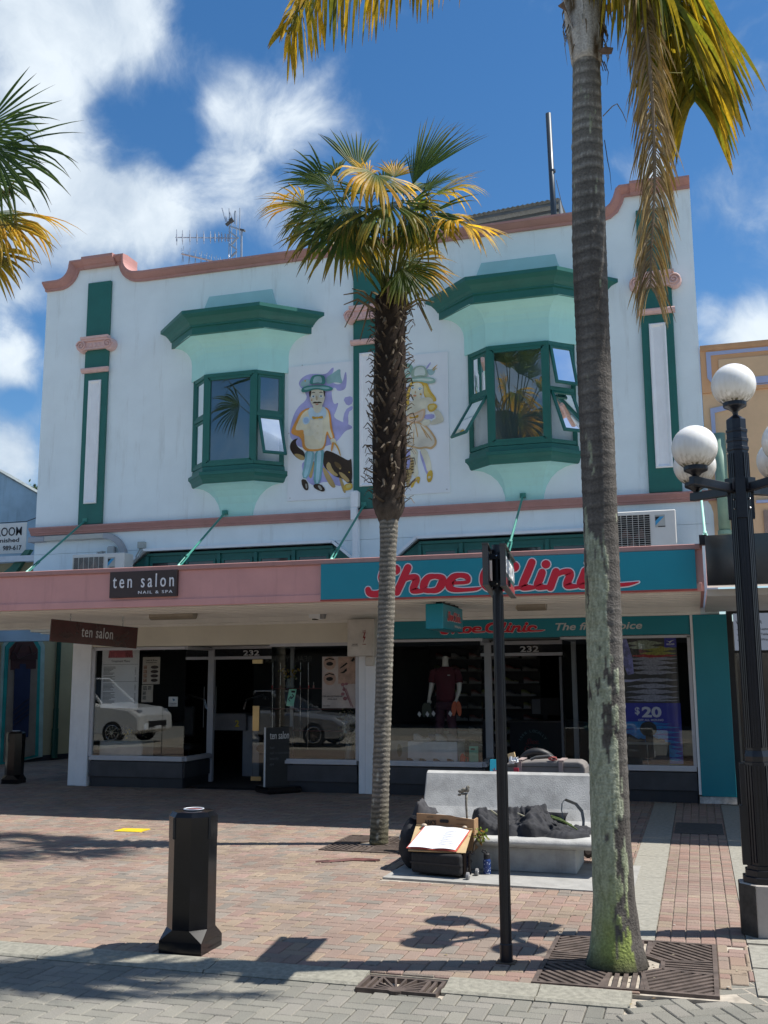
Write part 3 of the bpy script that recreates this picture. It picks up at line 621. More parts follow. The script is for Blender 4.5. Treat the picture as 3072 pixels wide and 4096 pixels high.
def shopdoor(x0, x1, open_):
    f = MB(); y = DY
    for x in (x0, x1): f.box(x-.03, x+.03, y-.035, y+.035, 0.02, 2.34)
    f.box(x0+.031, x1-.031, y-.035, y+.035, 2.12, 2.17); f.box(x0+.031, x1-.031, y-.035, y+.035, 2.30, 2.36)
    o = f.build('shop_door', ALU, bld)
    g = MB(); g.box(x0+.03, x1-.03, y-.004, y+.004, 2.17, 2.30); g.build('transom_pane', mat('dark_transom_glass', (.012, .012, .014), .08, var=0), o)
    t = MB(); put_text(t, '232', ((x0+x1)/2-.005, y-.012, 2.185), .125, bold=.018, align='CENTER', width=.30, thick=.003); t.build('house_number', GREYLET, o)
    return o
d1 = shopdoor(-8.16, -6.69, 0); d2 = shopdoor(-3.21, -1.90, 0)
# glass door leaf of the salon, standing ajar, with brass patches
g = MB(); g.box(-7.34, -6.75, DY-.10, DY-.09, .06, 2.11); g.build('door_leaf', GLASS, d1)
for b in ((-7.36, -7.17, DY-.115, DY-.085, 2.04, 2.11), (-7.36, -7.17, DY-.115, DY-.085, .07, .14), (-7.34, -7.22, DY-.115, DY-.102, .90, 1.32)): MB().box(*b).build('brass_fitting', BRASS, d1)
m_ = MB(); m_.tube([(-8.07, DY-.05, .95), (-8.07, DY-.05, 1.65)], .008, 8); m_.build('door_handle', mat('handle_dark_steel', (.2, .2, .2), .5, .6), d1)
for xx in (-2.10, -2.0): MB().box(xx, xx+.04, DY+.05, DY+.5, .06, 2.1).build('sliding_leaf', mat('door_frame_grey', (.16, .17, .18), .4), d2)
# interior shells
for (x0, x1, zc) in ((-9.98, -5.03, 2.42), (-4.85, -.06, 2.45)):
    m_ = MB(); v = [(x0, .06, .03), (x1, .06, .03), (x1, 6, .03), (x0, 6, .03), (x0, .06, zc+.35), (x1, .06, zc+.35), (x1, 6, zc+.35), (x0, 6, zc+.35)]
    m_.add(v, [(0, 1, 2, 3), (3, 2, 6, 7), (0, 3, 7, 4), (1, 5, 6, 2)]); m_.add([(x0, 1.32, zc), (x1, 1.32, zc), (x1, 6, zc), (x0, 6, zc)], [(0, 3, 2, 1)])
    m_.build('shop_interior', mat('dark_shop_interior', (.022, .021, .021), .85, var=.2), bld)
for (x0, x1, xj) in ((-9.93, -8.24, 1), (-6.60, -5.19, 1), (-4.70, -3.3, 1), (-1.85, -.1, 1)): MB().box(x0, x1, .06, .9, .40, .455).build('display_shelf', mat('display_base', (.25, .25, .24), .6), bld)
# ================================================================== NEIGHBOURS
PEACH = mat('peach_wall_paint', (.72, .40, .20), .7, var=.05, vs=1.5, dirt=.2); PEACH2 = mat('pale_peach_panel', (.74, .50, .29), .7, var=.05); LAV = mat('lavender_trim', (.40, .46, .66), .6, var=.05)
pb_ = thing('peach_building', (1.8, 0, 0), 'peach orange building with lavender trim beside the street lamp', 'building')
X0 = .44
mb = MB(); mb.box(.30, 6, .01, .3, 3.3, 5.97); mb.build('wall', PEACH2, pb_); mb = MB(); mb.box(.30, 6, -.02, .3, 5.972, 6.62); mb.build('frieze', PEACH, pb_)
mb = MB(); mb.loft([[(x, y, z) for y, z in ((.3, 6.62), (-.03, 6.62), (-.05, 6.66), (-.06, 6.70), (.3, 6.72))] for x in (.30, 6)]); mb.build('coping', mat('tan_coping', (.52, .31, .17), .7), pb_)
mb = MB(); mb.box(.55, 3.2, -.045, -.021, 6.05, 6.47); mb.build('raised_panel', PEACH2, pb_, bev=.01)
for p in ([(.385, 6.20), (.385, 6.60), (2.9, 6.60), (2.9, 6.545), (.45, 6.545), (.45, 6.10)],): MB().prism(p, 'y', -.034, -.0205).build('trim', LAV, pb_)
MB().prism([(.46, 4.20), (.42, 4.20), (.40, 5.73), (.62, 5.76), (.70, 5.80), (.71, 5.74), (.63, 5.69), (.46, 5.66)], 'y', -.012, .009).build('trim', LAV, pb_)
MB().box(1.06, 1.6, -.03, .0, 6.03, 6.045).build('trim', LAV, pb_); MB().box(.96, 1.7, -.04, .008, 4.26, 4.30).build('trim', LAV, pb_); MB().box(1.05, 1.6, -.055, -.021, 6.05, 6.15).build('trim', LAV, pb_)
MB().box(1.05, 1.12, -.02, .005, 3.3, 4.15).build('window_surround', mat('taupe', (.3, .22, .18), .7), pb_)
mb = MB(); mb.tube([(.50, -.16, 3.84), (.50, -.16, 5.3)], .085, 18); mb.build('downpipe', mat('sage_pipe_paint', (.20, .33, .25), .5), pb_, smooth=True)
mb = MB(); mb.tube([(.50, -.16, 3.80), (.50, -.16, 3.86)], .10, 18); mb.build('pipe_collar', mat('sage_pipe_paint', (.20, .33, .25)), pb_)
BF = mat('black_glossy_fascia', (.014, .014, .015), .12, var=.3, vs=2, coat=.5)
mb = MB(); mb.box(.17, 6, -3.32, -3.02, 2.80, 3.38); c2 = mb.build('canopy', BF, pb_); mb = MB(); mb.box(.165, 6, -3.02, -.0, 2.70, 2.78); mb.build('canopy_soffit', SOFF, pb_); MB().box(.11, .20, -3.1, -3.0, 3.30, 3.42).build('end_bracket', BLACKM, pb_)
mb = MB(); mb.tube([(.33, -1.6, 3.3), (.33, -1.6, 3.50)], .055, 12); mb.sphere((.33, -1.6, 3.5), .055, 12, 8); mb.build('vent_cowl', METAL, pb_, smooth=True)
MB().box(.53, 5, -.02, .3, 2.67, 2.77).build('shop_head', BLACKM, pb_)
MB().box(.53, .56, .005, 3, .0, 2.13).build('shop_side_wall', mat('grey_shop_wall', (.20, .19, .165), .8), pb_)
mb = MB(); mb.box(.56, 5, 2.8, 3, 0, 2.7); mb.build('shop_back_wall', mat('dark_shop_back', (.05, .048, .045), .8), pb_); MB().box(.56, 5, .3, 2.8, .0, .02).build('shop_floor', DARKIN, pb_)
MB().box(.535, 5, -.03, .05, 2.10, 2.135).build('sign_rail', BLACKM, pb_)
MB().box(.50, .75, -.06, .3, 0, .12).build('threshold', BLACKM, pb_)
MB().box(.45, 5.9, .31, 14, 0, 6.6).build('rear_wall', PEACH2, pb_) if False else None
scr = thing('light_box_sign', (.9, 0, 2.14), 'pale blue lit repair sign listing laptop and tablet beside lamp post', 'sign')
MB().box(.545, 2.2, -.015, .03, 2.14, 2.665).build('panel', mat('lit_pale_panel', (.32, .38, .50), .4, var=.03, emit=.12), scr)
t = MB()
put_text(t, 'WE REPAIR', (.575, -.018, 2.515), .068, width=.36, bold=.01, thick=.002)
DPR = mat('dark_print', (.02, .025, .04), .5, var=0); t.build('lettering', DPR, scr)
for k, (a, b) in enumerate((('Phone', 'Laptop'), ('Console', 'Tablet'), ('Drone', 'iWatch'))):
    z = 2.425-.075*k; t = MB()
    for x in (.585, .86): t.bar((x, -.018, z+.015), (x+.008, -.018, z+.004), .006, .003, up=(0, 1, 0)); t.bar((x+.008, -.018, z+.004), (x+.026, -.018, z+.032), .006, .003, up=(0, 1, 0))
    t.build('tick_mark', DPR, scr)
    for s_, x in ((a, .625), (b, .905)): t = MB(); put_text(t, s_, (x, -.018, z), .045, bold=.012, thick=.002); t.build('lettering', DPR, scr)
fp = thing('framed_notice', (.575, .7, 1.5), 'small white framed notice on grey wall behind lamp post', 'notice')
MB().box(.561, .575, .55, .85, 1.44, 1.79).build('frame', WLET, fp); MB().box(.5752, .579, .58, .82, 1.47, 1.76).build('print', mat('dark_notice_print', (.03, .025, .02), .5, var=.9, vs=25, c2=(.25, .18, .06)), fp)
# left neighbours
bw = thing('blue_grey_building', (-15.5, 3.2, 0), 'plain blue grey building with a sloping stained roofline at far left', 'building')
MB().prism([(-22, 2.6), (-22, 8.3), (-18, 8.1), (-14.45, 6.30), (-13.53, 5.80), (-12.6, 5.32), (-12.6, 2.6)], 'y', 3.0, 3.3).build('wall', mat('blue_grey_render', (.30, .44, .56), .85, var=.12, vs=1.5, dirt=.75, bump=.2, bs=20), bw)
MB().loft([[(x, 2.97, z), (x, 3.33, z), (x, 3.33, z+.035), (x, 2.97, z+.035)] for x, z in ((-18, 8.1), (-14.45, 6.30), (-13.53, 5.80), (-12.6, 5.32))]).build('coping', mat('stained_coping', (.16, .19, .2), .9, var=.3, vs=8), bw)
CREAM = mat('cream_shop_wall', (.52, .45, .28), .75, var=.06, vs=2, dirt=.2)
cw = thing('cream_shop', (-14.2, 4, 0), 'cream art deco corner shop with octagonal teal framed door at left edge', 'building')
A0, A1 = Vector((-14.70, 2.53, 0)), Vector((-13.50, 7.23, 0)); AD = (A1-A0).normalized(); AN = Vector((AD.y, -AD.x, 0))
def onwall(px, py, off=0.0):
    d = ray(px, py); P0 = A0+AN*off; t_ = (P0-CAM).dot(AN)/d.dot(AN); return CAM+d*t_
mb = MB(); mb.obox((A0+A1)/2+Vector((0, 0, 1.6))-AN*.1, AD*(A1-A0).length/2, AN*.1, Vector((0, 0, 1.6))); mb.build('wall', CREAM, cw)
MB().box(-13.7, -9.99, 7.2, 7.4, 0, 3.0).build('rear_wall', CREAM, cw); MB().box(-20, -14.55, 2.3, 2.6, 0, 3.0).build('front_wall', CREAM, cw)
mb = MB(); mb.obox((A0+A1)/2+Vector((0, 0, .06)), AD*(A1-A0).length/2, AN*.02, Vector((0, 0, .06))); mb.build('skirting', mat('dark_skirting', (.03, .03, .04), .7), cw)
def wall_poly(pts, off, thick, name, m, parent):
    P = [onwall(x, y, off) for x, y in pts]; n = len(P); Q = [p-AN*thick for p in P]; mb = MB(); mb.add(P+Q, [tuple(range(n)), tuple(range(2*n-1, n-1, -1))]+[(i, i+n, (i+1) % n+n, (i+1) % n) for i in range(n)]); return mb.build(name, m, parent)
def cl(x, y): return (x*.4822, 2200+y*.4822)
dr = wall_poly([cl(*p) for p in ((-15, 1790), (22, 790), (140, 645), (292, 645), (372, 795), (352, 1715))], .05, .05, 'door', mat('pale_teal_surround', (.42, .58, .56), .6), cw)
wall_poly([cl(*p) for p in ((5, 1780), (48, 800), (150, 690), (275, 690), (338, 805), (318, 1710))], .075, .03, 'teal_frame', mat('teal_door_frame', (.02, .34, .33), .5), dr)
wall_poly([cl(*p) for p in ((30, 1760), (78, 820), (158, 730), (262, 730), (315, 825), (290, 1700))], .09, .03, 'door_leaf', mat('taupe_door_leaf', (.28, .23, .19), .6), dr)
wall_poly([cl(*p) for p in ((82, 905), (84, 820), (160, 735), (260, 735), (313, 825), (312, 905))], .10, .02, 'fanlight', mat('maroon_fanlight', (.10, .03, .025), .3), dr)
wall_poly([cl(*p) for p in ((92, 995), (95, 850), (300, 850), (298, 985))], .106, .02, 'door_head', mat('maroon_panel', (.075, .022, .025), .5), dr)
wall_poly([cl(*p) for p in ((108, 1560), (125, 985), (165, 985), (165, 945), (215, 945), (215, 985), (255, 985), (235, 1550))], .112, .02, 'blue_panel', mat('navy_panel', (.028, .038, .10), .4), dr)
mb = MB()
for k in range(4):
    a = onwall(*cl(112, 1330+k*42), .125); b = onwall(*cl(240, 1235+k*42), .125); mb.bar(a, b, .012, .012)
for q in (((82, 905), (160, 735)), ((82, 905), (312, 905)), ((150, 860), (180, 790)), ((245, 790), (270, 860)), ((180, 790), (245, 790)), ((120, 850), (150, 905)), ((150, 905), (270, 860)), ((315, 850), (270, 870))): mb.bar(onwall(*cl(*q[0]), .125), onwall(*cl(*q[1]), .125), .014, .012)
mb.build('glazing_bars', mat('bronze_bar', (.09, .06, .05), .4, .4), dr)
pp = thing('drainpipe', onwall(215, 3050, .07), 'dark green drainpipe running down the cream wall by white pier', 'drainpipe')
B_ = onwall(215, 3050, .07); B_.z = 0
mb = MB(); mb.tube([B_+Vector((0, 0, .05)), B_+Vector((0, 0, 2.78))], .05, 12); mb.tube([B_+Vector((0, 0, .05)), B_+Vector((0, 0, .7))], .075, 12); mb.tube([B_+Vector((0, 0, .7)), B_+Vector((0, 0, 1.15))], .06, 12); mb.build('pipe', mat('dark_green_pipe', (.008, .075, .055), .4), pp, smooth=False)
# cream parapet with shapes seen above the canopy
up_ = thing('cream_parapet', (-12.2, .5, 3.3), 'small cream and green stepped gable behind the canopy at far left', 'gable')
MB().prism([(-13.2, 3.3), (-13.2, 3.93), (-11.55, 3.93), (-10.75, 3.66), (-10.4, 3.3)], 'y', .42, .5).build('gable', mat('tan_gable_paint', (.36, .29, .16), .7), up_)
MB().prism([(-11.55, 3.935), (-11.05, 3.935), (-10.70, 3.72), (-10.78, 3.69)], 'y', .36, .43).build('green_band', mat('sage_band', (.22, .36, .29), .6), up_)
MB().prism([(-13.3, 3.86), (-12.2, 3.72), (-12.0, 3.86), (-11.72, 4.15), (-11.6, 4.15), (-11.98, 3.63), (-13.3, 3.75)], 'y', .33, .42).build('green_stripe', mat('dark_sage', (.045, .16, .115), .6), up_)
MB().box(-13.3, -10.5, .22, .32, 3.925, 4.03).build('white_rail', mat('white_rail_paint', (.60, .64, .68), .5), up_)
rs = thing('room_sign', (-12.6, 1, 4.19), 'white rented room sign with black lettering hung on wire at left', 'sign')
MB().box(-13.6, -12.19, .98, 1.0, 4.19, 4.78).build('panel', mat('sign_white', (.72, .71, .68), .5, var=.02), rs)
t = MB(); dk = mat('black_lettering', (.012, .012, .02), .5, var=0)
put_text(t, 'TEA ROOM', (-13.30, .976, 4.535), .24, width=1.01, thick=.002, bold=.005); t.build('lettering', dk, rs)
for s_, p_, z_, w_, x_ in (('furnished', .115, 4.41, .63, -12.97), ('989-617', .125, 4.255, .42, -12.70)): t = MB(); put_text(t, s_, (x_, .976, z_), p_, bold=.012, width=w_, thick=.002); t.build('lettering', dk, rs)
wr = tag(MB().tube([(-13.6, .99, 4.795), (-12.2, .99, 4.80), (-11.3, .6, 4.90)], .008, 6).build('support_wire', BLACKM, loc=(-12.2, .99, 4.8)), 'thin dark wire holding the white room sign to the wall', 'wire')
bsh = MB(); random.seed(3)
for i in range(160):
    c = at(133, 1960, 3.6)+Vector((random.gauss(0, .12), random.gauss(0, .12), random.gauss(-.02, .07))); a = Vector((random.uniform(-1, 1), random.uniform(-1, 1), random.uniform(-1, 1))).normalized()*.05; b = a.cross(Vector((random.random(), random.random(), 1))).normalized()*.03
    bsh.add([c-a, c+b, c+a, c-b], [(0, 1, 2, 3)])
btree = thing('tree', at(133, 1990, 3.6), 'small leafy green treetop peeking over the blue grey roofline', 'tree')
bsh.build('crown', mat('leaf_green', (.07, .13, .03), .6, var=.4, vs=9), btree); MB().tube([at(133, 1985, 3.6)-Vector((0, 0, 1.5)), at(133, 1975, 3.6)], .04, 6).build('trunk', mat('twig_brown', (.08, .06, .04), .9), btree)
# ================================================================== ROOF THINGS
an = thing('tv_antenna', (-7.9, 1.2, 8.6), 'long television antenna on galvanised lattice mast above the parapet', 'antenna')
YA = 1.2
def an_p(x, y, dy=0): return at(680+x*.3014, 820+y*.3014, YA+dy)
m_ = MB(); lo = Vector((0, 0, -.9))
for (x, y0, y1, dy) in ((785, 275, 540, 0), (815, 245, 690, .25), (880, 290, 690, .12), (925, 40, 400, .1)): a = an_p(x, y1, dy); m_.tube([a+(lo if y1 > 500 else Vector()), an_p(x+3, y0, dy)], .010, 6)
m_.tube([an_p(955, 690)+lo, an_p(950, 330)], .022, 8)
zz = [(785, 350), (905, 440), (820, 520), (785, 515), (885, 595), (812, 685)]
for a, b in (((785, 350), (905, 440)), ((885, 440), (820, 520)), ((782, 515), (885, 592)), ((885, 612), (812, 684)), ((790, 280), (980, 345))): m_.bar(an_p(*a), an_p(*b), .03, .03)
for p in ([(690, 40), (740, 220)], [(740, 150), (760, 230)], [(785, 45), (790, 240)], [(790, 90), (830, 190)], [(855, 250), (855, 110), (865, 75), (875, 80), (880, 270)]): m_.tube([an_p(*q) for q in p], .010, 6)
m_.build('mast', METAL, an)
m_ = MB(); m_.obox(an_p(790, 230), (.07, 0, .05), (0, .03, 0), (-.012, 0, .016)); m_.obox(an_p(815, 205), (.03, 0, .02), (0, .03, 0), (-.02, 0, .03)); m_.obox(an_p(965, 335), (.045, 0, -.015), (0, .03, 0), (0, 0, .016)); m_.build('clamp_head', mat('weathered_bracket', (.09, .09, .085), .7), an)
m_ = MB(); m_.tube([an_p(75, 430), an_p(870, 440)], .010, 6); els = [(90, 110), (167, 100), (265, 100), (358, 95), (450, 90), (538, 85), (597, 80), (648, 75), (686, 70), (733, 60), (768, 50)]
for x, h in els: m_.tube([an_p(x-2, 430-h*.95), an_p(x, 430), an_p(x+1, 430+h*.95)], .006, 5); 
for x, h in els: m_.tube([an_p(x, 385, -.02), an_p(x, 480, -.02)], .013, 5)
m_.build('yagi_array', mat('aluminium_antenna', (.33, .36, .42), .5, .3, var=.2), an)
m_ = MB(); m_.tube([an_p(155, 648, -.4), an_p(800, 800, -.4)], .018, 6)
for i in range(9):
    u = i/9.; x = 170+i*88*(1-.03*i); y = 652+(x-155)*.236
    m_.tube([an_p(x-20, y-85+3*i, -.4), an_p(x+2, y, -.4), an_p(x+12, y-110+4*i, -.4)], .006, 5); m_.tube([an_p(x+2, y, -.4), an_p(x-12, y+105, -.4)], .006, 5); m_.tube([an_p(x+2, y, -.4), an_p(x+10, y+100, -.4)], .006, 5)
m_.build('lower_array', METAL, an)
fl = thing('flue_pipe', (-2.05, 2, 8.6), 'tall dark grey flue pipe rising from the roof beside palm trunk', 'chimney pipe')
FP = mat('dark_flue_metal', (.045, .06, .075), .4, .4, var=.1)
m_ = MB(); a = at(2221, 855, 2); b = at(2193, 455, 2); m_.tube([Vector((a.x, 2, 8.6)), b], .052, 14); m_.build('pipe', FP, fl, smooth=True); m_ = MB(); c = a+(b-a)*.42; m_.tube([c-Vector((0, 0, .02)), c+Vector((0, 0, .02))], .062, 14); m_.build('joint_collar', FP, fl)
MB().tube([at(2225, 720, 2), at(2262, 880, 2)], .006, 5).build('guy_wire', BLACKM, fl)
sh = thing('roof_shed', (-2.7, 2.6, 8.6), 'low rooftop enclosure with corrugated grey roof behind the cornice', 'shed')
a, b = at(1850, 868, 2.5), at(2238, 793, 2.5); c_, d_ = at(1850, 905, 2.5), at(2265, 850, 2.5)
SHM = mat('shed_iron', (.25, .25, .235), .5, .3, var=.15, vs=5)
m_ = MB(); n = 40
for i in range(n):
    p, q = a+(b-a)*(i/n), a+(b-a)*((i+1)/n); h = .02*(i % 2); m_.add([p+Vector((0, 0, h)), q+Vector((0, 0, .02-h)), q+Vector((0, 1.6, .30-h)), p+Vector((0, 1.6, .28+h))], [(0, 1, 2, 3)])
m_.build('corrugated_roof', SHM, sh)
for k in range(3):
    z = -.06-.11*k; MB().obox((a+b)/2+Vector((0, .05+.08*k, z)), (b-a)/2, (0, .01, .0), (0, .03, .042)).build('louvre', SHM, sh)
MB().obox((a+b)/2+Vector((0, .6, -.75)), (b-a)/2, (0, .02, 0), (0, 0, .6)).build('wall', mat('shed_dark', (.09, .09, .085), .8), sh)
MB().box(b.x-.02, b.x+.01, b.y, b.y+.5, 8.6, b.z-.02).build('end_post', SHM, sh)
# ================================================================== FACADE FIXTURES
def aircon(x0, x1, z0, z1, y, label, lw):
    a_ = thing('air_conditioner', ((x0+x1)/2, y, z0), label, 'air conditioner', 'outdoor units on the canopy roof')
    MB().box(x0, x1, y-.15, y+.15, z0, z1).build('casing', ACM, a_, bev=.012)
    gx0, gx1 = x0+.04, x0+lw; gz0, gz1 = z0+.04, z1-.06; cz = (gz0+gz1)/2
    MB().box(gx0, gx1, y-.153, y-.1502, gz0, gz1).build('fan_recess', mat('fan_shadow', (.015, .014, .014), .8), a_)
    m_ = MB(); nn = 22
    for i in range(nn+1): z = gz0+(gz1-gz0)*i/nn; m_.box(gx0, gx1, y-.172, y-.166, z-.0022, z+.0022)
    for i in range(7): x = gx0+(gx1-gx0)*i/6; m_.box(x-.004, x+.004, y-.1655, y-.1535, gz0, gz1)
    o = m_.build('fan_grille', mat('grille_wire', (.55, .53, .48), .5), a_); o['kind'] = 'stuff'
    m_ = MB()
    for k in range(3): t_ = 2.1*k; cx_ = (gx0+gx1)/2; m_.add([(cx_, y-.156, cz), (cx_+math.cos(t_)*.19, y-.158, cz+math.sin(t_)*.19), (cx_+math.cos(t_+.9)*.20, y-.156, cz+math.sin(t_+.9)*.20)], [(0, 1, 2)])
    m_.build('fan_blade', mat('fan_blade_brown', (.11, .06, .05), .6), a_)
    bx = x0+lw+.07; t_ = z1-.05; w_ = .14
    MB().box(bx, bx+w_, y-.1535, y-.1505, t_-.20, t_-.02).build('badge', mat('badge_grey', (.42, .42, .38), .5), a_)
    MB().prism([(bx+.004, t_-.045), (bx+.07, t_-.045), (bx+.004, t_-.11)], 'y', -.0+y-.1545, y-.1537).build('badge_black_mark', BLACKM, a_); MB().prism([(bx+.07, t_-.045), (bx+.13, t_-.045), (bx+.004, t_-.175), (bx+.004, t_-.11)], 'y', y-.1545, y-.1537).build('badge_blue_mark', mat('badge_blue', (.05, .30, .52), .5, var=0), a_)
    MB().box(bx+.04, bx+w_, y-.1545, y-.1537, t_-.197, t_-.183).build('badge_strip', BLACKM, a_)
    return a_
aircon(-10.02, -9.02, 3.36, 3.87, -.55, 'cream air conditioner box sitting low on canopy above the dark brown sign', .62)
aircon(-1.06, -.17, 3.36, 4.145, -.42, 'large cream air conditioner behind the tall palm trunk', .53)
du = thing('conduit_duct', (-10.4, -.05, 4.2), 'boxy beige pipe duct curving along wall below pink band', 'duct')
DM = mat('beige_duct', (.50, .49, .44), .5, var=.04); DG = mat('grey_duct', (.37, .38, .40), .5, var=.04)
MB().box(-11.02, -9.82, -.10, -.002, 4.22, 4.315).build('duct_run', DM, du, bev=.01); MB().box(-11.36, -11.021, -.10, .3, 4.215, 4.31).build('duct_corner', DG, du, bev=.01)
m_ = MB(); rr = []
for i in range(8):
    t_ = R(90-82*i/7); c_ = Vector((-9.82, 0, 3.86)); ro, ri = .455, .36; rr.append([(c_.x+math.cos(t_)*r_, yy, c_.z+math.sin(t_)*r_) for r_, yy in ((ri, -.10), (ro, -.10), (ro, -.002), (ri, -.002))])
rr.append([(x, yy, 3.4) for x, yy in ((-9.46, -.10), (-9.36, -.10), (-9.36, -.002), (-9.46, -.002))]); m_.loft(rr); m_.build('duct_bend', DG, du)
MB().box(-9.74, -9.60, -.10, -.002, 3.88, 4.08).build('junction_box', mat('grey_box', (.42, .43, .42), .5), du, bev=.02)
m_ = MB(); m_.box(-9.14, -9.02, -.09, -.002, 4.02, 4.13); m_.tube([(-9.10, -.05, 4.03), (-9.10, -.2, 3.85)], .012, 6); m_.tube([(-9.05, -.05, 4.03), (-9.05, -.2, 3.85)], .012, 6); m_.build('isolator_switch', mat('switch_grey', (.40, .43, .40), .5), du)
m_ = MB(); random.seed(5)
for k in range(5): m_.tube([Vector((-9.72+random.uniform(-.08, .08), -.3+random.uniform(-.05, .05), 3.86+random.uniform(0, .10))) for _ in range(6)], .014, 5)
m_.build('pipe_lagging', mat('torn_lagging', (.42, .41, .38), .8, var=.5, vs=20), du)
dp = thing('rainwater_pipe', (-5.16, -.07, 3.3), 'white square rainwater downpipe beside the middle green pilaster', 'downpipe')
MB().box(-5.20, -5.11, -.15, -.03, 3.3, 4.30).build('pipe', WHITE2, dp); MB().box(-5.215, -5.105, -.21, -.122, 4.30, 4.50).build('offset_bend', WHITE2, dp, bev=.01); MB().box(-5.225, -5.09, -.20, -.062, 4.50, 4.78).build('hopper', WHITE2, dp, bev=.02)
# murals
PRINT = attr_mat('mural_paint', .6, 0, .3, bs=3)
def smooth_poly(p, it=2):
    for _ in range(it):
        q = []
        for i in range(len(p)):
            a, b = p[i], p[(i+1) % len(p)]; q += [(a[0]*.75+b[0]*.25, a[1]*.75+b[1]*.25), (a[0]*.25+b[0]*.75, a[1]*.25+b[1]*.75)]
        p = q
    return p
def mural(x0, x1, z0, z1, label, shapes):
    th = thing('mural_panel', ((x0+x1)/2, 0, z0), label, 'mural', None)
    MB().box(x0, x1, -.022, -.001, z0, z1).build('board', mat('mural_board', (.80, .85, .88), .6, var=.02), th)
    m_ = MB(); n = 0
    for c, pts in shapes:
        if len(pts) == 4 and pts[3] == 'e':
            x, y, r = pts[0], pts[1], pts[2]; rx, ry = r if hasattr(r, '__len__') else (r, r); pp_ = [(x+rx*math.cos(k*.524), y+ry*math.sin(k*.524)) for k in range(12)]
        else: pp_ = smooth_poly(pts, 2 if max(p[0] for p in pts)-min(p[0] for p in pts) > 110 else 1)
        d = -.0235-.00045*n; n += 1; q = [at(1100+x*.4822, 1380+y*.4822, d) for x, y in pp_]; q = [(min(max(v.x, x0+.01), x1-.01), d, min(max(v.z, z0+.01), z1-.01)) for v in q]; m_.add(q, [tuple(range(len(q)))], 0, c)
    m_.build('painting', PRINT, th)
    for px_, pz_ in ((x0+.05, z0+.05), (x1-.05, z0+.05), (x0+.02, (z0+z1)/2), (x0+.25, z1+.01)): MB().sphere((px_, -.024, pz_), .010, 8, 6).build('fixing', METAL, th)
LV = (.42, .42, .72); CRM = (.76, .70, .50); ORG = (.74, .33, .07); DKB = (.05, .032, .02); TL = (.06, .24, .21); TLM = (.26, .47, .46); YEL = (.70, .46, .07); SKN = (.74, .71, .55); GLD = (.60, .34, .04); TAN = (.50, .36, .15); BLU = (.52, .68, .78)
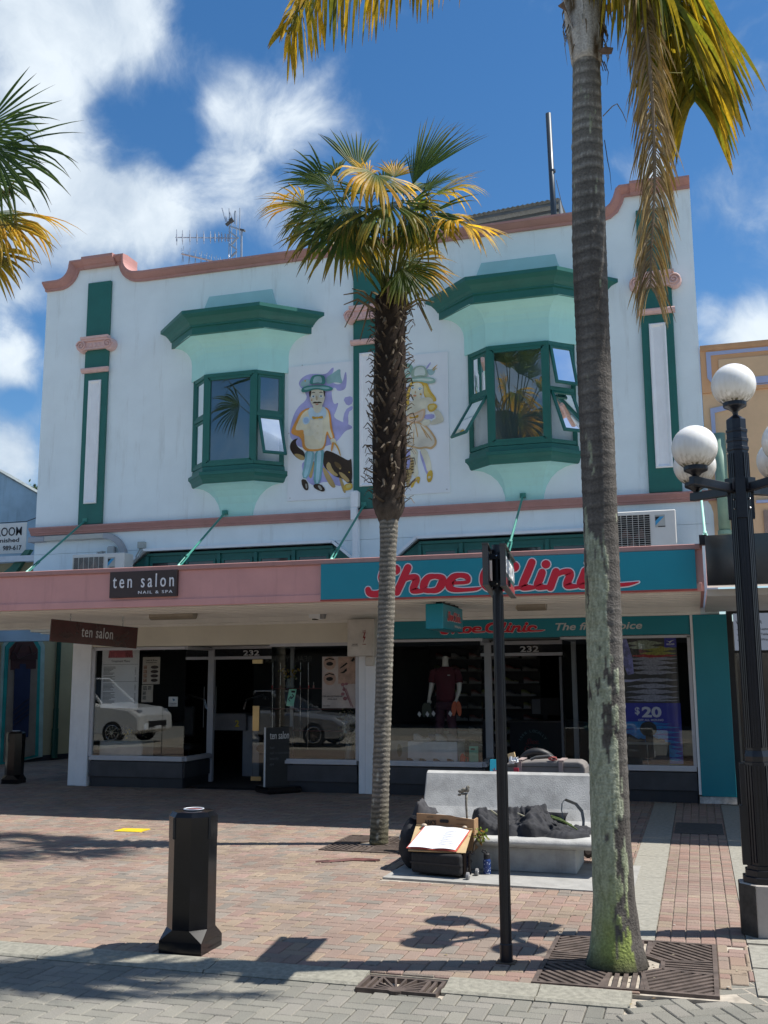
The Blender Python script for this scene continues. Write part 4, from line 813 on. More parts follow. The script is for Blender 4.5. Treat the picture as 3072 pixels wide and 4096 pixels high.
man = [(LV, [(130, 650), (180, 520), (270, 450), (250, 390), (190, 330), (215, 275), (290, 235), (420, 250), (470, 190), (490, 185), (480, 235), (430, 270), (500, 330), (560, 320), (580, 225), (592, 222), (596, 300), (585, 370), (520, 385), (500, 350), (470, 360), (470, 430), (490, 500), (530, 470), (510, 540), (480, 600), (560, 640), (640, 670), (640, 695), (580, 710), (520, 800), (430, 840), (300, 860), (200, 850), (160, 800), (120, 760)]),
 (LV, [(560, 440), (640, 420), (648, 480), (600, 510)]), (LV, [(560, 640), (580, 540), (640, 500), (648, 530), (605, 560), (610, 660), (590, 700)]), (LV, [(215, 960), (340, 960), (480, 1000), (560, 1080), (560, 1190), (420, 1120), (310, 1180), (235, 1080)]),
 (DKB, [(248, 885), (190, 850), (168, 800), (200, 768), (140, 790), (117, 850), (150, 910), (205, 955), (248, 955)]), (TAN, [(246, 925), (190, 900), (150, 905), (205, 955), (246, 955)]),
 ((.30, .50, .50), [(420, 270), (470, 240), (545, 188), (540, 250), (568, 325), (500, 305), (430, 330)]), ((.34, .52, .52), [(205, 335), (230, 290), (290, 282), (288, 335), (235, 352)]), (GLD, (250, 298, 7, 'e')),
 (TAN, [(300, 1000), (330, 950), (312, 1090), (292, 1112), (278, 1080)]), (TAN, [(392, 1000), (440, 1050), (508, 1170), (490, 1188), (458, 1172), (405, 1080)]), (TAN, [(520, 1060), (560, 1120), (592, 1222), (570, 1230), (545, 1160)]),
 (DKB, [(405, 870), (470, 885), (560, 932), (612, 962), (632, 935), (638, 1000), (642, 1130), (605, 1152), (560, 1105), (500, 1095), (440, 1045), (395, 1000)]), (TAN, [(420, 1000), (450, 960), (480, 1040), (530, 1080), (500, 1092), (440, 1046)]), (TAN, [(520, 1050), (565, 1060), (625, 1125), (600, 1142), (560, 1110)]), ((.16, .10, .04), [(485, 960), (540, 985), (560, 1030), (510, 1020)]), (TAN, (540, 1025, 7, 'e')), (YEL, (615, 1055, 6, 'e')), (DKB, (628, 1138, 12, 'e')),
 (YEL, [(566, 1160), (640, 1140), (648, 1195), (572, 1212)]), ((.74, .6, .2), [(585, 1165), (630, 1152), (634, 1180), (592, 1190)]),
 ((.22, .43, .46), [(250, 870), (325, 875), (322, 960), (275, 1112), (218, 1100), (245, 980)]), ((.36, .60, .66), [(268, 880), (310, 880), (300, 970), (262, 1100), (235, 1095), (262, 980)]), ((.18, .40, .42), [(330, 876), (410, 850), (396, 1000), (376, 1152), (316, 1152), (326, 1000)]), ((.40, .63, .70), [(350, 880), (385, 870), (378, 1000), (362, 1145), (335, 1145), (345, 1000)]),
 (DKB, [(216, 1108), (268, 1122), (282, 1200), (252, 1208), (225, 1170)]), (DKB, [(318, 1155), (378, 1150), (418, 1196), (402, 1220), (350, 1202), (320, 1182)]), ((.4, .38, .33), [(250, 1150), (265, 1150), (270, 1190), (255, 1190)]), ((.4, .38, .33), [(350, 1165), (375, 1165), (395, 1200), (375, 1205)]),
 (ORG, [(212, 552), (275, 518), (425, 508), (462, 560), (472, 690), (502, 782), (455, 792), (430, 722), (418, 862), (350, 882), (228, 880), (222, 765), (138, 742), (132, 708), (180, 610)]), (CRM, [(232, 560), (280, 530), (420, 520), (448, 565), (455, 690), (484, 772), (460, 776), (428, 690), (408, 850), (350, 866), (250, 862), (242, 760), (240, 700), (190, 710), (165, 700), (200, 620)]), ((.80, .75, .58), [(300, 560), (395, 560), (395, 800), (345, 800), (290, 700)]),
 (SKN, [(235, 708), (300, 692), (328, 735), (295, 758), (240, 748)]), (SKN, [(458, 780), (498, 772), (512, 810), (480, 830), (462, 812)]), (BLU, [(230, 600), (285, 590), (292, 640), (250, 665), (228, 640)]), ((.35, .5, .7), (258, 625, (22, 24), 'e')),
 (BLU, [(272, 545), (300, 505), (345, 555), (400, 502), (428, 540), (422, 600), (372, 628), (350, 602), (310, 628), (283, 600)]), (SKN, [(318, 500), (395, 490), (385, 545), (348, 572), (318, 540)]),
 (SKN, [(282, 385), (300, 365), (380, 358), (414, 372), (416, 425), (405, 475), (385, 510), (345, 532), (310, 505), (288, 450)]), (DKB, [(282, 385), (300, 368), (302, 400), (292, 440), (284, 420)]), (DKB, [(398, 368), (415, 375), (414, 440), (404, 410)]),
 (DKB, [(296, 402), (320, 386), (338, 398), (318, 396)]), (DKB, [(360, 400), (382, 384), (402, 398), (382, 394)]), ((.8, .82, .82), (316, 428, (17, 11), 'e')), ((.8, .82, .82), (380, 426, (17, 11), 'e')), ((.2, .4, .5), (318, 426, 8, 'e')), ((.2, .4, .5), (382, 424, 8, 'e')), ((.02, .02, .02), (318, 426, 4, 'e')), ((.02, .02, .02), (382, 424, 4, 'e')), ((.55, .45, .3), [(340, 420), (350, 420), (356, 458), (338, 460)]),
 (DKB, [(306, 484), (330, 468), (348, 474), (368, 468), (396, 480), (370, 482), (348, 482), (328, 484)]), ((.55, .2, .12), [(328, 490), (348, 486), (366, 490), (348, 498)]), ((.6, .25, .1), (305, 457, 6, 'e')),
 (GLD, [(304, 588), (345, 600), (396, 584), (400, 612), (350, 608), (312, 618)]), ((.72, .44, .08), (350, 603, 10, 'e')), (CRM, (354, 672, 10, 'e')), (CRM, (352, 730, 10, 'e')), (CRM, (350, 792, 10, 'e')), (ORG, [(462, 878), (470, 810), (492, 800), (475, 885)]), (GLD, [(495, 805), (530, 850), (548, 920), (540, 922), (520, 860), (488, 815)]),
 (TL, [(216, 375), (230, 350), (290, 333), (420, 333), (478, 352), (482, 372), (430, 386), (340, 362), (260, 392), (224, 394)]), (TLM, [(232, 362), (290, 345), (420, 345), (465, 358), (420, 370), (340, 352), (255, 376)]), (TL, [(280, 332), (300, 260), (340, 246), (390, 248), (416, 262), (420, 332), (350, 316)]), ((.33, .50, .52), [(310, 322), (322, 268), (345, 258), (385, 260), (392, 318), (350, 308)])]
wom = [(LV, [(1060, 330), (1085, 330), (1120, 400), (1080, 470), (1055, 440)]), (LV, [(1230, 580), (1322, 568), (1322, 612), (1240, 616)]), (LV, [(1045, 700), (1070, 690), (1060, 800), (1040, 780)]), (LV, [(1048, 880), (1130, 868), (1142, 1000), (1100, 1085), (1045, 1060)]), (LV, [(1190, 880), (1232, 880), (1292, 1070), (1262, 1100)]),
 ((.30, .52, .42), [(1048, 160), (1120, 148), (1152, 190), (1110, 270), (1050, 280)]), ((.50, .66, .6), [(1060, 190), (1110, 175), (1120, 220), (1070, 260)]), ((.36, .55, .55), [(1255, 200), (1300, 205), (1335, 180), (1322, 240), (1280, 258)]), (GLD, [(1300, 200), (1360, 150), (1310, 208)]), (GLD, [(1305, 210), (1358, 182), (1312, 216)]), (LV, [(1250, 190), (1290, 140), (1294, 150), (1262, 200)]),
 (YEL, [(1120, 305), (1080, 400), (1058, 480), (1078, 545), (1122, 545), (1110, 440), (1130, 340), (1240, 320), (1228, 440), (1335, 478), (1340, 440), (1292, 385), (1262, 310), (1200, 285)]), ((.75, .60, .22), [(1235, 330), (1252, 340), (1275, 400), (1320, 445), (1310, 465), (1240, 425)]),
 (SKN, [(1120, 855), (1190, 865), (1178, 980), (1195, 1090), (1142, 1095), (1128, 980)]), (SKN, [(1195, 860), (1256, 860), (1292, 960), (1302, 1052), (1264, 1062), (1240, 960)]), (YEL, [(1120, 1175), (1150, 1110), (1195, 1085), (1206, 1110), (1190, 1160), (1170, 1120), (1140, 1190)]), (YEL, [(1258, 1060), (1302, 1030), (1312, 1080), (1296, 1135), (1262, 1140)]), (SKN, [(1268, 1090), (1292, 1085), (1290, 1105), (1270, 1110)]),
 ((.66, .44, .22), [(1110, 640), (1215, 636), (1292, 700), (1356, 805), (1302, 872), (1250, 852), (1200, 868), (1150, 852), (1050, 835), (1058, 760)]), ((.76, .72, .60), [(1122, 650), (1205, 650), (1280, 712), (1335, 800), (1298, 850), (1250, 838), (1200, 852), (1150, 838), (1068, 820), (1078, 760)]),
 ((.6, .38, .16), [(1160, 650), (1168, 650), (1190, 760), (1180, 770)]), ((.6, .38, .16), [(1130, 660), (1138, 660), (1100, 760), (1090, 755)]), ((.6, .38, .16), [(1200, 660), (1210, 660), (1270, 770), (1262, 776)]), ((.6, .38, .16), [(1215, 680), (1225, 680), (1305, 790), (1298, 796)]), ((.6, .38, .16), [(1150, 700), (1156, 700), (1150, 830), (1142, 826)]),
 (SKN, [(1128, 460), (1222, 440), (1292, 428), (1325, 490), (1262, 525), (1180, 565), (1095, 590), (1085, 540)]), (SKN, [(1310, 545), (1356, 530), (1404, 612), (1392, 642), (1282, 668), (1300, 625), (1345, 605)]), (YEL, [(1262, 492), (1330, 482), (1352, 512), (1312, 556), (1270, 552)]), ((.75, .62, .25), [(1275, 500), (1320, 495), (1330, 512), (1300, 540), (1280, 535)]),
 ((.70, .48, .30), [(1085, 585), (1180, 555), (1252, 515), (1242, 605), (1200, 645), (1095, 645)]), ((.76, .62, .48), [(1100, 595), (1185, 568), (1235, 535), (1228, 600), (1195, 632), (1105, 635)]), (GLD, [(1112, 590), (1150, 600), (1190, 572), (1190, 604), (1150, 606), (1118, 614)]), (SKN, [(1205, 640), (1250, 615), (1300, 625), (1280, 665), (1230, 672)]),
 (SKN, [(1126, 330), (1180, 306), (1228, 328), (1228, 400), (1202, 445), (1165, 464), (1135, 432)]), ((.3, .5, .6), [(1120, 355), (1140, 342), (1160, 352), (1140, 368)]), ((.3, .5, .6), [(1182, 362), (1204, 348), (1222, 362), (1202, 374)]), ((.85, .86, .86), (1142, 360, (13, 8), 'e')), ((.85, .86, .86), (1200, 368, (14, 8), 'e')), ((.05, .1, .15), (1143, 360, 6, 'e')), ((.05, .1, .15), (1201, 368, 6, 'e')), ((.62, .3, .15), [(1140, 420), (1160, 410), (1178, 420), (1160, 432)]), ((.55, .4, .2), [(1160, 380), (1168, 380), (1172, 400), (1158, 402)]), (GLD, (1208, 408, 8, 'e')),
 ((.28, .44, .36), [(1075, 300), (1110, 275), (1200, 262), (1300, 268), (1338, 290), (1320, 318), (1260, 320), (1200, 300), (1110, 310)]), ((.56, .66, .58), [(1095, 296), (1200, 275), (1300, 280), (1320, 292), (1270, 304), (1200, 290)]), ((.34, .46, .36), [(1120, 272), (1140, 190), (1200, 168), (1252, 180), (1272, 266), (1200, 258)]), ((.62, .70, .64), [(1150, 262), (1160, 195), (1200, 180), (1240, 190), (1250, 255), (1200, 248)]),
 (TAN, [(1028, 1020), (1075, 1012), (1108, 1050), (1128, 940), (1102, 930), (1078, 955), (1072, 942), (1105, 918), (1152, 950), (1152, 1020), (1122, 1110), (1110, 1180), (1090, 1180), (1090, 1130), (1050, 1120)])]
for k in range(5): wom.append((DKB, [(1040+14*k, 1025+3*k), (1047+14*k, 1025+3*k), (1062+12*k, 1085), (1055+12*k, 1092)]))
for k in range(5): wom.append((DKB, [(1122+3*k, 960+24*k), (1152, 955+24*k), (1152, 964+24*k), (1122+2*k, 970+24*k)]))
mural(-6.39, -5.225, 4.70, 7.02, 'painted panel of a moustached man in orange jacket with a dog', man)
mural(-4.735, -3.605, 4.69, 7.02, 'painted panel of a blonde woman in hat and pale dress', wom)
# ================================================================== SIGNS
SCL = { # script lettering: centre lines of heavy slanted strokes, unit = cap height
 'S': [([(.02, .17), (.05, .05), (.16, .01), (.28, .05), (.34, .22), (.33, .42), (.30, .58), (.33, .76), (.42, .87), (.58, .87)], [.14, .15, .16, .18, .2, .2, .19, .17, .15, .14], 0), ([(.56, .80), (.565, .80), (.57, .80)], .23, 0)],
 'h': [([(.06, .06), (.13, .30), (.20, .56), (.28, .86)], .175, 0), ([(.20, .44), (.30, .53), (.42, .53), (.44, .42), (.38, .17), (.40, .08), (.56, .065)], [.08, .12, .15, .17, .17, .14, .08], 0)],
 'o': [([(.13, .085), (.08, .16), (.10, .34), (.18, .51), (.30, .54), (.42, .50), (.45, .40), (.41, .22), (.33, .09), (.22, .07)], [.12, .17, .19, .15, .11, .14, .18, .19, .14, .11], 1)],
 'e': [([(.16, .30), (.40, .31), (.44, .40), (.40, .50), (.28, .545), (.16, .50), (.085, .34), (.08, .17), (.16, .085), (.34, .06), (.58, .08), (.68, .13)], [.08, .08, .11, .13, .11, .15, .19, .17, .12, .09, .08, .02], 0)],
 'C': [([(.66, .80), (.60, .87), (.45, .90), (.30, .86), (.17, .72), (.10, .50), (.10, .26), (.18, .10), (.34, .05), (.60, .06), (.84, .10), (.94, .15)], [.13, .12, .12, .15, .19, .21, .20, .16, .11, .09, .07, .02], 0), ([(.645, .76), (.65, .76), (.655, .76)], .23, 0)],
 'l': [([(.28, .88), (.19, .52), (.10, .16), (.13, .075), (.30, .07)], [.17, .18, .17, .14, .09], 0)],
 'i': [([(.19, .54), (.15, .36), (.10, .16), (.13, .075), (.30, .07)], [.17, .175, .17, .14, .09], 0), ([(.262, .80), (.265, .80), (.268, .80)], .19, 0)],
 'n': [([(.17, .55), (.12, .33), (.06, .06)], .17, 0), ([(.17, .42), (.28, .53), (.40, .53), (.42, .42), (.36, .17), (.38, .08), (.54, .065)], [.08, .12, .15, .17, .17, .14, .08], 0)],
 'c': [([(.42, .41), (.41, .49), (.30, .55), (.17, .50), (.09, .34), (.08, .17), (.17, .085), (.36, .06), (.66, .08), (.84, .14)], [.16, .13, .11, .15, .19, .17, .12, .09, .08, .02], 0)]}
ADV = {'S': .53, 'h': .50, 'o': .50, 'e': .62, 'C': .70, 'l': .27, 'i': .27, 'n': .50, 'c': .6}
def dense(pts, w, closed):
    W = w if hasattr(w, '__len__') else [w]*len(pts); n = len(pts); P, Q = [], []
    rng = range(n) if closed else range(n-1); sub = 4
    g = lambda i: pts[i % n] if closed else pts[max(0, min(n-1, i))]
    for i in rng:
        p0, p1, p2, p3 = g(i-1), g(i), g(i+1), g(i+2)
        for k in range(sub):
            t = k/sub; f = lambda a, b, c, d: .5*((2*b)+(-a+c)*t+(2*a-5*b+4*c-d)*t*t+(-a+3*b-3*c+d)*t**3)
            P.append((f(p0[0], p1[0], p2[0], p3[0]), f(p0[1], p1[1], p2[1], p3[1]))); Q.append(W[i]+(W[(i+1) % n]-W[i])*t)
    if not closed: P.append(pts[-1]); Q.append(W[-1])
    return P, Q
def script_word(parent, word, pos, cap, width, right=(1, 0, 0), up=(0, 0, 1), outline=.075, th=.002, matR=None, matW=None):
    right, up = Vector(right).normalized(), Vector(up).normalized(); x = 0; lay_ = []
    for ch in word:
        if ch == ' ': x += .02; continue
        lay_.append((ch, x)); x += ADV[ch]
    tw = x+.25; sx = width/(tw*cap)
    for k, (ch, lx) in enumerate(lay_):
        a, b = MB(), MB()
        for j, (pts, w, closed) in enumerate(SCL[ch]):
            P, Q = dense(pts, w, closed); P = [((p[0]+lx)*sx, p[1]) for p in P]
            sc_ = (1.0+(sx-1)*.55)*1.02
            stroke_geo(a, P, [q*sc_+outline for q in Q], pos, cap, right, up, th+.0006*k+.0003*j, closed); stroke_geo(b, P, [q*sc_ for q in Q], pos, cap, right, up, th*2.5+.006+.0006*k+.0003*j, closed)
        a.build('letter_outline', matW or WLET, parent); b.build('letter', matR or RED, parent)
ss = thing('shoe_shop_sign', (-2.3, -3.05, 2.78), 'long teal Shoe Clinic sign board on the canopy edge', 'sign')
MB().box(-4.66, .055, -3.055, -3.02, 2.79, 3.255).build('board', TEAL, ss); MB().box(-4.665, .06, -3.058, -3.02, 2.772, 2.789).build('bottom_edge', mat('red_sign_edge', (.38, .06, .05), .5), ss)
script_word(ss, 'Shoe Clinic', (-4.02, -3.056, 2.835), .385, 3.42, outline=.072)
sf = thing('shopfront_sign', (-2.4, -.04, 2.4), 'teal shopfront strip reading Shoe Clinic The first choice above entrance', 'sign')
MB().box(-4.74, -.08, -.048, -.031, 2.385, 2.655).build('board', TEALW, sf)
script_word(sf, 'Shoe Clinic', (-3.78, -.05, 2.46), .15, 1.62, outline=.072)
t = MB(); put_text(t, 'The first choice', (-2.03, -.053, 2.475), .15, width=1.27, shear=.25, bold=.02, thick=.003); t.build('lettering', mat('pale_grey_lettering', (.55, .56, .55), .5, var=0), sf)
# hanging light box, square to the shop front
hb = thing('hanging_light_box', (-3.22, -2.0, 2.43), 'teal hanging light box sign under canopy behind the slim palm trunk', 'sign')
pA, pB = at(1721, 2470, -2.45), at(1858, 2490, -1.35)
xh = -3.22; MB().box(xh-.17, xh+.07, -2.5, -1.32, 2.41, 2.74).build('case', TEAL, hb, bev=.008); MB().box(xh-.05, xh+.03, -2.4, -1.4, 2.737, 2.80).build('hanger_bar', BLACKM, hb)
script_word(hb, 'Shoe Clinic', (xh+.072, -2.28, 2.53), .13, .80, right=(0, 1, 0), outline=.09); t = MB(); put_text(t, 'The fitting choice', (xh+.074, -1.86, 2.455), .05, right=(0, 1, 0), width=.42, thick=.002); t.build('lettering', GREYLET, hb)
ts = thing('salon_fascia_sign', (-7.29, -3.04, 2.9), 'chocolate brown ten salon nail and spa board on pink fascia', 'sign')
MB().box(-7.81, -6.765, -3.055, -3.002, 2.90, 3.262).build('board', BROWNS, ts)
t = MB(); put_text(t, 'ten salon', (-7.755, -3.058, 3.035), .27, width=.95, bold=.002, thick=.008, spacing=1.45); t.build('lettering', WLET, ts); t = MB(); put_text(t, 'NAIL & SPA', (-7.36, -3.058, 2.945), .058, width=.53, bold=.006, thick=.004, spacing=1.3); t.build('small_lettering', WLET, ts)
hs = thing('salon_hanging_sign', (-8.86, -1.45, 2.30), 'maroon ten salon board hanging on chains under the canopy', 'sign')
hA, hB = Vector((-9.262, -2.3, 2.515)), Vector((-8.615, -.9, 2.435)); u = (hB-hA); L_ = u.length; u.normalize(); n_ = Vector((u.y, -u.x, 0)).normalized(); c = (hA+hB)/2; hv = n_.cross(u).normalized(); hv = hv if hv.z > 0 else -hv
MB().obox(c, u*L_/2, n_*.012, hv*.168).build('board', MAROON, hs)
t = MB(); put_text(t, 'ten salon', c-u*.25+n_*.014-hv*.055, .24, right=u, up=hv, width=.56, thick=.004, spacing=1.1); t.build('lettering', GREYLET, hs)
for s in (-.46, .52):
    m_ = MB(); 
    for k in range(4): z = 2.645+k*.042; e = u if k % 2 else n_; q = c+u*s*L_*.62; q.z = z+(.035 if s < 0 else -.005); m_.tube([q+e*.011*math.cos(a_)+Vector((0, 0, .024*math.sin(a_))) for a_ in [i*.785 for i in range(9)]], .0045, 5)
    m_.build('chain', STEEL, hs)
mbx = thing('meter_box', (-5.03, -.2, 2.12), 'white electrical meter cabinet on the middle pier with warning stickers', 'meter box')
MB().box(-5.245, -4.80, -.27, -.06, 2.12, 2.70).build('cabinet', mat('cabinet_cream', (.60, .56, .50), .5), mbx, bev=.008); MB().box(-5.215, -4.83, -.28, -.2705, 2.15, 2.67).build('cabinet_door', mat('cabinet_cream', (.6, .56, .5)), mbx, bev=.004)
t = MB(); t.prism([(-4.955, 2.49), (-4.985, 2.40), (-4.962, 2.40), (-4.98, 2.32), (-4.935, 2.42), (-4.958, 2.42), (-4.94, 2.49)], 'y', -.2825, -.2812); put_text(t, 'LIVE', (-4.985, -.2812, 2.50), .026, width=.05, bold=.03, thick=.001); put_text(t, 'WIRES', (-4.99, -.2812, 2.475), .02, width=.06, bold=.03, thick=.001); put_text(t, 'DANGER', (-4.99, -.2812, 2.295), .02, width=.06, bold=.03, thick=.001); t.build('warning_lettering', mat('warning_red', (.25, .02, .02), .5, var=0), mbx)
t = MB(); put_text(t, 'DANGER', (-5.16, -.2812, 2.295), .025, width=.09, bold=.02, thick=.001); t.box(-5.17, -5.06, -.2816, -.2805, 2.285, 2.288); t.box(-5.17, -5.06, -.2816, -.2805, 2.275, 2.278); t.build('danger_lettering', dk, mbx)
MB().box(-5.0, -4.86, -.12, -.057, 1.97, 2.118).build('conduit_box', mat('cabinet_cream', (.6, .56, .5)), mbx, bev=.01)
tc_ = mat('tube_light_cover', (.30, .26, .20), .35, var=.1)
for (x0, x1, y, lb) in ((-8.05, -7.30, -1.45, 'long grey tube light fixed under the salon canopy'), (-2.33, -1.93, -1.5, 'short grey tube light under canopy near the shoe shop fascia')):
    tl = thing('tube_light', ((x0+x1)/2, y, 2.7), lb, 'light', 'fluorescent fittings under the canopy')
    m_ = MB(); m_.loft([[(x, y+math.cos(a_)*.085, 2.765+math.sin(a_)*.085*(1 if math.sin(a_) < 0 else .2)) for a_ in [i*math.pi/7 for i in range(14)]] for x in (x0, x0+.02, x1-.02, x1)]); m_.build('diffuser', tc_, tl)
    for s in (-.03, .03): MB().sphere((x0-.006, y+s, 2.725), .020, 8, 6, 0, (1, 1, 1.4)).build('tube_cap', mat('tube_cap', (.7, .6, .45), .5), tl)
cm_ = thing('security_camera', (-5.6, -.6, 2.68), 'white security camera fixed under canopy near meter box', 'camera')
MB().obox((-5.66, -.6, 2.745), (.09, 0, -.015), (0, .05, 0), (.0, 0, .045)).build('housing', WHITE2, cm_); MB().obox((-5.55, -.58, 2.745), (.045, 0, .0), (0, .05, 0), (0.01, 0, .05)).build('bracket', mat('bracket_grey', (.3, .3, .3), .5), cm_); MB().box(-5.70, -5.62, -.63, -.57, 2.68, 2.70).build('lens', BLACK, cm_)
ab = thing('sandwich_board', (-6.45, -.1, 0), 'black ten salon sandwich board standing by the salon doorway', 'sign')
q0, q1 = Vector((-6.60, -.30, 0)), Vector((-6.30, .05, 0)); u = (q1-q0).normalized(); n_ = Vector((u.y, -u.x, 0)); c = (q0+q1)/2; w_ = .24
MB().obox(c+Vector((0, 0, .55)), u*w_, n_*.02, Vector((0, 0, .46))).build('board', BLACKM, ab); MB().obox(c+Vector((0, 0, .05)), u*.30, n_*.26, Vector((0, 0, .05))).build('foot', BLACK, ab, bev=.03); MB().obox(c-u*(w_+.006)+Vector((0, 0, .55)), u*.005, n_*.022, Vector((0, 0, .465))).build('edge', GREYLET, ab)
t = MB(); put_text(t, 'ten salon', c-u*.17+n_*.022+Vector((0, 0, .83)), .17, right=u, width=.34, thick=.002); t.build('lettering', GREYLET, ab)
for k, s in enumerate(('hair', 'nail treatments', 'beauty', 'spa')): t = MB(); put_text(t, s, c-u*.17+n_*.022+Vector((0, 0, .68-.085*k)), .06, right=u, thick=.001); t.build('chalk_lettering', mat('chalk_grey', (.12, .12, .12), .8, var=0), ab)
dm = thing('door_mat', (-7.4, .55, 0), 'dark welcome mat on the tiles before the salon door', 'door mat'); MB().box(-8.0, -6.75, .05, .92, .0, .014).build('mat', mat('black_rubber_mat', (.012, .012, .013), .9), dm)
t = MB(); put_text(t, 'Welcome', (-7.85, .32, .0145), .26, up=(0, 1, 0), width=.95, shear=.3, thick=.001); t.build('lettering', mat('mat_brown_lettering', (.06, .028, .025), .8, var=0), dm)
# ================================================================== PALMS
LEAF = attr_mat('palm_leaf', .5, .50, .2, bs=40); DRY = attr_mat('dry_leaf', .7, .12, .2, bs=60); BARK = attr_mat('palm_bark', .92, 0, .15, bump=.8, bs=70); FIBRE = attr_mat('palm_fibre', .95, 0, .1, bump=1., bs=120)
G1, G2, G3 = (.068, .118, .026), (.098, .155, .032), (.046, .085, .022); Y1, Y2 = (.74, .46, .035), (.62, .34, .03); BRN = (.13, .07, .025); DK = (.05, .035, .02); STRAW = (.52, .42, .22)
def lerp(a, b, t): t = max(0, min(1, t)); return tuple(a[i]+(b[i]-a[i])*t for i in range(3))
def fan_frond(parent, base, hub, tip, normal, spread=210, n=38, droop=.25, yellow=.0, green=G1, ty=.55, cup=.12, seed=0, wmax=.064, split=.50, fold=0.0):
    rnd = random.Random(seed); base, hub, tip = Vector(base), Vector(hub), Vector(tip); d = (tip-hub); Ln = d.length; d.normalize(); n = int(n*.68); droop *= .72
    nn = Vector(normal)+Vector((rnd.gauss(0, .22), rnd.gauss(0, .22), rnd.gauss(0, .22))); nn = (nn-d*nn.dot(d)).normalized(); s = d.cross(nn)
    mid = (base+hub)/2+Vector((0, 0, .05)); pt = MB(); pt.tube([base, mid, hub, hub+d*Ln*.1], [.014, .010, .009, .004], 5, colr=lerp(green, (.16, .17, .05), .6)); bl = MB(); da = R(spread)/n
    for k in range(n):
        a = -R(spread)/2+da*(k+.5); e = (d*math.cos(a)+s*math.sin(a)); l = Ln*(.62+.38*math.cos(a*.55))*rnd.uniform(.90, 1.06)
        dr = droop*rnd.uniform(.25, 2.0)*(1.0+.8*abs(math.sin(a))); bend = rnd.random() < .34; yk = yellow*rnd.uniform(.6, 1.25); tipb = rnd.uniform(.82, .97) if yellow < .9 else rnd.uniform(.7, .92); gk = lerp(green, G2 if rnd.random() < .5 else G3, rnd.random()); yk_c = Y1 if rnd.random() < .6 else Y2
        ts = (0.03, .2, split, .58, .72, .86, 1.0); prev = None; v = []; c = []; fs = []
        tw = rnd.uniform(-.5, .5); pos = hub.copy(); pt_ = 0; dirv_ = e.copy()
        for i, t in enumerate(ts):
            sag = dr*max(0, t-.18)**1.7*2.2
            if bend and t > .62: sag += dr*1.2*(t-.62)*2.2+.4*(t-.62)
            dir_t = (e+Vector((0, 0, -1))*sag*1.5).normalized(); pos = pos+dir_t*(l*(t-pt_)); pt_ = t
            arc_w = 2*l*t*math.tan(da/2)*.98; w = min(arc_w, wmax) if t <= split else min(2*l*split*math.tan(da/2), wmax)*max(.04, 1-((t-split)/(1-split))**1.6)
            side = e.cross(nn); side = (side*math.cos(tw*t)+nn*math.sin(tw*t)*.9); off = nn*(cup*Ln*(math.sin(a)**2)*t+fold*abs(math.sin(a))*l*t)
            p = pos+off; ridge = nn*(.35*w if t > .05 else 0)
            v += [p-side*w/2, p+ridge*.6, p+side*w/2]
            yt = yk*max(0, min(1, (t-ty+.35*yk)/.35)); cc = lerp(gk, yk_c, yt)
            if t > tipb: cc = lerp(cc, BRN if rnd.random() < .7 else DK, (t-tipb)/(1-tipb)*1.1)
            c += [cc, tuple(x*.8 for x in cc), cc]
            if i: b = 3*(i-1); fs += [(b, b+3, b+4, b+1), (b+1, b+4, b+5, b+2)]
        bl.add(v, fs, 0, c)
    o = bl.build('frond', LEAF, parent); pt.build('petiole', LEAF, o); return o
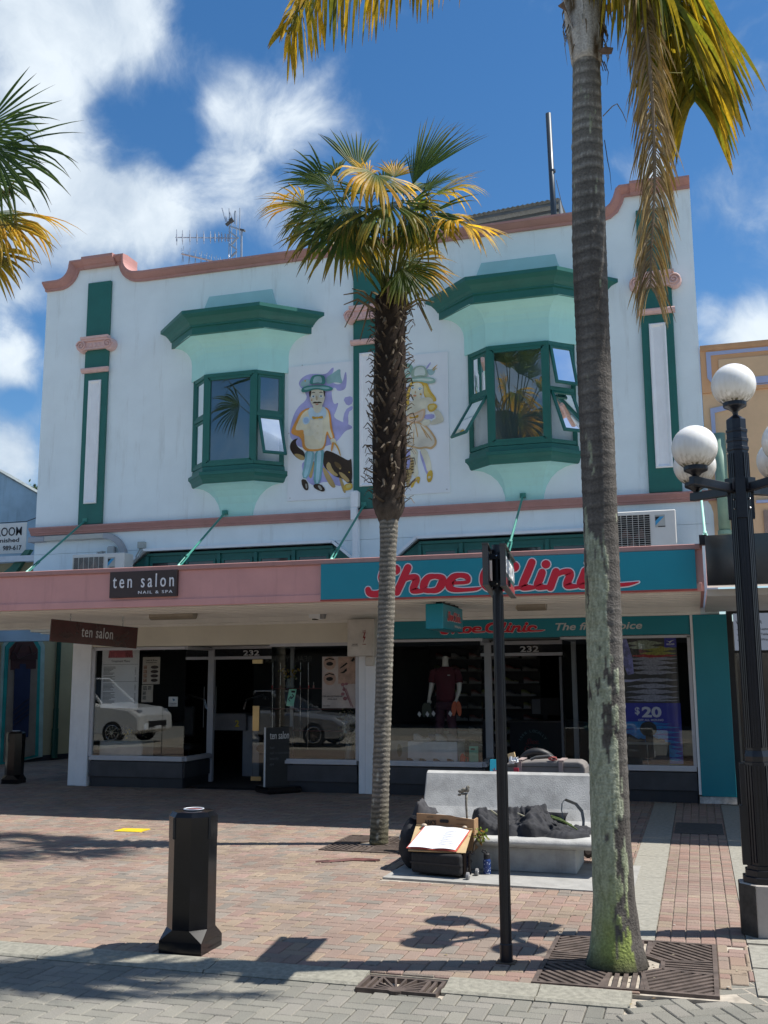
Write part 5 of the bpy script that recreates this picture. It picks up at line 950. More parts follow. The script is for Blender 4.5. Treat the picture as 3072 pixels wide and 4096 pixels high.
def pinnate(parent, pts, n=70, ll=.62, green=G2, yellow=.2, hang=.7, seed=0, w=.022, m=None, spreadv=None, c0=None, narrow=1.0, tipfade=.35):
    rnd = random.Random(seed); P = [Vector(p) for p in pts]; segs = [(b-a).length for a, b in zip(P[:-1], P[1:])]; T = sum(segs)
    def samp(u):
        s = u*T
        for i, q in enumerate(segs):
            if s <= q or i == len(segs)-1: return P[i]+(P[i+1]-P[i])*(s/q), (P[i+1]-P[i]).normalized()
            s -= q
    rc = c0 or lerp(green, (.25, .22, .06), .5); ra = MB(); ra.tube([samp(i/14)[0] for i in range(15)], [.020*(1-.8*i/14)+.002 for i in range(15)], 6, colr=rc); bl = MB()
    for k in range(n):
        u = .06+.94*k/(n-1); p, d = samp(u); side0 = d.cross(Vector((0, 0, 1)))
        if side0.length < .25: side0 = d.cross(Vector(spreadv or (0, 1, 0)))
        side0.normalize()
        for sg in (-1, 1):
            l = ll*rnd.uniform(.8, 1.12)*(1-tipfade*max(0, u-.6)/.4)*(.6+.4*min(1, u/.25)); e = (side0*sg*narrow+d*.55+d.cross(side0)*rnd.gauss(.12, .34)+Vector((0, 0, rnd.uniform(-.15, .25)))).normalized(); twv = Vector((rnd.gauss(0, .5), rnd.gauss(0, .5), rnd.gauss(0, .5))); v, c, fs = [], [], []; pos = p.copy(); pt_ = 0; wv = w*rnd.uniform(.75, 1.2); h = hang*rnd.uniform(.7, 1.4); yk = max(0, min(1, yellow*rnd.uniform(0, 2))); gk = lerp(green, G3 if rnd.random() < .5 else (.11, .15, .03), rnd.random()) if c0 is None else lerp(c0, rnd.choice(((.34, .25, .13), (.20, .13, .06), (.28, .22, .14), (.12, .075, .035))), rnd.uniform(.2, 1))
            sd = d if abs(e.dot(d)) < .9 else side0
            for i, t in enumerate((0, .18, .4, .62, .82, 1)):
                dir_t = (e+Vector((0, 0, -1))*h*(t*2.4)).normalized(); pos = pos+dir_t*l*(t-pt_); pt_ = t; ww = wv*(.5 if t == 0 else (1 if t < .7 else (.6 if t < .9 else .08))); sv = dir_t.cross(e.cross(d).normalized()+twv*.8); sv = sv.normalized() if sv.length > .05 else sd
                v += [pos-sv*ww/2, pos+sv*ww/2]; cc = lerp(gk, Y1, yk*(.3+.7*t))
                if t > .9 and c0 is None: cc = lerp(cc, BRN, .6)
                c += [cc, cc]
                if i: b = 2*(i-1); fs.append((b, b+1, b+3, b+2))
            bl.add(v, fs, 0, c)
    o = bl.build('frond', m or LEAF, parent); ra.build('rachis', m or LEAF, o); return o
# --- middle fan palm
YM = -4.6
pm = thing('fan_palm', (-3.40, -4.62, 0), 'shaggy fan palm with yellowing fronds standing in front of the middle pilaster', 'palm tree', 'palm trees along the street')
def ringed(axis, z0, z1, nr, rf, amp, cf, seg=26, seed=1, rag=1.0):
    rnd = random.Random(seed); mb = MB(); rings, cols = [], []; N = nr*4
    for i in range(N+1):
        t = i/N; z = z0+(z1-z0)*t; ph = (i % 4); c = axis(z); ring = []; cc = []
        for j in range(seg):
            a = 2*math.pi*j/seg; nz = mnoise.noise(Vector((math.cos(a)*2.2, math.sin(a)*2.2, z*9+seed)))*rag; nz2 = mnoise.noise(Vector((math.cos(a)*5, math.sin(a)*5, z*3)))
            off = amp*((0, .2, 1.0, .35)[ph]*(.55+.9*nz) + .35*nz2); r = rf(z)+off; ring.append((c[0]+r*math.cos(a), c[1]+r*math.sin(a), z+.012*nz*rag)); cc.append(cf(z, a, ph, nz))
        rings.append(ring); cols += cc
    mb.loft(rings, True, True, 0); mb.c = cols; return mb
axm = lambda z: (-3.395+.12*min(1, z/3.4)+.03*max(0, z-3.4)/3, -4.62+.04*z/3)
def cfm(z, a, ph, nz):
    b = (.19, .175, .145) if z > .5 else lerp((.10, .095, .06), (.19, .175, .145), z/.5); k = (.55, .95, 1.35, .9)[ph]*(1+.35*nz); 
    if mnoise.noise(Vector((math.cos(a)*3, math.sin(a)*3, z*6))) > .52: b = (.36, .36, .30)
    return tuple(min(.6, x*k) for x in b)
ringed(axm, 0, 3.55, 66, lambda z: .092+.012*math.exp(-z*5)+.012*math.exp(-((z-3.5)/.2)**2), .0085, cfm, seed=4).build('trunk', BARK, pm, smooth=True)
def rfm(z): return .10+.085*min(1, (z-3.5)/.18)+.012*math.sin(z*3.1)-.015*max(0, z-5.8)
mb = MB(); rings = []; cols = []
for i in range(70):
    z = 3.50+2.72*i/69; c = axm(z); rr_ = []
    for j in range(30):
        a = 2*math.pi*j/30; nz = mnoise.noise(Vector((math.cos(a)*3, math.sin(a)*3, z*5))); nz2 = mnoise.noise(Vector((math.cos(a)*8, math.sin(a)*8, z*14))); r = rfm(z)+.022*nz+.014*nz2; rr_.append((c[0]+r*math.cos(a), c[1]+r*math.sin(a), z)); k = .8+.5*nz2+.25*nz
        b = (.045, .033, .026)
        if z < 3.95: b = lerp((.15, .125, .10), b, (z-3.5)/.45)
        cols.append(tuple(max(.006, x*k) for x in b))
    rings.append(rr_)
mb.loft(rings, True, True); mb.c = cols; fib = mb.build('fibrous_trunk', FIBRE, pm, smooth=True)
stub_meshes = []
for q in range(6):
    rnd = random.Random(40+q); m_ = MB(); L_ = rnd.uniform(.13, .22); pts = []
    for i in range(5):
        t = i/4; up_ = .55*t-.75*t*t*rnd.uniform(.2, 1.5); pts.append(Vector((L_*t*.75, rnd.uniform(-.01, .01), L_*(up_*.9+.25*t))))
    v, c, fs = [], [], []
    for i, p in enumerate(pts): w = .017*(1-.45*i/4); hh = .006; v += [p+Vector((0, -w, 0)), p+Vector((0, 0, hh)), p+Vector((0, w, 0)), p+Vector((0, 0, -hh))]; c += [lerp((.07, .055, .04), (.20, .165, .125), i/4*rnd.uniform(.5, 1))]*4
    for i in range(4):
        for j in range(4): a, b = i*4+j, i*4+(j+1) % 4; fs.append((a, b, b+4, a+4))
    fs.append((16, 17, 18, 19)); m_.add(v, fs, 0, c); stub_meshes.append(m_)
sd = []; rnd = random.Random(11)
for i in range(290):
    z = 3.72+2.40*(i/289); a = i*2.3999+rnd.uniform(-.3, .3); c = axm(z); r = rfm(z)-.015
    q = rnd.randrange(6)
    if len(sd) <= q or not any(s[0] == q for s in sd):
        o = stub_meshes[q].build('leaf_base', FIBRE, fib); sd.append((q, o.data))
    else:
        o = bpy.data.objects.new('leaf_base', [s[1] for s in sd if s[0] == q][0]); col.objects.link(o); o.parent = fib; o.matrix_parent_inverse = wmx(fib).inverted()
    o.location = (c[0]+r*math.cos(a), c[1]+r*math.sin(a), z); o.rotation_euler = (rnd.uniform(-.5, .5), rnd.uniform(-.5, .35), a+rnd.uniform(-.35, .35)); k = rnd.uniform(.75, 1.2); o.scale = (k, k, k)
CB = Vector((-3.26, -4.58, 6.18))
def cp(x, y, dy=0.0): return at(1000+x*.7233, 400+y*.7233, YM+dy)
FR = [ # hub, hub depth, tip, tip depth, normal, spread, droop, yellow, green, n
 ((600, 400), .25, (545, 165), .45, (.4, -1, .1), 70, .05, .0, G1, 22), ((655, 430), -.30, (540, 290), -.45, (.1, -.8, .6), 170, .30, 1.0, G2, 38), ((700, 415), -.5, (820, 560), -1.05, (.2, -.5, .9), 220, .60, .85, G2, 44),
 ((800, 430), .2, (815, 320), .35, (.1, -1, .3), 120, .10, .95, G2, 28), ((905, 440), .3, (1150, 95), .55, (-.5, -1, .3), 58, .06, .22, G2, 34), ((900, 470), .15, (985, 235), .25, (-.3, -1, .2), 60, .06, .05, G1, 26), ((960, 520), .2, (1110, 360), .35, (-.4, -1, .2), 70, .15, .1, G2, 28), ((1000, 540), -.05, (1300, 360), .1, (-.3, -.7, .6), 105, .45, .5, G2, 34),
 ((1120, 680), -.25, (1420, 690), -.55, (0, -.6, .8), 190, .55, .95, G2, 42), ((1070, 640), .4, (1260, 620), .6, (0, -.7, .7), 150, .45, .7, G2, 34), ((870, 890), .25, (1170, 990), .45, (.1, -.8, .5), 190, .35, .75, G1, 42), ((850, 930), -.2, (1010, 1130), -.3, (.2, -1, .2), 150, .25, .25, G3, 34),
 ((430, 470), .1, (195, 310), .2, (.3, -1, .5), 60, .16, .10, G1, 22), ((470, 500), -.25, (270, 390), -.4, (.1, -1, .5), 110, .4, .05, G3, 28), ((300, 580), -.1, (40, 490), -.15, (.2, -.8, .6), 120, .42, .95, G2, 34), ((330, 610), .35, (130, 700), .5, (0, -.9, .4), 150, .4, .2, G1, 34),
 ((430, 640), -.35, (200, 860), -.75, (.2, -.9, .4), 190, .45, .40, G3, 46), ((520, 700), -.55, (350, 990), -1.0, (.1, -1, .3), 180, .35, .32, G3, 44), ((600, 770), .35, (540, 960), .55, (.1, -1, .1), 150, .25, .7, G2, 34), ((700, 760), .5, (650, 960), .8, (.1, -1, 0), 150, .25, .85, G2, 32),
 ((560, 590), -.5, (430, 770), -1.0, (.3, -.7, .5), 170, .4, .25, G3, 42), ((760, 570), -.6, (800, 740), -1.2, (-.2, -.6, .7), 150, .6, .45, G2, 38), ((860, 620), -.4, (990, 760), -.8, (-.3, -.9, .3), 160, .4, .3, G3, 40), ((960, 650), -.3, (1090, 800), -.7, (-.1, -.8, .5), 190, .5, .35, G1, 40),
 ((640, 520), .5, (600, 400), 1.0, (.1, -1, .5), 150, .2, .1, G1, 32), ((850, 520), .6, (930, 420), 1.1, (-.1, -1, .4), 150, .2, .1, G3, 32), ((740, 470), .5, (720, 350), .9, (.1, -1, .4), 130, .15, .05, G1, 30), ((520, 560), .4, (390, 520), .8, (.1, -1, .3), 150, .3, .05, G3, 34), ((930, 570), .5, (1060, 540), .9, (-.1, -1, .4), 150, .3, .1, G1, 32),
 ((560, 690), .45, (440, 800), .8, (.1, -1, .2), 160, .35, .2, G3, 34), ((960, 760), .5, (1060, 860), .9, (-.1, -1, .3), 160, .35, .6, G2, 34), ((400, 560), .1, (230, 560), .15, (.1, -.9, .6), 130, .5, .15, G3, 32), ((660, 640), -.3, (560, 830), -.6, (.1, -1, .2), 150, .3, .05, G3, 34), ((880, 690), -.25, (900, 860), -.5, (.1, -1, .2), 150, .3, .1, G3, 32), ((480, 420), .3, (350, 320), .6, (.2, -1, .3), 90, .2, .1, G1, 26), ((1000, 480), .45, (1090, 400), .8, (-.2, -1, .3), 100, .2, .1, G1, 26)]
for i, (h, hd, t, td, nv, spr, dr, ye, gcol, n) in enumerate(FR):
    fan_frond(pm, CB+Vector((random.uniform(-.07, .07), random.uniform(-.07, .07), random.uniform(-.1, .12))), cp(*h, hd), cp(*t, td), nv, spr, n, dr, ye, gcol, seed=100+i, ty=.62 if ye < .5 else .42)
m_ = MB(); rnd = random.Random(8)
for i in range(26):
    a = rnd.uniform(0, 6.28); p = CB+Vector((.12*math.cos(a), .12*math.sin(a), rnd.uniform(-.2, .1))); m_.tube([p, p+Vector((math.cos(a)*.25, math.sin(a)*.25, .18)), p+Vector((math.cos(a)*.42, math.sin(a)*.42, rnd.uniform(-.2, .2)))], [.02, .012, .006], 5, colr=rnd.choice(((.12, .09, .05), (.10, .12, .04), (.2, .15, .09))))
o = m_.build('crown_stalks', FIBRE, pm); o['kind'] = 'stuff'
# --- tall ringed palm on the right
pt_ = thing('ringed_palm', (-.56, -8.79, 0), 'tall ringed trunk palm with lichen and a hanging dead frond', 'palm tree', 'palm trees along the street')
KEY = [(0, -.565, .190), (.06, -.565, .172), (.18, -.565, .148), (.4, -.565, .128), (.8, -.57, .120), (1.3, -.567, .117), (2.0, -.562, .113), (2.9, -.555, .113), (3.8, -.56, .115), (4.7, -.56, .116), (5.4, -.545, .108), (6.0, -.53, .097), (6.2, -.525, .098)]
def ipk(z, k):
    for a, b in zip(KEY[:-1], KEY[1:]):
        if z <= b[0]: return a[k]+(b[k]-a[k])*(z-a[0])/(b[0]-a[0])
    return KEY[-1][k]
mb = MB(); rings, cols = [], []; SEG = 64; zs = [6.2*i/520 for i in range(521)]; ringz = [.9]; rnd = random.Random(2)
while ringz[-1] < 6.2: ringz.append(ringz[-1]+rnd.uniform(.075, .135)*(1 if ringz[-1] < 4.6 else .82))
for z in zs:
    x, r = ipk(z, 1), ipk(z, 2); ring = []; dz = min(((z-q+0.012*0) for q in ringz), key=abs); 
    for j in range(SEG):
        a = 2*math.pi*j/SEG; ca, sa = math.cos(a), math.sin(a); wob = .018*mnoise.noise(Vector((ca*1.5, sa*1.5, z*2))); q = min(ringz, key=lambda t: abs(t-z-wob)); dzz = z+wob-q
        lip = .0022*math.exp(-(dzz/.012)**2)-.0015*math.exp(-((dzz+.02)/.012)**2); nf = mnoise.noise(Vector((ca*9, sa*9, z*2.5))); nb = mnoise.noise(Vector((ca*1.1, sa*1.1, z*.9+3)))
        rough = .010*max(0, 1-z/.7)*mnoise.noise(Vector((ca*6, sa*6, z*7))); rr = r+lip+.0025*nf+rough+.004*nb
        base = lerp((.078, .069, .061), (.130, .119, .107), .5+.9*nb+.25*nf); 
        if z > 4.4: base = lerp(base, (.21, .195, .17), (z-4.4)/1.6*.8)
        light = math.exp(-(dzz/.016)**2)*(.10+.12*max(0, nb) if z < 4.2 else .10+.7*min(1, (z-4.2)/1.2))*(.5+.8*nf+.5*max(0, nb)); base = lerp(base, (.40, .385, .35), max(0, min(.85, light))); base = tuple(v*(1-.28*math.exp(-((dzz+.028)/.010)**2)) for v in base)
        # lichen: grows on the street and left faces, thick low down
        ang = math.cos(a-R(212)); ln = mnoise.noise(Vector((ca*1.7, sa*1.7, z*2.6)))*.62+mnoise.noise(Vector((ca*5, sa*5, z*7)))*.42+mnoise.noise(Vector((ca*12, sa*12, z*15)))*.22
        hfac = 1.0 if z < 2.1 else max(0, 1-(z-2.1)/1.0); cov = (.95*ang-.10)*hfac-(1-hfac)*.6-.12+.30*math.exp(-(z/.5)**2)
        t_ = max(0, min(1, (cov+ln*1.55)*16))
        if t_ > 0:
            lc = lerp((.26, .28, .19), (.42, .445, .33), .5+1.3*mnoise.noise(Vector((ca*14, sa*14, z*16)))); gm = math.exp(-(z/.42)**2)*max(0, .35+.9*math.cos(a-R(300))); lc = lerp(lc, (.30, .36, .10), min(1, gm)); base = lerp(base, lc, t_*.92); rr += .004*t_
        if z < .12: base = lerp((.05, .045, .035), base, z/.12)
        ring.append((x+rr*ca, -8.79+rr*sa, z)); cols.append(tuple(max(.01, v) for v in base))
    rings.append(ring)
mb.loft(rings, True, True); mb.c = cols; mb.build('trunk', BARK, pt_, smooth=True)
mb = MB(); rings, cols = [], []
for i in range(26):
    z = 6.08+1.2*i/25; r = .105+.045*math.sin(min(1, (z-6.08)/.8)*2.2)-.05*max(0, z-6.9); ring = []
    for j in range(28):
        a = 6.2832*j/28; nz = mnoise.noise(Vector((math.cos(a)*2.5, math.sin(a)*2.5, z*4))); ring.append((-.525+(r+.014*nz)*math.cos(a), -8.79+(r+.014*nz)*math.sin(a), z+.03*nz)); k = .5+1.1*nz; cols.append(lerp((.30, .285, .255), (.52, .50, .47), k) if nz > -.25 else (.12, .085, .05))
    rings.append(ring)
mb.loft(rings, True, True); mb.c = cols; mb.build('crownshaft', BARK, pt_, smooth=True)
for q in ([(2290, 110), (2262, 40), (2232, 22), (2255, 5)], [(2392, 200), (2420, 186), (2452, 190), (2445, 212), (2410, 214)], [(2420, 20), (2445, 10), (2450, 40), (2430, 60)]):
    v = [at(x, y, -8.93) for x, y in q]; v2 = [p+Vector((.0, .03, .01)) for p in v]; n = len(v); MB().add(v+v2, [tuple(range(n)), tuple(range(2*n-1, n-1, -1))]+[(i, i+n, (i+1) % n+n, (i+1) % n) for i in range(n)]).build('sheath_flap', mat('dry_sheath', (.15, .09, .055), .8, var=.4, vs=20), pt_)
rnd = random.Random(21); m_ = MB()
for i in range(70):
    a = rnd.uniform(0, 6.28); z = rnd.uniform(6.1, 6.75); p = Vector((-.525+.13*math.cos(a), -8.79+.13*math.sin(a), z)); m_.tube([p, p+Vector((math.cos(a)*.03, math.sin(a)*.03, -.08)), p+Vector((math.cos(a)*.015, math.sin(a)*.015, -.2*rnd.random()-.05))], [.006, .003, .001], 4, colr=rnd.choice(((.30, .27, .22), (.16, .11, .06), (.4, .38, .33))))
o = m_.build('sheath_fibres', FIBRE, pt_); o['kind'] = 'stuff'
YB = -8.8
def bp(x, y, dy=0.0): return at(x, y, YB+dy)
TOPC = Vector((-.52, -8.79, 7.15))
pinnate(pt_, [TOPC, bp(2050, -430, -.05), bp(1800, -330, -.1), bp(1520, -190, -.1), bp(1280, -70, -.1), bp(1180, 60, -.1), bp(1150, 150, -.1)], 96, .62, (.070, .098, .018), .55, .95, seed=31, w=.030)
pinnate(pt_, [TOPC, bp(1900, -420, .5), bp(1500, -230, .6), bp(1250, -80, .6), bp(1180, 30, .6)], 60, .55, (.062, .09, .018), .35, .9, seed=37, w=.027)
pinnate(pt_, [TOPC, bp(2480, -330, .1), bp(2600, -230, .2), bp(2690, -90, .25), bp(2745, 90, .25), bp(2772, 260, .25), bp(2780, 400, .25)], 130, .92, (.10, .155, .02), .42, 1.5, seed=32, w=.032)
pinnate(pt_, [TOPC, bp(2460, -280, -.1), bp(2560, -180, -.12), bp(2640, -40, -.12), bp(2690, 120, -.1)], 100, .92, (.085, .14, .02), .25, 1.6, seed=33, w=.030)
pinnate(pt_, [TOPC, bp(2480, -240, -.2), bp(2555, -90, -.3), bp(2590, 150, -.35), bp(2612, 420, -.38), bp(2620, 700, -.4), bp(2612, 900, -.4), bp(2600, 1080, -.4), bp(2602, 1150, -.4)], 210, .44, seed=34, w=.0105, m=DRY, hang=1.5, c0=(.27, .205, .135), narrow=.60, tipfade=.25, spreadv=(0, 1, 0))
for k, q in enumerate(([(2720, -300), (3000, -250)],)[:0]):
    pinnate(pt_, [TOPC, bp(*q[0], .9), bp(*q[1], 1.6), bp(q[1][0]+(300 if k != 1 else -300), q[1][1]+250, 2.1)], 46, .6, (.065, .10, .018), .3, .9, seed=50+k, w=.03)
m_ = MB(); m_.tube([bp(2412, 465), bp(2450, 425), bp(2468, 415), bp(2490, 450), bp(2506, 488)], [.004, .004, .004, .003, .002], 5, colr=(.3, .25, .18)); m_.tube([bp(2418, 560), bp(2430, 640), bp(2440, 690), bp(2446, 760)], [.003, .003, .002, .001], 4, colr=(.1, .07, .04)); m_.tube([bp(2655, 290, -.3), bp(2730, 292, -.3)], .003, 4, colr=(.3, .3, .1)); m_.build('loose_strand', DRY, pt_)
# --- fan palm at the left edge
YL = -5.6
pl = thing('left_fan_palm', at(-330, 3300, YL), 'leafy fan palm with seed sprays reaching in from the left edge', 'palm tree', 'palm trees along the street')
bx = at(-330, 2400, YL).x; pl.location = (bx, YL, 0); WM[pl.name] = Matrix.Translation((bx, YL, 0))
zt_ = at(-330, 980, YL).z
mb = ringed(lambda z: (bx, YL), 0, zt_, 60, lambda z: .10, .012, lambda z, a, ph, nz: tuple(v*(.7, 1, 1.2, .9)[ph]*(1+.3*nz) for v in (.16, .14, .11)), 20, 9); mb.build('trunk', BARK, pl, smooth=True)
CL = Vector((bx, YL, zt_))
def lp(x, y, dy=0): return at(x, y, YL+dy)
LF = [((-60, 505), -.1, (215, 505), -.1, (0, -1, .15), 150, .04, .02, G1, 24), ((-70, 560), -.25, (190, 640), -.35, (.1, -.9, .4), 130, .30, .05, G1, 26), ((-30, 600), -.35, (240, 790), -.5, (0, -.9, .4), 120, .30, .03, G3, 30), ((-60, 700), .2, (170, 760), .3, (0, -1, .2), 120, .3, .1, G3, 26),
 ((-20, 845), -.2, (250, 960), -.3, (.1, -.8, .5), 100, .45, .85, G2, 28), ((-40, 880), -.3, (160, 1030), -.45, (.1, -.9, .3), 120, .3, .6, G2, 26), ((-50, 1010), -.1, (90, 1170), -.15, (.1, -1, .2), 110, .25, .7, G1, 26), ((-300, 600), 0, (-420, 350), 0, (.1, -1, .2), 140, .2, .1, G1, 28), ((-420, 800), 0, (-640, 850), 0, (.1, -1, .2), 150, .3, .2, G1, 28), ((-350, 700), .5, (-380, 560), 1.0, (.1, -1, .2), 150, .3, .1, G1, 28)]
for i, (h, hd, t, td, nv, spr, dr, ye, gcol, n) in enumerate(LF): fan_frond(pl, CL+Vector((0, 0, random.uniform(-.1, .2))), lp(*h, hd), lp(*t, td), nv, spr, n, dr, ye, gcol, seed=300+i, ty=.45 if ye > .5 else .7, wmax=.046, split=.5)
for (x0, y0, x1, y1, sd_) in ((-200, 950, 40, 760, 1), (-200, 980, 60, 900, 2), (-200, 1000, 30, 1040, 3)):
    rnd = random.Random(60+sd_); m_ = MB(); a, b = lp(x0, y0, -.3), lp(x1, y1, -.45); m_.tube([a, (a+b)/2+Vector((0, 0, .12)), b], [.012, .009, .004], 5, colr=(.17, .17, .06))
    for k in range(70):
        t = rnd.uniform(.4, 1.02); p = a+(b-a)*t+Vector((0, 0, .1*math.sin(3.14*min(1, t)))); e = Vector((rnd.gauss(.1, .6), rnd.gauss(0, .6), rnd.gauss(-.35, .6))).normalized()*rnd.uniform(.06, .17); m_.tube([p, p+e*.6+Vector((0, 0, .01)), p+e], [.003, .0025, .002], 4, colr=(.18, .17, .05))
        for q in range(5): f = p+e*rnd.uniform(.3, 1)+Vector((rnd.gauss(0, .008), rnd.gauss(0, .008), rnd.gauss(0, .008))); m_.sphere(f, .0065, 5, 3, colr=rnd.choice(((.20, .19, .05), (.26, .22, .07), (.13, .13, .04))))
    o = m_.build('seed_spray', LEAF, pl); o['kind'] = 'stuff'
# ================================================================== TREE GRATES
def bars_in(mb, poly, ang, pitch, w, h, z, mi=0):
    """parallel bars filling a convex polygon"""
    ca, sa = math.cos(ang), math.sin(ang); rot = [(x*ca+y*sa, -x*sa+y*ca) for x, y in poly]; ys = [p[1] for p in rot]; y = min(ys)+pitch*.6
    while y < max(ys)-pitch*.3:
        xs = []
        for i in range(len(rot)):
            a, b = rot[i], rot[(i+1) % len(rot)]
            if (a[1]-y)*(b[1]-y) < 0: xs.append(a[0]+(b[0]-a[0])*(y-a[1])/(b[1]-a[1]))
        if len(xs) == 2 and abs(xs[0]-xs[1]) > .03:
            P = lambda x: (x*ca-y*sa, x*sa+y*ca, z-h/2); yield_ = (P(min(xs)), P(max(xs))); MB_.append(yield_)
        y += pitch
def tree_grate(name, cx, cy, sx, sy, hole, label, parent_holes=None):
    th = thing(name, (cx, cy, 0), label, 'tree grate', 'cast iron grates around the palms')
    MB().box(cx-sx, cx+sx, cy-sy, cy+sy, -.06, -.035).build('soil_bed', SOIL, th)
    fr = MB(); z0, z1 = -.03, .006
    for b in ((cx-sx, cx+sx, cy-sy, cy-sy+.028), (cx-sx, cx+sx, cy+sy-.028, cy+sy), (cx-sx, cx-sx+.028, cy-sy+.028, cy+sy-.028), (cx+sx-.028, cx+sx, cy-sy+.028, cy+sy-.028)): MB().box(*b, z0, z1).build('frame_bar', IRON, th)
    h = hole; a = sx*.46; c = sy*.46
    def P(x, y): return (cx+x, cy+y)
    oct_ = [P(-h, -h*.45), P(-h*.45, -h), P(h*.45, -h), P(h, -h*.45), P(h, h*.45), P(h*.45, h), P(-h*.45, h), P(-h, h*.45)]
    out_ = [P(-sx+.03, -c*.55), P(-a*.55, -sy+.03), P(a*.55, -sy+.03), P(sx-.03, -c*.55), P(sx-.03, c*.55), P(a*.55, sy-.03), P(-a*.55, sy-.03), P(-sx+.03, c*.55)]
    for p, q in list(zip(oct_, out_))+list(zip(oct_, oct_[1:]+oct_[:1])): MB().bar((*p, -.009), (*q, -.009), .026, .028).build('rib', IRON, th)
    corners = [P(-sx+.03, -sy+.03), P(sx-.03, -sy+.03), P(sx-.03, sy-.03), P(-sx+.03, sy-.03)]; quads = []
    for k in range(4):
        i0 = 2*k; quads.append(([oct_[i0], out_[i0], corners[k], out_[i0+1], oct_[i0+1]], R((-45, 45, -45, 45)[k])))
    for k in range(4):
        i0 = (2*k+1) % 8; i1 = (2*k+2) % 8; quads.append(([oct_[i0], out_[i0], out_[i1], oct_[i1]], R((90, 0, 90, 0)[k])))
    global MB_
    proto = None
    for poly, an_ in quads:
        MB_ = []; list(bars_in(None, poly, an_, .052, .024, .028, .004) or [])
        for p, q in MB_: MB().bar(p, q, .026, .028).build('bar', IRON, th)
    return th
def bars_in(mb, poly, ang, pitch, w, h, z):
    ca, sa = math.cos(ang), math.sin(ang); rot = [(x*ca+y*sa, -x*sa+y*ca) for x, y in poly]; ys = [p[1] for p in rot]; y = min(ys)+pitch*.6
    while y < max(ys)-pitch*.3:
        xs = []
        for i in range(len(rot)):
            a, b = rot[i], rot[(i+1) % len(rot)]
            if (a[1]-y)*(b[1]-y) < 0: xs.append(a[0]+(b[0]-a[0])*(y-a[1])/(b[1]-a[1]))
        if len(xs) == 2 and abs(xs[0]-xs[1]) > .03: MB_.append(((min(xs)*ca-y*sa, min(xs)*sa+y*ca, z-h/2), (max(xs)*ca-y*sa, max(xs)*sa+y*ca, z-h/2)))
        y += pitch
    return []
tree_grate('tree_grate', -.495, -8.715, .525, .585, .20, 'large rusty iron grate around the tall lichen covered palm')
tree_grate('tree_grate', -3.455, -4.65, .43, .53, .17, 'rusty iron grate around the slim shaggy palm')
m_ = MB(); rnd = random.Random(5)
for i in range(420):
    x, y = -.495+rnd.uniform(-.5, .5), -8.715+rnd.uniform(-.55, .55); r = rnd.uniform(.006, .016); m_.sphere((x, y, -.034+r*.4), r, 5, 3, 0, (1, rnd.uniform(.6, 1.3), .6), colr=rnd.choice(((.16, .14, .11), (.10, .07, .05), (.24, .15, .06), (.3, .27, .2))))
for i in range(160):
    a = rnd.uniform(0, 6.28); rr = rnd.uniform(.2, .33); r = rnd.uniform(.006, .014); m_.sphere((-.56+rr*math.cos(a), -8.79+rr*math.sin(a), -.02), r, 5, 3, colr=rnd.choice(((.16, .14, .11), (.10, .07, .05), (.2, .17, .13))))
o = m_.build('gravel_litter', BRK); o['kind'] = 'stuff'
MB_ = []
# drain grate with sunray bars
dg = thing('drain_grate', (-1.745, -9.53, 0), 'rusty sunburst patterned drain grate set in the kerb channel', 'drain grate')
MB().box(-1.985, -1.505, -9.66, -9.40, -.30, -.25).build('pit', BLACKM, dg)
for b in ((-1.985, -1.505, -9.42, -9.40), (-1.985, -1.505, -9.66, -9.64), (-1.985, -1.965, -9.64, -9.42), (-1.525, -1.505, -9.64, -9.42)): MB().box(*b, -.05, -.002).build('frame_bar', IRON, dg)
for k in range(11):
    t = math.pi*(k+.5)/11; c, s = math.cos(t), math.sin(t); r1 = min(.135/abs(c) if abs(c) > 1e-3 else 9, .215/s if s > 1e-3 else 9); r0 = .045; MB().bar((-1.745+r0*c, -9.635+r0*s, -.012), (-1.745+r1*c, -9.635+r1*s, -.012), .013, .02).build('ray_bar', IRON, dg)
MB().lathe([(.05, -.022), (.05, -.002), (.0, -.001)], (-1.745, -9.63, 0), 14).build('sun_boss', IRON, dg)
for x in (-1.93, -1.89, -1.60, -1.56): MB().box(x-.009, x+.009, -9.64, -9.42, -.022, -.003).build('side_bar', IRON, dg)
uc = tag(MB().prism([(-6.70, -4.55), (-6.36, -4.54), (-6.37, -4.27), (-6.71, -4.31)], 'z', -.04, .004).build('utility_cover', mat('yellow_cover_paint', (.66, .47, .015), .6, var=.12, vs=14), loc=(-6.53, -4.4, 0)), 'bright yellow utility cover set flush in the brick paving', 'utility cover')
sc2 = tag(MB().box(-.34, .20, -3.05, -2.15, -.04, .006).build('service_cover', mat('dark_cover', (.06, .055, .05), .8, var=.3, vs=15), loc=(0, -2.6, 0)), 'brick filled service pit cover in the shaded path', 'service cover')
m_ = MB(); pts = [atz(1262, 3452), atz(1340, 3447), atz(1420, 3440), atz(1470, 3442), atz(1520, 3446)]; v, fs = [], []
for i, p in enumerate(pts): w = (.008, .035, .05, .04, .006)[i]; v += [p+Vector((0, -w, .005)), p+Vector((0, 0, .022)), p+Vector((0, w, .006))]
for i in range(4): b = 3*i; fs += [(b, b+3, b+4, b+1), (b+1, b+4, b+5, b+2)]
tag(m_.add(v, fs).build('fallen_sheath', mat('maroon_sheath', (.10, .035, .03), .7, var=.4, vs=15), loc=tuple(pts[2])), 'dry maroon palm sheath lying on the bricks left of suitcase', 'leaf')
m_ = MB(); rnd = random.Random(77)
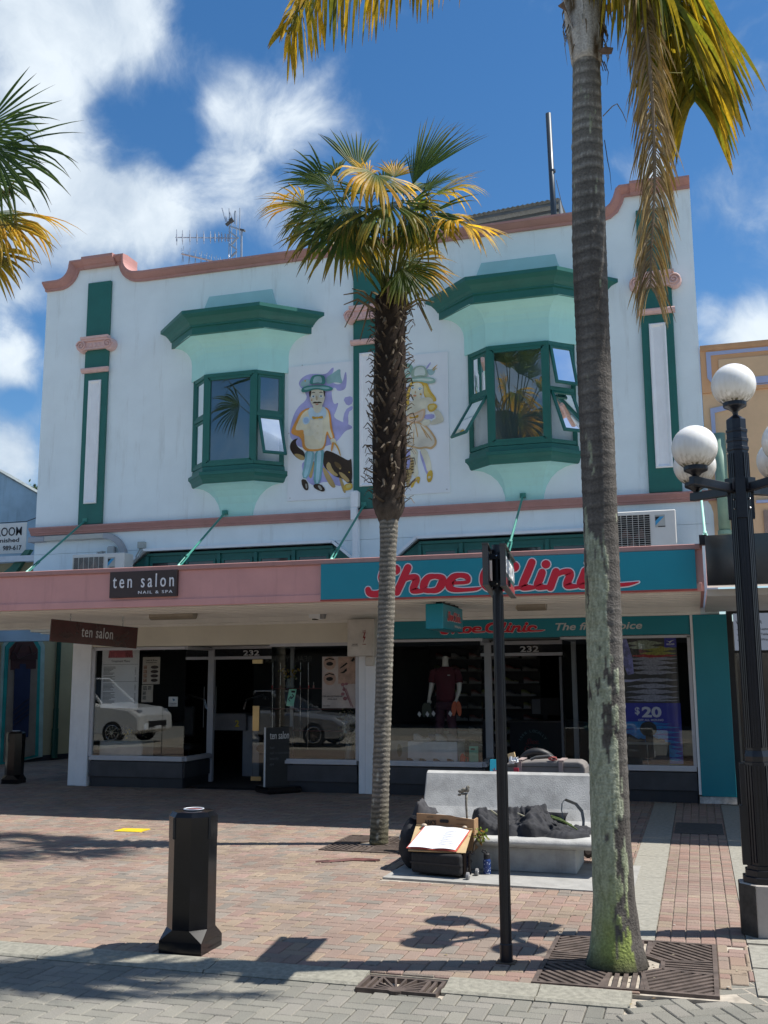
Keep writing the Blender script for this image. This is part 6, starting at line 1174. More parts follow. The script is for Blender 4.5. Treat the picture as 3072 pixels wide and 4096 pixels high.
for i in range(240):
    x, y = rnd.uniform(-9, 1.2), rnd.uniform(-9.6, -3.5); r = rnd.uniform(.003, .008); a = rnd.uniform(0, 3.14); m_.add([(x-r*2*math.cos(a), y-r*2*math.sin(a), .004), (x+r*math.sin(a), y-r*math.cos(a), .007), (x+r*2*math.cos(a), y+r*2*math.sin(a), .004), (x-r*math.sin(a), y+r*math.cos(a), .006)], [(0, 1, 2, 3)], 0, rnd.choice(((.4, .35, .25), (.2, .13, .06), (.5, .47, .4), (.28, .22, .1))))
o = m_.build('leaf_litter', BRK); o['kind'] = 'stuff'
# ================================================================== STREET FURNITURE
lamp = thing('street_lamp', (.38, -7.70, 0), 'black octagonal street lamp post carrying five white globes', 'street lamp')
LX, LY = .38, -7.70; r8 = R(22.5)
STONE = mat('lamp_base_stone', (.46, .42, .37), .7, var=.08, vs=8, dirt=.3)
MB().lathe([(.185, 0), (.185, .345)], (LX, LY, 0), 8, rot=r8).build('base_block', STONE, lamp, bev=.006)
for k in (2, 4): a = R(180+45*(k-2)+0)
for a in (R(225), R(315), R(180)): MB().obox((LX+.1735*math.cos(a), LY+.1735*math.sin(a), .172), (-.069*math.sin(a), .069*math.cos(a), 0), (.003*math.cos(a), .003*math.sin(a), 0), (0, 0, .168)).build('corner_plate', mat('weathered_black_plate', (.03, .028, .025), .5, var=.6, vs=12), lamp) if a != R(315) else None
MB().lathe([(.155, .345), (.155, .385), (.135, .39), (.135, .43), (.118, .435), (.118, .46)], (LX, LY, 0), 8, rot=r8).build('stepped_plinth', BLACKP, lamp)
def fluted(r, z0, z1): 
    m_ = MB(); m_.lathe([(r, z0), (r, z1)], (LX, LY, 0), 8, rot=r8)
    for k in range(8):
        a = k*math.pi/4; d = Vector((math.cos(a), math.sin(a), 0)); s_ = Vector((-d.y, d.x, 0))
        for o_ in (-.5, 0, .5): m_.obox(Vector((LX, LY, (z0+z1)/2))+d*(r*.925)+s_*o_*r*.45, s_*r*.07, d*.006, Vector((0, 0, (z1-z0)/2-.02)))
    return m_
fluted(.104, .46, 1.16).build('lower_shaft', BLACKP, lamp); 
for a in (0, math.pi): MB().obox((LX+.112*math.cos(a), LY, .66), (.028, 0, 0), (0, .055, 0), (0, 0, .20)).build('side_panel', BLACKP, lamp)
for a in (0, math.pi): MB().obox((LX+.102*math.cos(a), LY, 1.0), (.022, 0, 0), (0, .05, 0), (0, 0, .15)).build('side_rib', BLACKP, lamp)
MB().lathe([(.088, 1.16), (.092, 1.2), (.082, 1.24)], (LX, LY, 0), 8, rot=r8).build('shaft_collar', BLACKP, lamp)
fluted(.076, 1.24, 3.42).build('shaft', BLACKP, lamp)
for a in (0, math.pi/2, math.pi, 1.5*math.pi): MB().obox((LX+.078*math.cos(a), LY+.078*math.sin(a), 3.06), (.014*abs(math.cos(a))+.035*abs(math.sin(a)), 0, 0), (0, .014*abs(math.sin(a))+.035*abs(math.cos(a)), 0), (0, 0, .15)).build('bracket_plate', BLACKP, lamp)
MB().lathe([(.078, 3.42), (.085, 3.425), (.085, 3.445), (.078, 3.45), (.078, 3.485), (.085, 3.49), (.085, 3.51), (.078, 3.515), (.076, 3.56), (.083, 3.565), (.083, 3.58), (.074, 3.585), (.074, 3.66), (.020, 3.70), (.018, 3.73)], (LX, LY, 0), 8, rot=r8).build('finial_post', BLACKP, lamp)
GLB = bpy.data.materials.new('milky_globe'); GLB.use_nodes = True; t = GLB.node_tree; p = t.nodes['Principled BSDF']; MATS['milky_globe'] = GLB
p.inputs['Roughness'].default_value = .25; p.inputs['Subsurface Weight'].default_value = .6; p.inputs['Subsurface Radius'].default_value = (.10, .10, .09); p.inputs['Subsurface Scale'].default_value = .6
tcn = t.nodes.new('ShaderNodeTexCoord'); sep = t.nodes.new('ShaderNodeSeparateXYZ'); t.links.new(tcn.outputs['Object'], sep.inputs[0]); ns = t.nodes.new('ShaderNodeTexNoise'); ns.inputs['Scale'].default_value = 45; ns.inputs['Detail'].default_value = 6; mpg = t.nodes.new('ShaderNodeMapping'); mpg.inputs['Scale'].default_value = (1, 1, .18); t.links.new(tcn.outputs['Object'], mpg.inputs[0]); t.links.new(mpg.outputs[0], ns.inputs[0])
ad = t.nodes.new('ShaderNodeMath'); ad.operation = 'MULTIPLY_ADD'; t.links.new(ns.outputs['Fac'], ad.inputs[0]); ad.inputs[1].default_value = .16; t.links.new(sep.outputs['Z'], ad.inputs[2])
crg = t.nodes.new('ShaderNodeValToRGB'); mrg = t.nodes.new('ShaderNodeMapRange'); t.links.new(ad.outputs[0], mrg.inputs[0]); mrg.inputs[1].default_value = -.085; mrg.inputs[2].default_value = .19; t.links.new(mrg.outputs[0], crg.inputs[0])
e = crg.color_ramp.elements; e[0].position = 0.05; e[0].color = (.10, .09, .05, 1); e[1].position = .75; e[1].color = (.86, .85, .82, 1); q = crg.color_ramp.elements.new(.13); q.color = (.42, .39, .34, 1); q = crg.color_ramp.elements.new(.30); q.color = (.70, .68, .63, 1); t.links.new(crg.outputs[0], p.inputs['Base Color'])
gme = MB().sphere((0, 0, 0), .163, 32, 20).build('globe', GLB, lamp, smooth=True)
cme = MB().lathe([(.018, -.235), (.022, -.21), (.045, -.19), (.082, -.172), (.085, -.165), (.085, -.135), (.075, -.132)], (0, 0, 0), 20).build('globe_cup', BLACKP, gme)
gme.location = (LX, LY, 3.935)
cme.matrix_parent_inverse = Matrix.Identity(4)
def globe_at(x, y, z):
    g = gme.copy(); col.objects.link(g); g.location = (x, y, z); c = cme.copy(); col.objects.link(c); c.parent = g
for sx_ in (-1, 1):
    for sy_ in (-1, 1):
        globe_at(LX+.31*sx_, LY+.33*sy_, 3.40); d = Vector((.31*sx_, .33*sy_, 0)); u = d.normalized()
        MB().bar(Vector((LX, LY, 3.13))+u*.05, Vector((LX, LY, 3.155))+d+u*.05, .05, .062).build('arm', BLACKP, lamp, bev=.004)
        MB().obox(Vector((LX, LY, 3.16))+u*.085, u*.035, Vector((-u.y, u.x, 0))*.036, Vector((0, 0, .045))).build('arm_clamp', BLACKP, lamp)
for z in (2.98, 3.05, 3.16): MB().sphere((LX-.05, LY-.062, z), .008, 8, 5).build('bolt', STEEL, lamp); MB().sphere((LX+.06, LY-.056, z), .008, 8, 5).build('bolt', STEEL, lamp)
# sign post with street name blades
sp = thing('street_sign_post', (-1.235, -8.91, 0), 'slim black sign post carrying two edge on street name blades', 'sign post')
PX, PY = -1.235, -8.91
m_ = MB(); m_.lathe([(.034, 0), (.034, 2.635), (.0, 2.637)], (PX, PY, 0), 20); m_.build('post', BLACKP, sp, smooth=False)
m_ = MB()
for k in range(10): a = k*.628; m_.obox((PX+.0345*math.cos(a), PY+.0345*math.sin(a), 1.2), (-.004*math.sin(a), .004*math.cos(a), 0), (.0015*math.cos(a), .0015*math.sin(a), 0), (0, 0, 1.1))
m_.build('flutes', BLACKP, sp)
MB().lathe([(.041, 0), (.041, .11), (.036, .115)], (PX, PY, 0), 20).build('foot_sleeve', BLACKP, sp); MB().box(PX-.06, PX+.06, PY-.05, PY+.05, -.01, .006).build('foot_plate', mat('rust_plate', (.12, .08, .05), .8), sp)
BLM = mat('blade_grey', (.22, .22, .23), .35, .3, var=.1); BLD = mat('dark_aluminium', (.10, .095, .09), .45, .6)
for s, pn_, pf_, z0, z1 in ((-1, (1941, 2250), (1976, 2300), 2.34, 2.60), (1, (2012, 2250), (2053, 2300), 2.33, 2.59)):
    N_, F_ = at(*pn_, -9.28), at(*pf_, -8.28); N_.z = F_.z = (z0+z1)/2; c = (N_+F_)/2; BU = (F_-N_); hl = BU.length/2; BU.normalize(); BN = Vector((BU.y, -BU.x, 0))
    bl_ = MB().obox(c, BU*hl, BN*.005, Vector((0, 0, (z1-z0)/2))).build('name_blade', BLM if s < 0 else mat('green_name_blade', (.03, .10, .085), .3, var=.05), sp)
    for zz in (z0, z1): MB().obox(Vector((c.x, c.y, zz)), BU*(hl+.01), BN*.020, Vector((0, 0, .005))).build('blade_rail', BLD, bl_)
    MB().obox(Vector((N_.x, N_.y, (z0+z1)/2)), BU*.004, BN*.018, Vector((0, 0, (z1-z0)/2))).build('blade_end', BLD, bl_)
    if s > 0:
        MB().obox(c+BN*.006-Vector((0, 0, .095)), BU*(hl-.005), BN*.0012, Vector((0, 0, .033))).build('red_stripe', mat('sign_red_stripe', (.30, .03, .035), .4, var=0), bl_)
        t = MB(); put_text(t, 'EMERSON', c+BN*.0075-BU*.36-Vector((0, 0, .03)), .15, right=BU, width=.80, bold=.01, thick=.002); t.build('lettering', WLET, bl_)
for z in (2.375, 2.555): MB().obox((PX, PY, z), BN*.085, BU*.04, Vector((0, 0, .018))).build('clamp', BLACKM, sp); 
for z in (2.375, 2.555): MB().sphere((PX+.005, PY-.045, z), .008, 8, 5).build('bolt', STEEL, sp)
# bollards
def bollard(cx, cy, rot, label):
    b = thing('bollard', (cx, cy, 0), label, 'bollard', 'black octagonal bollards')
    r = .160; m_ = MB()
    sq = [(-.153, -.153), (.153, -.153), (.153, .153), (-.153, .153)]
    def oct(r_): return [(r_*math.cos(R(22.5+45*k)), r_*math.sin(R(22.5+45*k))) for k in range(8)]
    oc = oct(r); od = [5, 6, 7, 0, 1, 2, 3, 4]; oc = [oc[(k+5) % 8-0] for k in range(8)]   # starts at the (-,-) corner pair
    base = []
    for (x, y) in sq: base += [(x*1.0, y*1.0), (x*1.0, y*1.0)]
    base2 = []
    for k in range(8):
        q = sq[(k//2+(0)) % 4]; base2.append(q)
    # match octagon vertices to nearest square corner
    ocs = sorted(oct(r), key=lambda p: math.atan2(p[1], p[0])); cs = []
    for p in ocs: c = min(sq, key=lambda s_: (s_[0]-p[0])**2+(s_[1]-p[1])**2); cs.append((c[0]+(-.0008 if p[0]*c[1] > p[1]*c[0] else .0008)*0, c[1]))
    eps = [(c[0]+(p[0]-c[0])*.012, c[1]+(p[1]-c[1])*.012) for p, c in zip(ocs, cs)]
    Rz = lambda p, z: (cx+p[0]*math.cos(rot)-p[1]*math.sin(rot), cy+p[0]*math.sin(rot)+p[1]*math.cos(rot), z)
    m_.loft([[Rz(p, 0) for p in eps], [Rz(p, .075) for p in eps], [Rz(p, .145) for p in ocs]], True, True); m_.build('flared_base', BLACK, b)
    sh_ = MB(); sh_.loft([[Rz(p, .1455) for p in ocs], [Rz(p, .715) for p in ocs]]); shf = sh_.build('shaft', BLACK, b)
    # upper part with slots between the faces
    cp_ = MB(); o2 = oct(r*1.012); o2 = sorted(o2, key=lambda p: math.atan2(p[1], p[0])); cp_.loft([[Rz(p, .7155) for p in o2], [Rz(p, .855) for p in o2], [Rz((p[0]*.86, p[1]*.86), .885) for p in o2], [Rz((p[0]*.3, p[1]*.3), .893) for p in o2]]); hd_ = cp_.build('head', BLACK, b)
    for k, p in enumerate(o2):
        if k % 2 == 0: continue
        q = Vector(Rz((p[0]*.99, p[1]*.99), .785)); d = Vector((p[0], p[1], 0)).normalized(); d = Vector((d.x*math.cos(rot)-d.y*math.sin(rot), d.x*math.sin(rot)+d.y*math.cos(rot), 0)); MB().obox(q, Vector((-d.y, d.x, 0))*.010, d*.006, Vector((0, 0, .068))).build('reflector_slot', mat('slot_black', (.004, .004, .005), .6, var=0), hd_)
    MB().lathe([(.072, .893), (.072, .8955), (.0, .8957)], (cx, cy, 0), 24).build('badge', BLACKM, hd_); m_ = MB()
    m_.tube([(cx+.066*math.cos(a), cy+.066*math.sin(a), .8965) for a in [i*.2618 for i in range(25)]], .004, 5); m_.build('badge_ring', WLET, hd_); m_ = MB()
    for k in range(4): m_.prism([(cx-.05+.03*k, cy-.025), (cx-.03+.03*k, cy-.02), (cx-.012+.024*k, cy+.03), (cx-.03+.02*k, cy+.02)], 'z', .896, .8972)
    m_.build('badge_mark', mat('badge_pink', (.45, .15, .14), .5, var=0), hd_)
    return b
bb = bollard(-3.303, -9.15, R(0), 'black octagonal bollard with flared base standing near the kerb'); b2 = bollard(-11.55, .12, R(10), 'black bollard standing in shade by the left corner shop')
MB().obox((-3.372, -9.30, .78), (.045, -.006, 0), (.0, .0016, 0), (0, 0, .07)).build('red_reflection', BLACK, bb) if False else None
# bench ----------------------------------------------------------------
pad = tag(MB().prism([(-2.79, -6.47), (-.6, -6.60), (-.6, -5.3), (-2.76, -5.3)], 'z', -.03, .006).build('concrete_pad', mat('pad_concrete', (.30, .295, .275), .9, var=.14, vs=6, bump=.3, bs=90, dirt=.2)), kind='structure')
bn = thing('concrete_bench', (-1.85, -5.5, 0), 'pale concrete bench with tall sloping back strewn with black cloth', 'bench')
sec = [(-6.03, .255), (-6.045, .285), (-6.02, .312), (-5.95, .318), (-5.5, .312), (-5.30, .325), (-5.20, .38), (-5.13, .48), (-5.06, .62), (-4.98, .79), (-4.93, .815), (-4.885, .80), (-4.90, .74), (-5.0, .52), (-5.06, .36), (-5.12, .262), (-5.3, .225), (-5.94, .225), (-5.97, .25)]
m_ = MB(); m_.loft([[(x, y, z) for y, z in sec] for x in (-2.76, -.86)]); m_.build('seat_and_back', CONC, bn, bev=.012, bseg=2)
MB().box(-2.55, -1.13, -5.90, -5.25, .004, .2245).build('pedestal', CONC, bn, bev=.01)
# suitcase and the things around it ---------------------------------------
FAB = mat('black_suitcase_fabric', (.012, .012, .013), .75, var=.3, vs=40, bump=.3, bs=250)
su = thing('suitcase', (-2.3, -6.22, 0), 'black wheeled suitcase lying before bench with a book on top', 'suitcase')
def rot_box(mb, c, hx, hy, hz, ang): mb.obox(c, (hx*math.cos(ang), hx*math.sin(ang), 0), (-hy*math.sin(ang), hy*math.cos(ang), 0), (0, 0, hz)); return mb
SA = math.atan2(-.09, .48)
rot_box(MB(), (-2.31, -6.21, .118), .245, .135, .092, SA).build('body', FAB, su, bev=.028, bseg=3)
rot_box(MB(), (-2.31, -6.21, .118), .249, .139, .008, SA).build('zip_band', BLACKM, su)
for (x, z) in ((-2.48, .175), (-2.17, .165), (-2.48, .05), (-2.17, .045)): MB().sphere((x, -6.335-(x+2.31)*.19, z), .013, 8, 6).build('stud_foot', BLACKM, su)
MB().obox((-2.055, -6.27, .12), (.012, 0, 0), (.01, .06, 0), (0, 0, .10)).build('corner_guard', BLACK, su); MB().tube([(-2.03, -6.30, .06), (-2.03, -6.30, .20), (-2.02, -6.16, .20)], .012, 6).build('pull_handle', BLACK, su)
for (x, y) in ((-2.03, -6.375), (-1.99, -6.17)): w = MB().lathe([(.028, -.014), (.034, -.010), (.034, .010), (.028, .014)], (x, y, .034), 14, axis='x').build('wheel', mat('grey_castor', (.22, .22, .22), .5), su); MB().lathe([(.012, -.018), (.012, .018)], (x, y, .034), 10, axis='x').build('hub', STEEL, w)
CARD = mat('brown_cardboard', (.34, .205, .105), .8, var=.08, vs=10); CARD2 = mat('pale_cardboard', (.52, .38, .20), .8, var=.1, vs=8)
cb = thing('cardboard_box', (-2.3, -6.0, .2), 'brown cardboard produce box with cut out hand hole behind the open book', 'box')
MB().add([(-2.585, -6.055, .22), (-2.04, -6.055, .20), (-2.035, -6.05, .475), (-2.20, -6.05, .492), (-2.26, -6.05, .505), (-2.58, -6.05, .515), (-2.585, -6.06+.016, .22), (-2.04, -6.039, .20), (-2.035, -6.034, .475), (-2.20, -6.034, .492), (-2.26, -6.034, .505), (-2.58, -6.034, .515)], [(0, 1, 2, 3, 4, 5), (11, 10, 9, 8, 7, 6)]+[(i, i+6, (i+1) % 6+6, (i+1) % 6) for i in range(6)]).build('front_panel', CARD, cb)
MB().box(-2.575, -2.56, -6.03, -5.86, .2, .50).build('side_panel', CARD, cb); MB().box(-2.05, -2.035, -6.03, -5.86, .2, .47).build('side_panel', CARD, cb)
MB().prism([(-2.345+.0*math.cos(a)+(.03 if math.cos(a) > 0 else -.03)+.014*math.cos(a)+.03, .453+.016*math.sin(a)) for a in [i*.524 for i in range(12)]], 'y', -6.0585, -6.0565).build('hand_hole', BLACKM, cb)
t = MB(); put_text(t, "ARK'S", (-2.505, -6.057, .418), .055, width=.115, bold=.03, thick=.001); put_text(t, 'GOOD', (-2.48, -6.057, .478), .018, width=.06, thick=.001); t.box(-2.20, -2.10, -6.0578, -6.0568, .43, .433); t.box(-2.20, -2.10, -6.0578, -6.0568, .468, .471); t.build('print', mat('box_black_print', (.03, .025, .02), .7, var=0), cb)
bd = thing('cardboard_sheet', (-2.3, -6.2, .2), 'pale cardboard sheet propped sloping under the open book', 'cardboard')
P4 = [(-2.585, -6.065, .405), (-2.05, -6.065, .385), (-2.06, -6.325, .222), (-2.59, -6.325, .222)]; nn = Vector((0, -.53, .85))*.008
MB().add([Vector(p) for p in P4]+[Vector(p)-nn for p in P4], [(0, 3, 2, 1), (4, 5, 6, 7)]+[(i, (i+1) % 4, (i+1) % 4+4, i+4) for i in range(4)]).build('sheet', CARD2, bd); MB().bar((-2.58, -6.055, .405), (-2.05, -6.055, .385), .03, .022).build('folded_lip', CARD2, bd)
bk = thing('open_book', (-2.3, -6.2, .25), 'open white exercise book with red cover edges lying on cardboard', 'book')
def inc(x, s, off=0.0): y = -6.09-.235*s; z = .395-.165*s-.02*(x+2.5)*0; return Vector((x, y-.53*off, z+.85*off))
def page(x0, x1, s0a, s1a, s0b, s1b, bul, off): 
    m_ = MB(); N = 8; v, fs = [], []
    for i in range(N+1):
        t_ = i/N
        for j in range(5): s = (s0a+(s0b-s0a)*t_)+((s1a+(s1b-s1a)*t_)-(s0a+(s0b-s0a)*t_))*j/4; v.append(inc(x0(j/4)+(x1(j/4)-x0(j/4))*t_, s, off+bul*math.sin(math.pi*t_)))
    for i in range(N):
        for j in range(4): a = i*5+j; fs.append((a, a+1, a+6, a+5))
    m_.add(v, fs); return m_
PG = mat('white_paper', (.78, .79, .80), .7, var=.02); lx0 = lambda s: -2.485-.11*s; mx = lambda s: -2.285-.075*s; rx = lambda s: -2.065-.085*s
page(lambda s: lx0(s)-.012, lambda s: rx(s)+.012, -.02, .98, .10, 1.04, 0, .012).build('cover', mat('red_book_cover', (.58, .10, .07), .5, var=.05), bk)
page(lx0, mx, .0, .95, .02, .98, .010, .016).build('left_page', PG, bk, smooth=True); rp = page(mx, rx, .02, .98, .12, .99, .012, .016).build('right_page', PG, bk, smooth=True)
t = MB(); rnd = random.Random(4)
for k in range(9):
    s = .22+.075*k; a = inc(mx(s)+.03, s, .0295); b = inc(mx(s)+.03+rnd.uniform(.09, .15), s+.02, .0285); t.bar(a, b, .003, .001, up=(0, -.53, .85))
t.build('written_lines', mat('ink_grey', (.45, .45, .5), .7, var=0), rp)
for (x, z, s_) in ((-2.50, .412, 1.), (-2.115, .408, .8)):
    tag(MB().sphere((x, -6.085, z), .024*s_, 10, 8, 0, (1.2, .8, .75)).build('shell', mat('pale_shell', (.50, .42, .32), .6, var=.25, vs=40), loc=(x, -6.085, z)), 'pale sea shell weighting the %s edge of the sheet' % ('upper left' if x < -2.3 else 'upper right'), 'shell', 'shells on the cardboard')
def rag(name, pts, label, cat, m, sub=True):
    pass
CLOTH = mat('black_cloth', (.017, .018, .022), .85, var=.35, vs=10, bump=.5, bs=30)
def cloth_heap(x0, x1, y0, y1, zf, hf, seed, name, label, nx=110, ny=70, m=None):
    m_ = MB(); v, fs = [], []
    for i in range(nx+1):
        for j in range(ny+1):
            u, w = i/nx, j/ny; x = x0+(x1-x0)*u; y = y0+(y1-y0)*w
            rr = ((abs(2*u-1))**4+(abs(2*w-1))**3)+.30*mnoise.noise(Vector((x*5, y*5, seed)))+.14*mnoise.noise(Vector((x*14, y*14, seed))); ed = max(0, min(1, (1.0-rr)*2.6)); ed = ed*ed*(3-2*ed)
            q = mnoise.noise(Vector((x*3, y*3, seed+4)))*1.6; f1 = 1-abs(mnoise.noise(Vector((x*5+seed+q*.4, y*5+q*.3, 1))))*1.7; f2 = 1-abs(mnoise.noise(Vector((x*12+q, y*9+x*5, seed))))*1.8
            z = zf(x, y)-.014+ed*(.020+hf(u, w)*(.50+.45*f1)+.034*f2+.010*mnoise.noise(Vector((x*32, y*32, 2)))); v.append((x+.04*mnoise.noise(Vector((y*7, x*4, seed+z*6))), y+.05*mnoise.noise(Vector((x*7, z*8, seed))), z))
    for i in range(nx):
        for j in range(ny): a = i*(ny+1)+j; fs.append((a, a+ny+1, a+ny+2, a+1))
    m_.add(v, fs); return tag(m_.build(name, m or CLOTH, loc=((x0+x1)/2, (y0+y1)/2, .32), smooth=True), label, 'cloth')
seatz = lambda x, y: .316 if y < -5.32 else .316+max(0, (y+5.32))*1.6
cloth_heap(-2.16, -1.27, -5.93, -5.22, seatz, lambda u, w: .05+.13*math.exp(-((u-.08)/.13)**2)+.04*math.exp(-((u-.36)/.1)**2)+.17*math.exp(-((u-.70)/.15)**2)*math.exp(-((w-.55)/.4)**2), 3, 'blanket_heap', 'crumpled black blanket heaped along the bench seat')
cloth_heap(-1.50, -1.02, -5.93, -5.30, seatz, lambda u, w: .012+.03*(1-u), 8, 'flat_garment', 'flat black garment spread on the right end of bench', 40, 30)
bg_ = thing('black_bag', (-2.66, -5.95, 0), 'bulging black bag standing against the left end of bench', 'bag')
m_ = MB(); v, fs = [], []
for i in range(19):
    for j in range(26):
        th_, ph = math.pi*i/18, 2*math.pi*j/26; d = Vector((math.sin(th_)*math.cos(ph), math.sin(th_)*math.sin(ph), math.cos(th_))); r = 1+.10*mnoise.noise(d*2.2)+.05*mnoise.noise(d*6); v.append((-2.655+.125*r*d.x, -5.93+.16*r*d.y, max(.006, .225+.225*r*d.z)))
for i in range(18):
    for j in range(26): a = i*26+j; b = i*26+(j+1) % 26; fs.append((a, a+26, b+26, b))
m_.add(v, fs); m_.build('sack', CLOTH, bg_, smooth=True)
cloth_heap(-2.66, -2.44, -6.0, -5.7, lambda x, y: .50, lambda u, w: .09*math.exp(-((u-.25)/.2)**2), 15, 'dark_hood', 'dark grey cloth corner draped over the cardboard box', 20, 16, mat('charcoal_cloth', (.04, .04, .045), .85, var=.3))
ws = thing('walking_stick', (-2.11, -6.02, .3), 'thin stick with a carved grey knob leaning upright by bench', 'stick')
WOODG = mat('grey_weathered_wood', (.17, .16, .13), .8, var=.35, vs=30); MB().tube([(-2.095, -6.0, .02), (-2.105, -6.01, .42), (-2.112, -6.02, .60), (-2.108, -6.02, .71)], [.010, .010, .011, .013], 8).build('shaft', WOODG, ws, smooth=True)
m_ = MB()
for (x, z, r, sx_, sz_) in ((-2.095, .745, .022, .8, 1.5), (-2.125, .735, .026, 1.3, .8), (-2.16, .722, .024, 1.2, .75), (-2.175, .69, .017, 1, .7), (-2.14, .70, .02, 1.2, .6), (-2.11, .66, .015, .9, 1.3), (-2.085, .76, .014, .7, 1.2)): m_.sphere((x, -6.02, z), r, 10, 7, 0, (sx_, .8, sz_))
m_.build('carved_knob', WOODG, ws, smooth=True)
bt_ = thing('water_bottle', (-1.915, -6.08, 0), 'blue patterned water bottle with black cap standing beside the suitcase', 'bottle')
BPAT = bpy.data.materials.new('bottle_pattern'); BPAT.use_nodes = True; t = BPAT.node_tree; vo = t.nodes.new('ShaderNodeTexVoronoi'); vo.inputs['Scale'].default_value = 55; tcb = t.nodes.new('ShaderNodeTexCoord'); t.links.new(tcb.outputs['Object'], vo.inputs['Vector']); crb = t.nodes.new('ShaderNodeValToRGB'); t.links.new(vo.outputs['Distance'], crb.inputs[0]); crb.color_ramp.interpolation = 'CONSTANT'; crb.color_ramp.elements[0].color = (.55, .62, .72, 1); crb.color_ramp.elements[1].position = .30; crb.color_ramp.elements[1].color = (.015, .04, .16, 1); t.links.new(crb.outputs[0], t.nodes['Principled BSDF'].inputs['Base Color']); t.nodes['Principled BSDF'].inputs['Roughness'].default_value = .35
MB().lathe([(.031, .006), (.034, .012), (.034, .125), (.028, .14)], (-1.915, -6.08, 0), 20).build('body', BPAT, bt_, smooth=False); MB().lathe([(.028, .14), (.030, .145), (.030, .18), (.024, .188)], (-1.915, -6.08, 0), 18).build('cap', BLACKM, bt_); MB().tube([(-1.935, -6.08, .185), (-1.96, -6.08, .20), (-1.955, -6.08, .215), (-1.925, -6.08, .21), (-1.91, -6.08, .188)], .006, 6).build('carry_loop', BLACKM, bt_)
pn = thing('hanging_plant', (-1.96, -6.08, .33), 'small bunch of green and brown leaves tied at suitcase corner', 'plant')
rnd = random.Random(12); m_ = MB()
for i in range(46):
    c = Vector((-1.965+rnd.gauss(0, .025), -6.09+rnd.gauss(0, .02), .34+rnd.gauss(0, .03))); e = Vector((rnd.gauss(0, 1), rnd.gauss(-.4, .6), rnd.gauss(-.2, 1))).normalized()*rnd.uniform(.03, .055); s_ = e.cross(Vector((.3, 1, .2))).normalized()*.012; m_.add([c, c+e*.5+s_, c+e, c+e*.5-s_], [(0, 1, 2, 3)], 0, rnd.choice(((.10, .16, .04), (.16, .20, .07), (.07, .11, .03), (.20, .11, .04), (.25, .28, .16))))
m_.build('leaves', LEAF, pn); MB().tube([(-2.03, -6.12, .2), (-2.02, -6.1, .28), (-1.97, -6.09, .33)], .012, 6).build('stem', mat('twig_brown', (.08, .06, .04)), pn)
fx = thing('flax_leaves', (-1.2, -5.5, .33), 'long green flax leaves trailing over the right end of bench', 'leaves')
def blade(pts, w, c): 
    m_ = MB(); P = [Vector(p) for p in pts]; v, fs, cc = [], [], []
    for i, p in enumerate(P):
        d = (P[min(i+1, len(P)-1)]-P[max(i-1, 0)]).normalized(); s_ = d.cross(Vector((.2, -1, .4))).normalized(); ww = w*(1-.8*abs(i/(len(P)-1)-.3)); v += [p-s_*ww, p+Vector((0, -.003, .003)), p+s_*ww]; cc += [c, tuple(x*.7 for x in c), c]
        if i: b = 3*(i-1); fs += [(b, b+3, b+4, b+1), (b+1, b+4, b+5, b+2)]
    return m_.add(v, fs, 0, cc)
b_ = lambda x, y, dy=-5.5: at(1540+x*.5304, 2980+y*.5304, dy)
blade([b_(1250, 535), b_(1320, 560), b_(1400, 605), b_(1470, 660), b_(1540, 705)], .014, (.12, .19, .05)).build('leaf', LEAF, fx); blade([b_(1255, 545, -5.55), b_(1340, 575, -5.55), b_(1430, 625, -5.6), b_(1540, 700, -5.65)], .010, (.16, .22, .08)).build('leaf', LEAF, fx); blade([b_(1070, 672, -5.9), b_(1100, 655, -5.85), b_(1140, 632, -5.8)], .006, (.2, .24, .10)).build('leaf', LEAF, fx); blade([b_(795, 490, -5.5), b_(830, 515, -5.5), b_(860, 535, -5.5)], .010, (.5, .48, .36)).build('leaf', LEAF, fx); blade([b_(1000, 515, -5.6), b_(1040, 532, -5.6), b_(1065, 542, -5.6)], .009, (.55, .54, .45)).build('leaf', LEAF, fx)
sl_ = thing('strap_loop', (-1.2, -5.4, .35), 'grey woven strap standing in a loop against the bench back', 'strap')
m_ = MB(); P = [b_(1495, 640, -5.35), b_(1497, 570, -5.33), b_(1485, 500, -5.3), b_(1440, 445, -5.28), b_(1355, 410, -5.26), b_(1335, 440, -5.27), b_(1332, 490, -5.3), b_(1345, 560, -5.36)]
for a, c in zip(P[:-1], P[1:]): pass
v, fs = [], []
for i, p in enumerate(P): w = Vector((.030, -.03, .022)) if i < 5 else Vector((.014, -.02, .0)); v += [p-w*.5, p+w*.5]; 
for i in range(len(P)-1): fs.append((2*i, 2*i+1, 2*i+3, 2*i+2))
m_.add(v, fs); m_.build('strap', mat('grey_strap', (.20, .20, .19), .8), sl_)
# shopping trolley behind the bench --------------------------------------
tr = thing('shopping_trolley', (-1.6, -4.5, 0), 'wire shopping trolley with red handle parked behind the bench', 'trolley')
WIRE = mat('trolley_wire', (.42, .43, .44), .3, .9, var=.05)
x0, x1, y0, y1, z0, z1 = -2.02, -1.14, -4.72, -4.22, .42, .78
m_ = MB()
for z in (z0, .6, z1):
    for a, b in (((x0, y0, z), (x1, y0, z)), ((x1, y0, z), (x1, y1, z)), ((x1, y1, z), (x0, y1, z)), ((x0, y1, z), (x0, y0, z))): m_.tube([a, b], .006, 5)
for i in range(32): x = x0+(x1-x0)*i/31; m_.tube([(x, y0, z0), (x, y0, z1)], .0028, 4); m_.tube([(x, y1, z0), (x, y1, z1)], .0028, 4)
for i in range(18): y = y0+(y1-y0)*i/17; m_.tube([(x0, y, z0), (x0, y, z1)], .0028, 4); m_.tube([(x0, y, z0), (x1, y, z0)], .0028, 4)
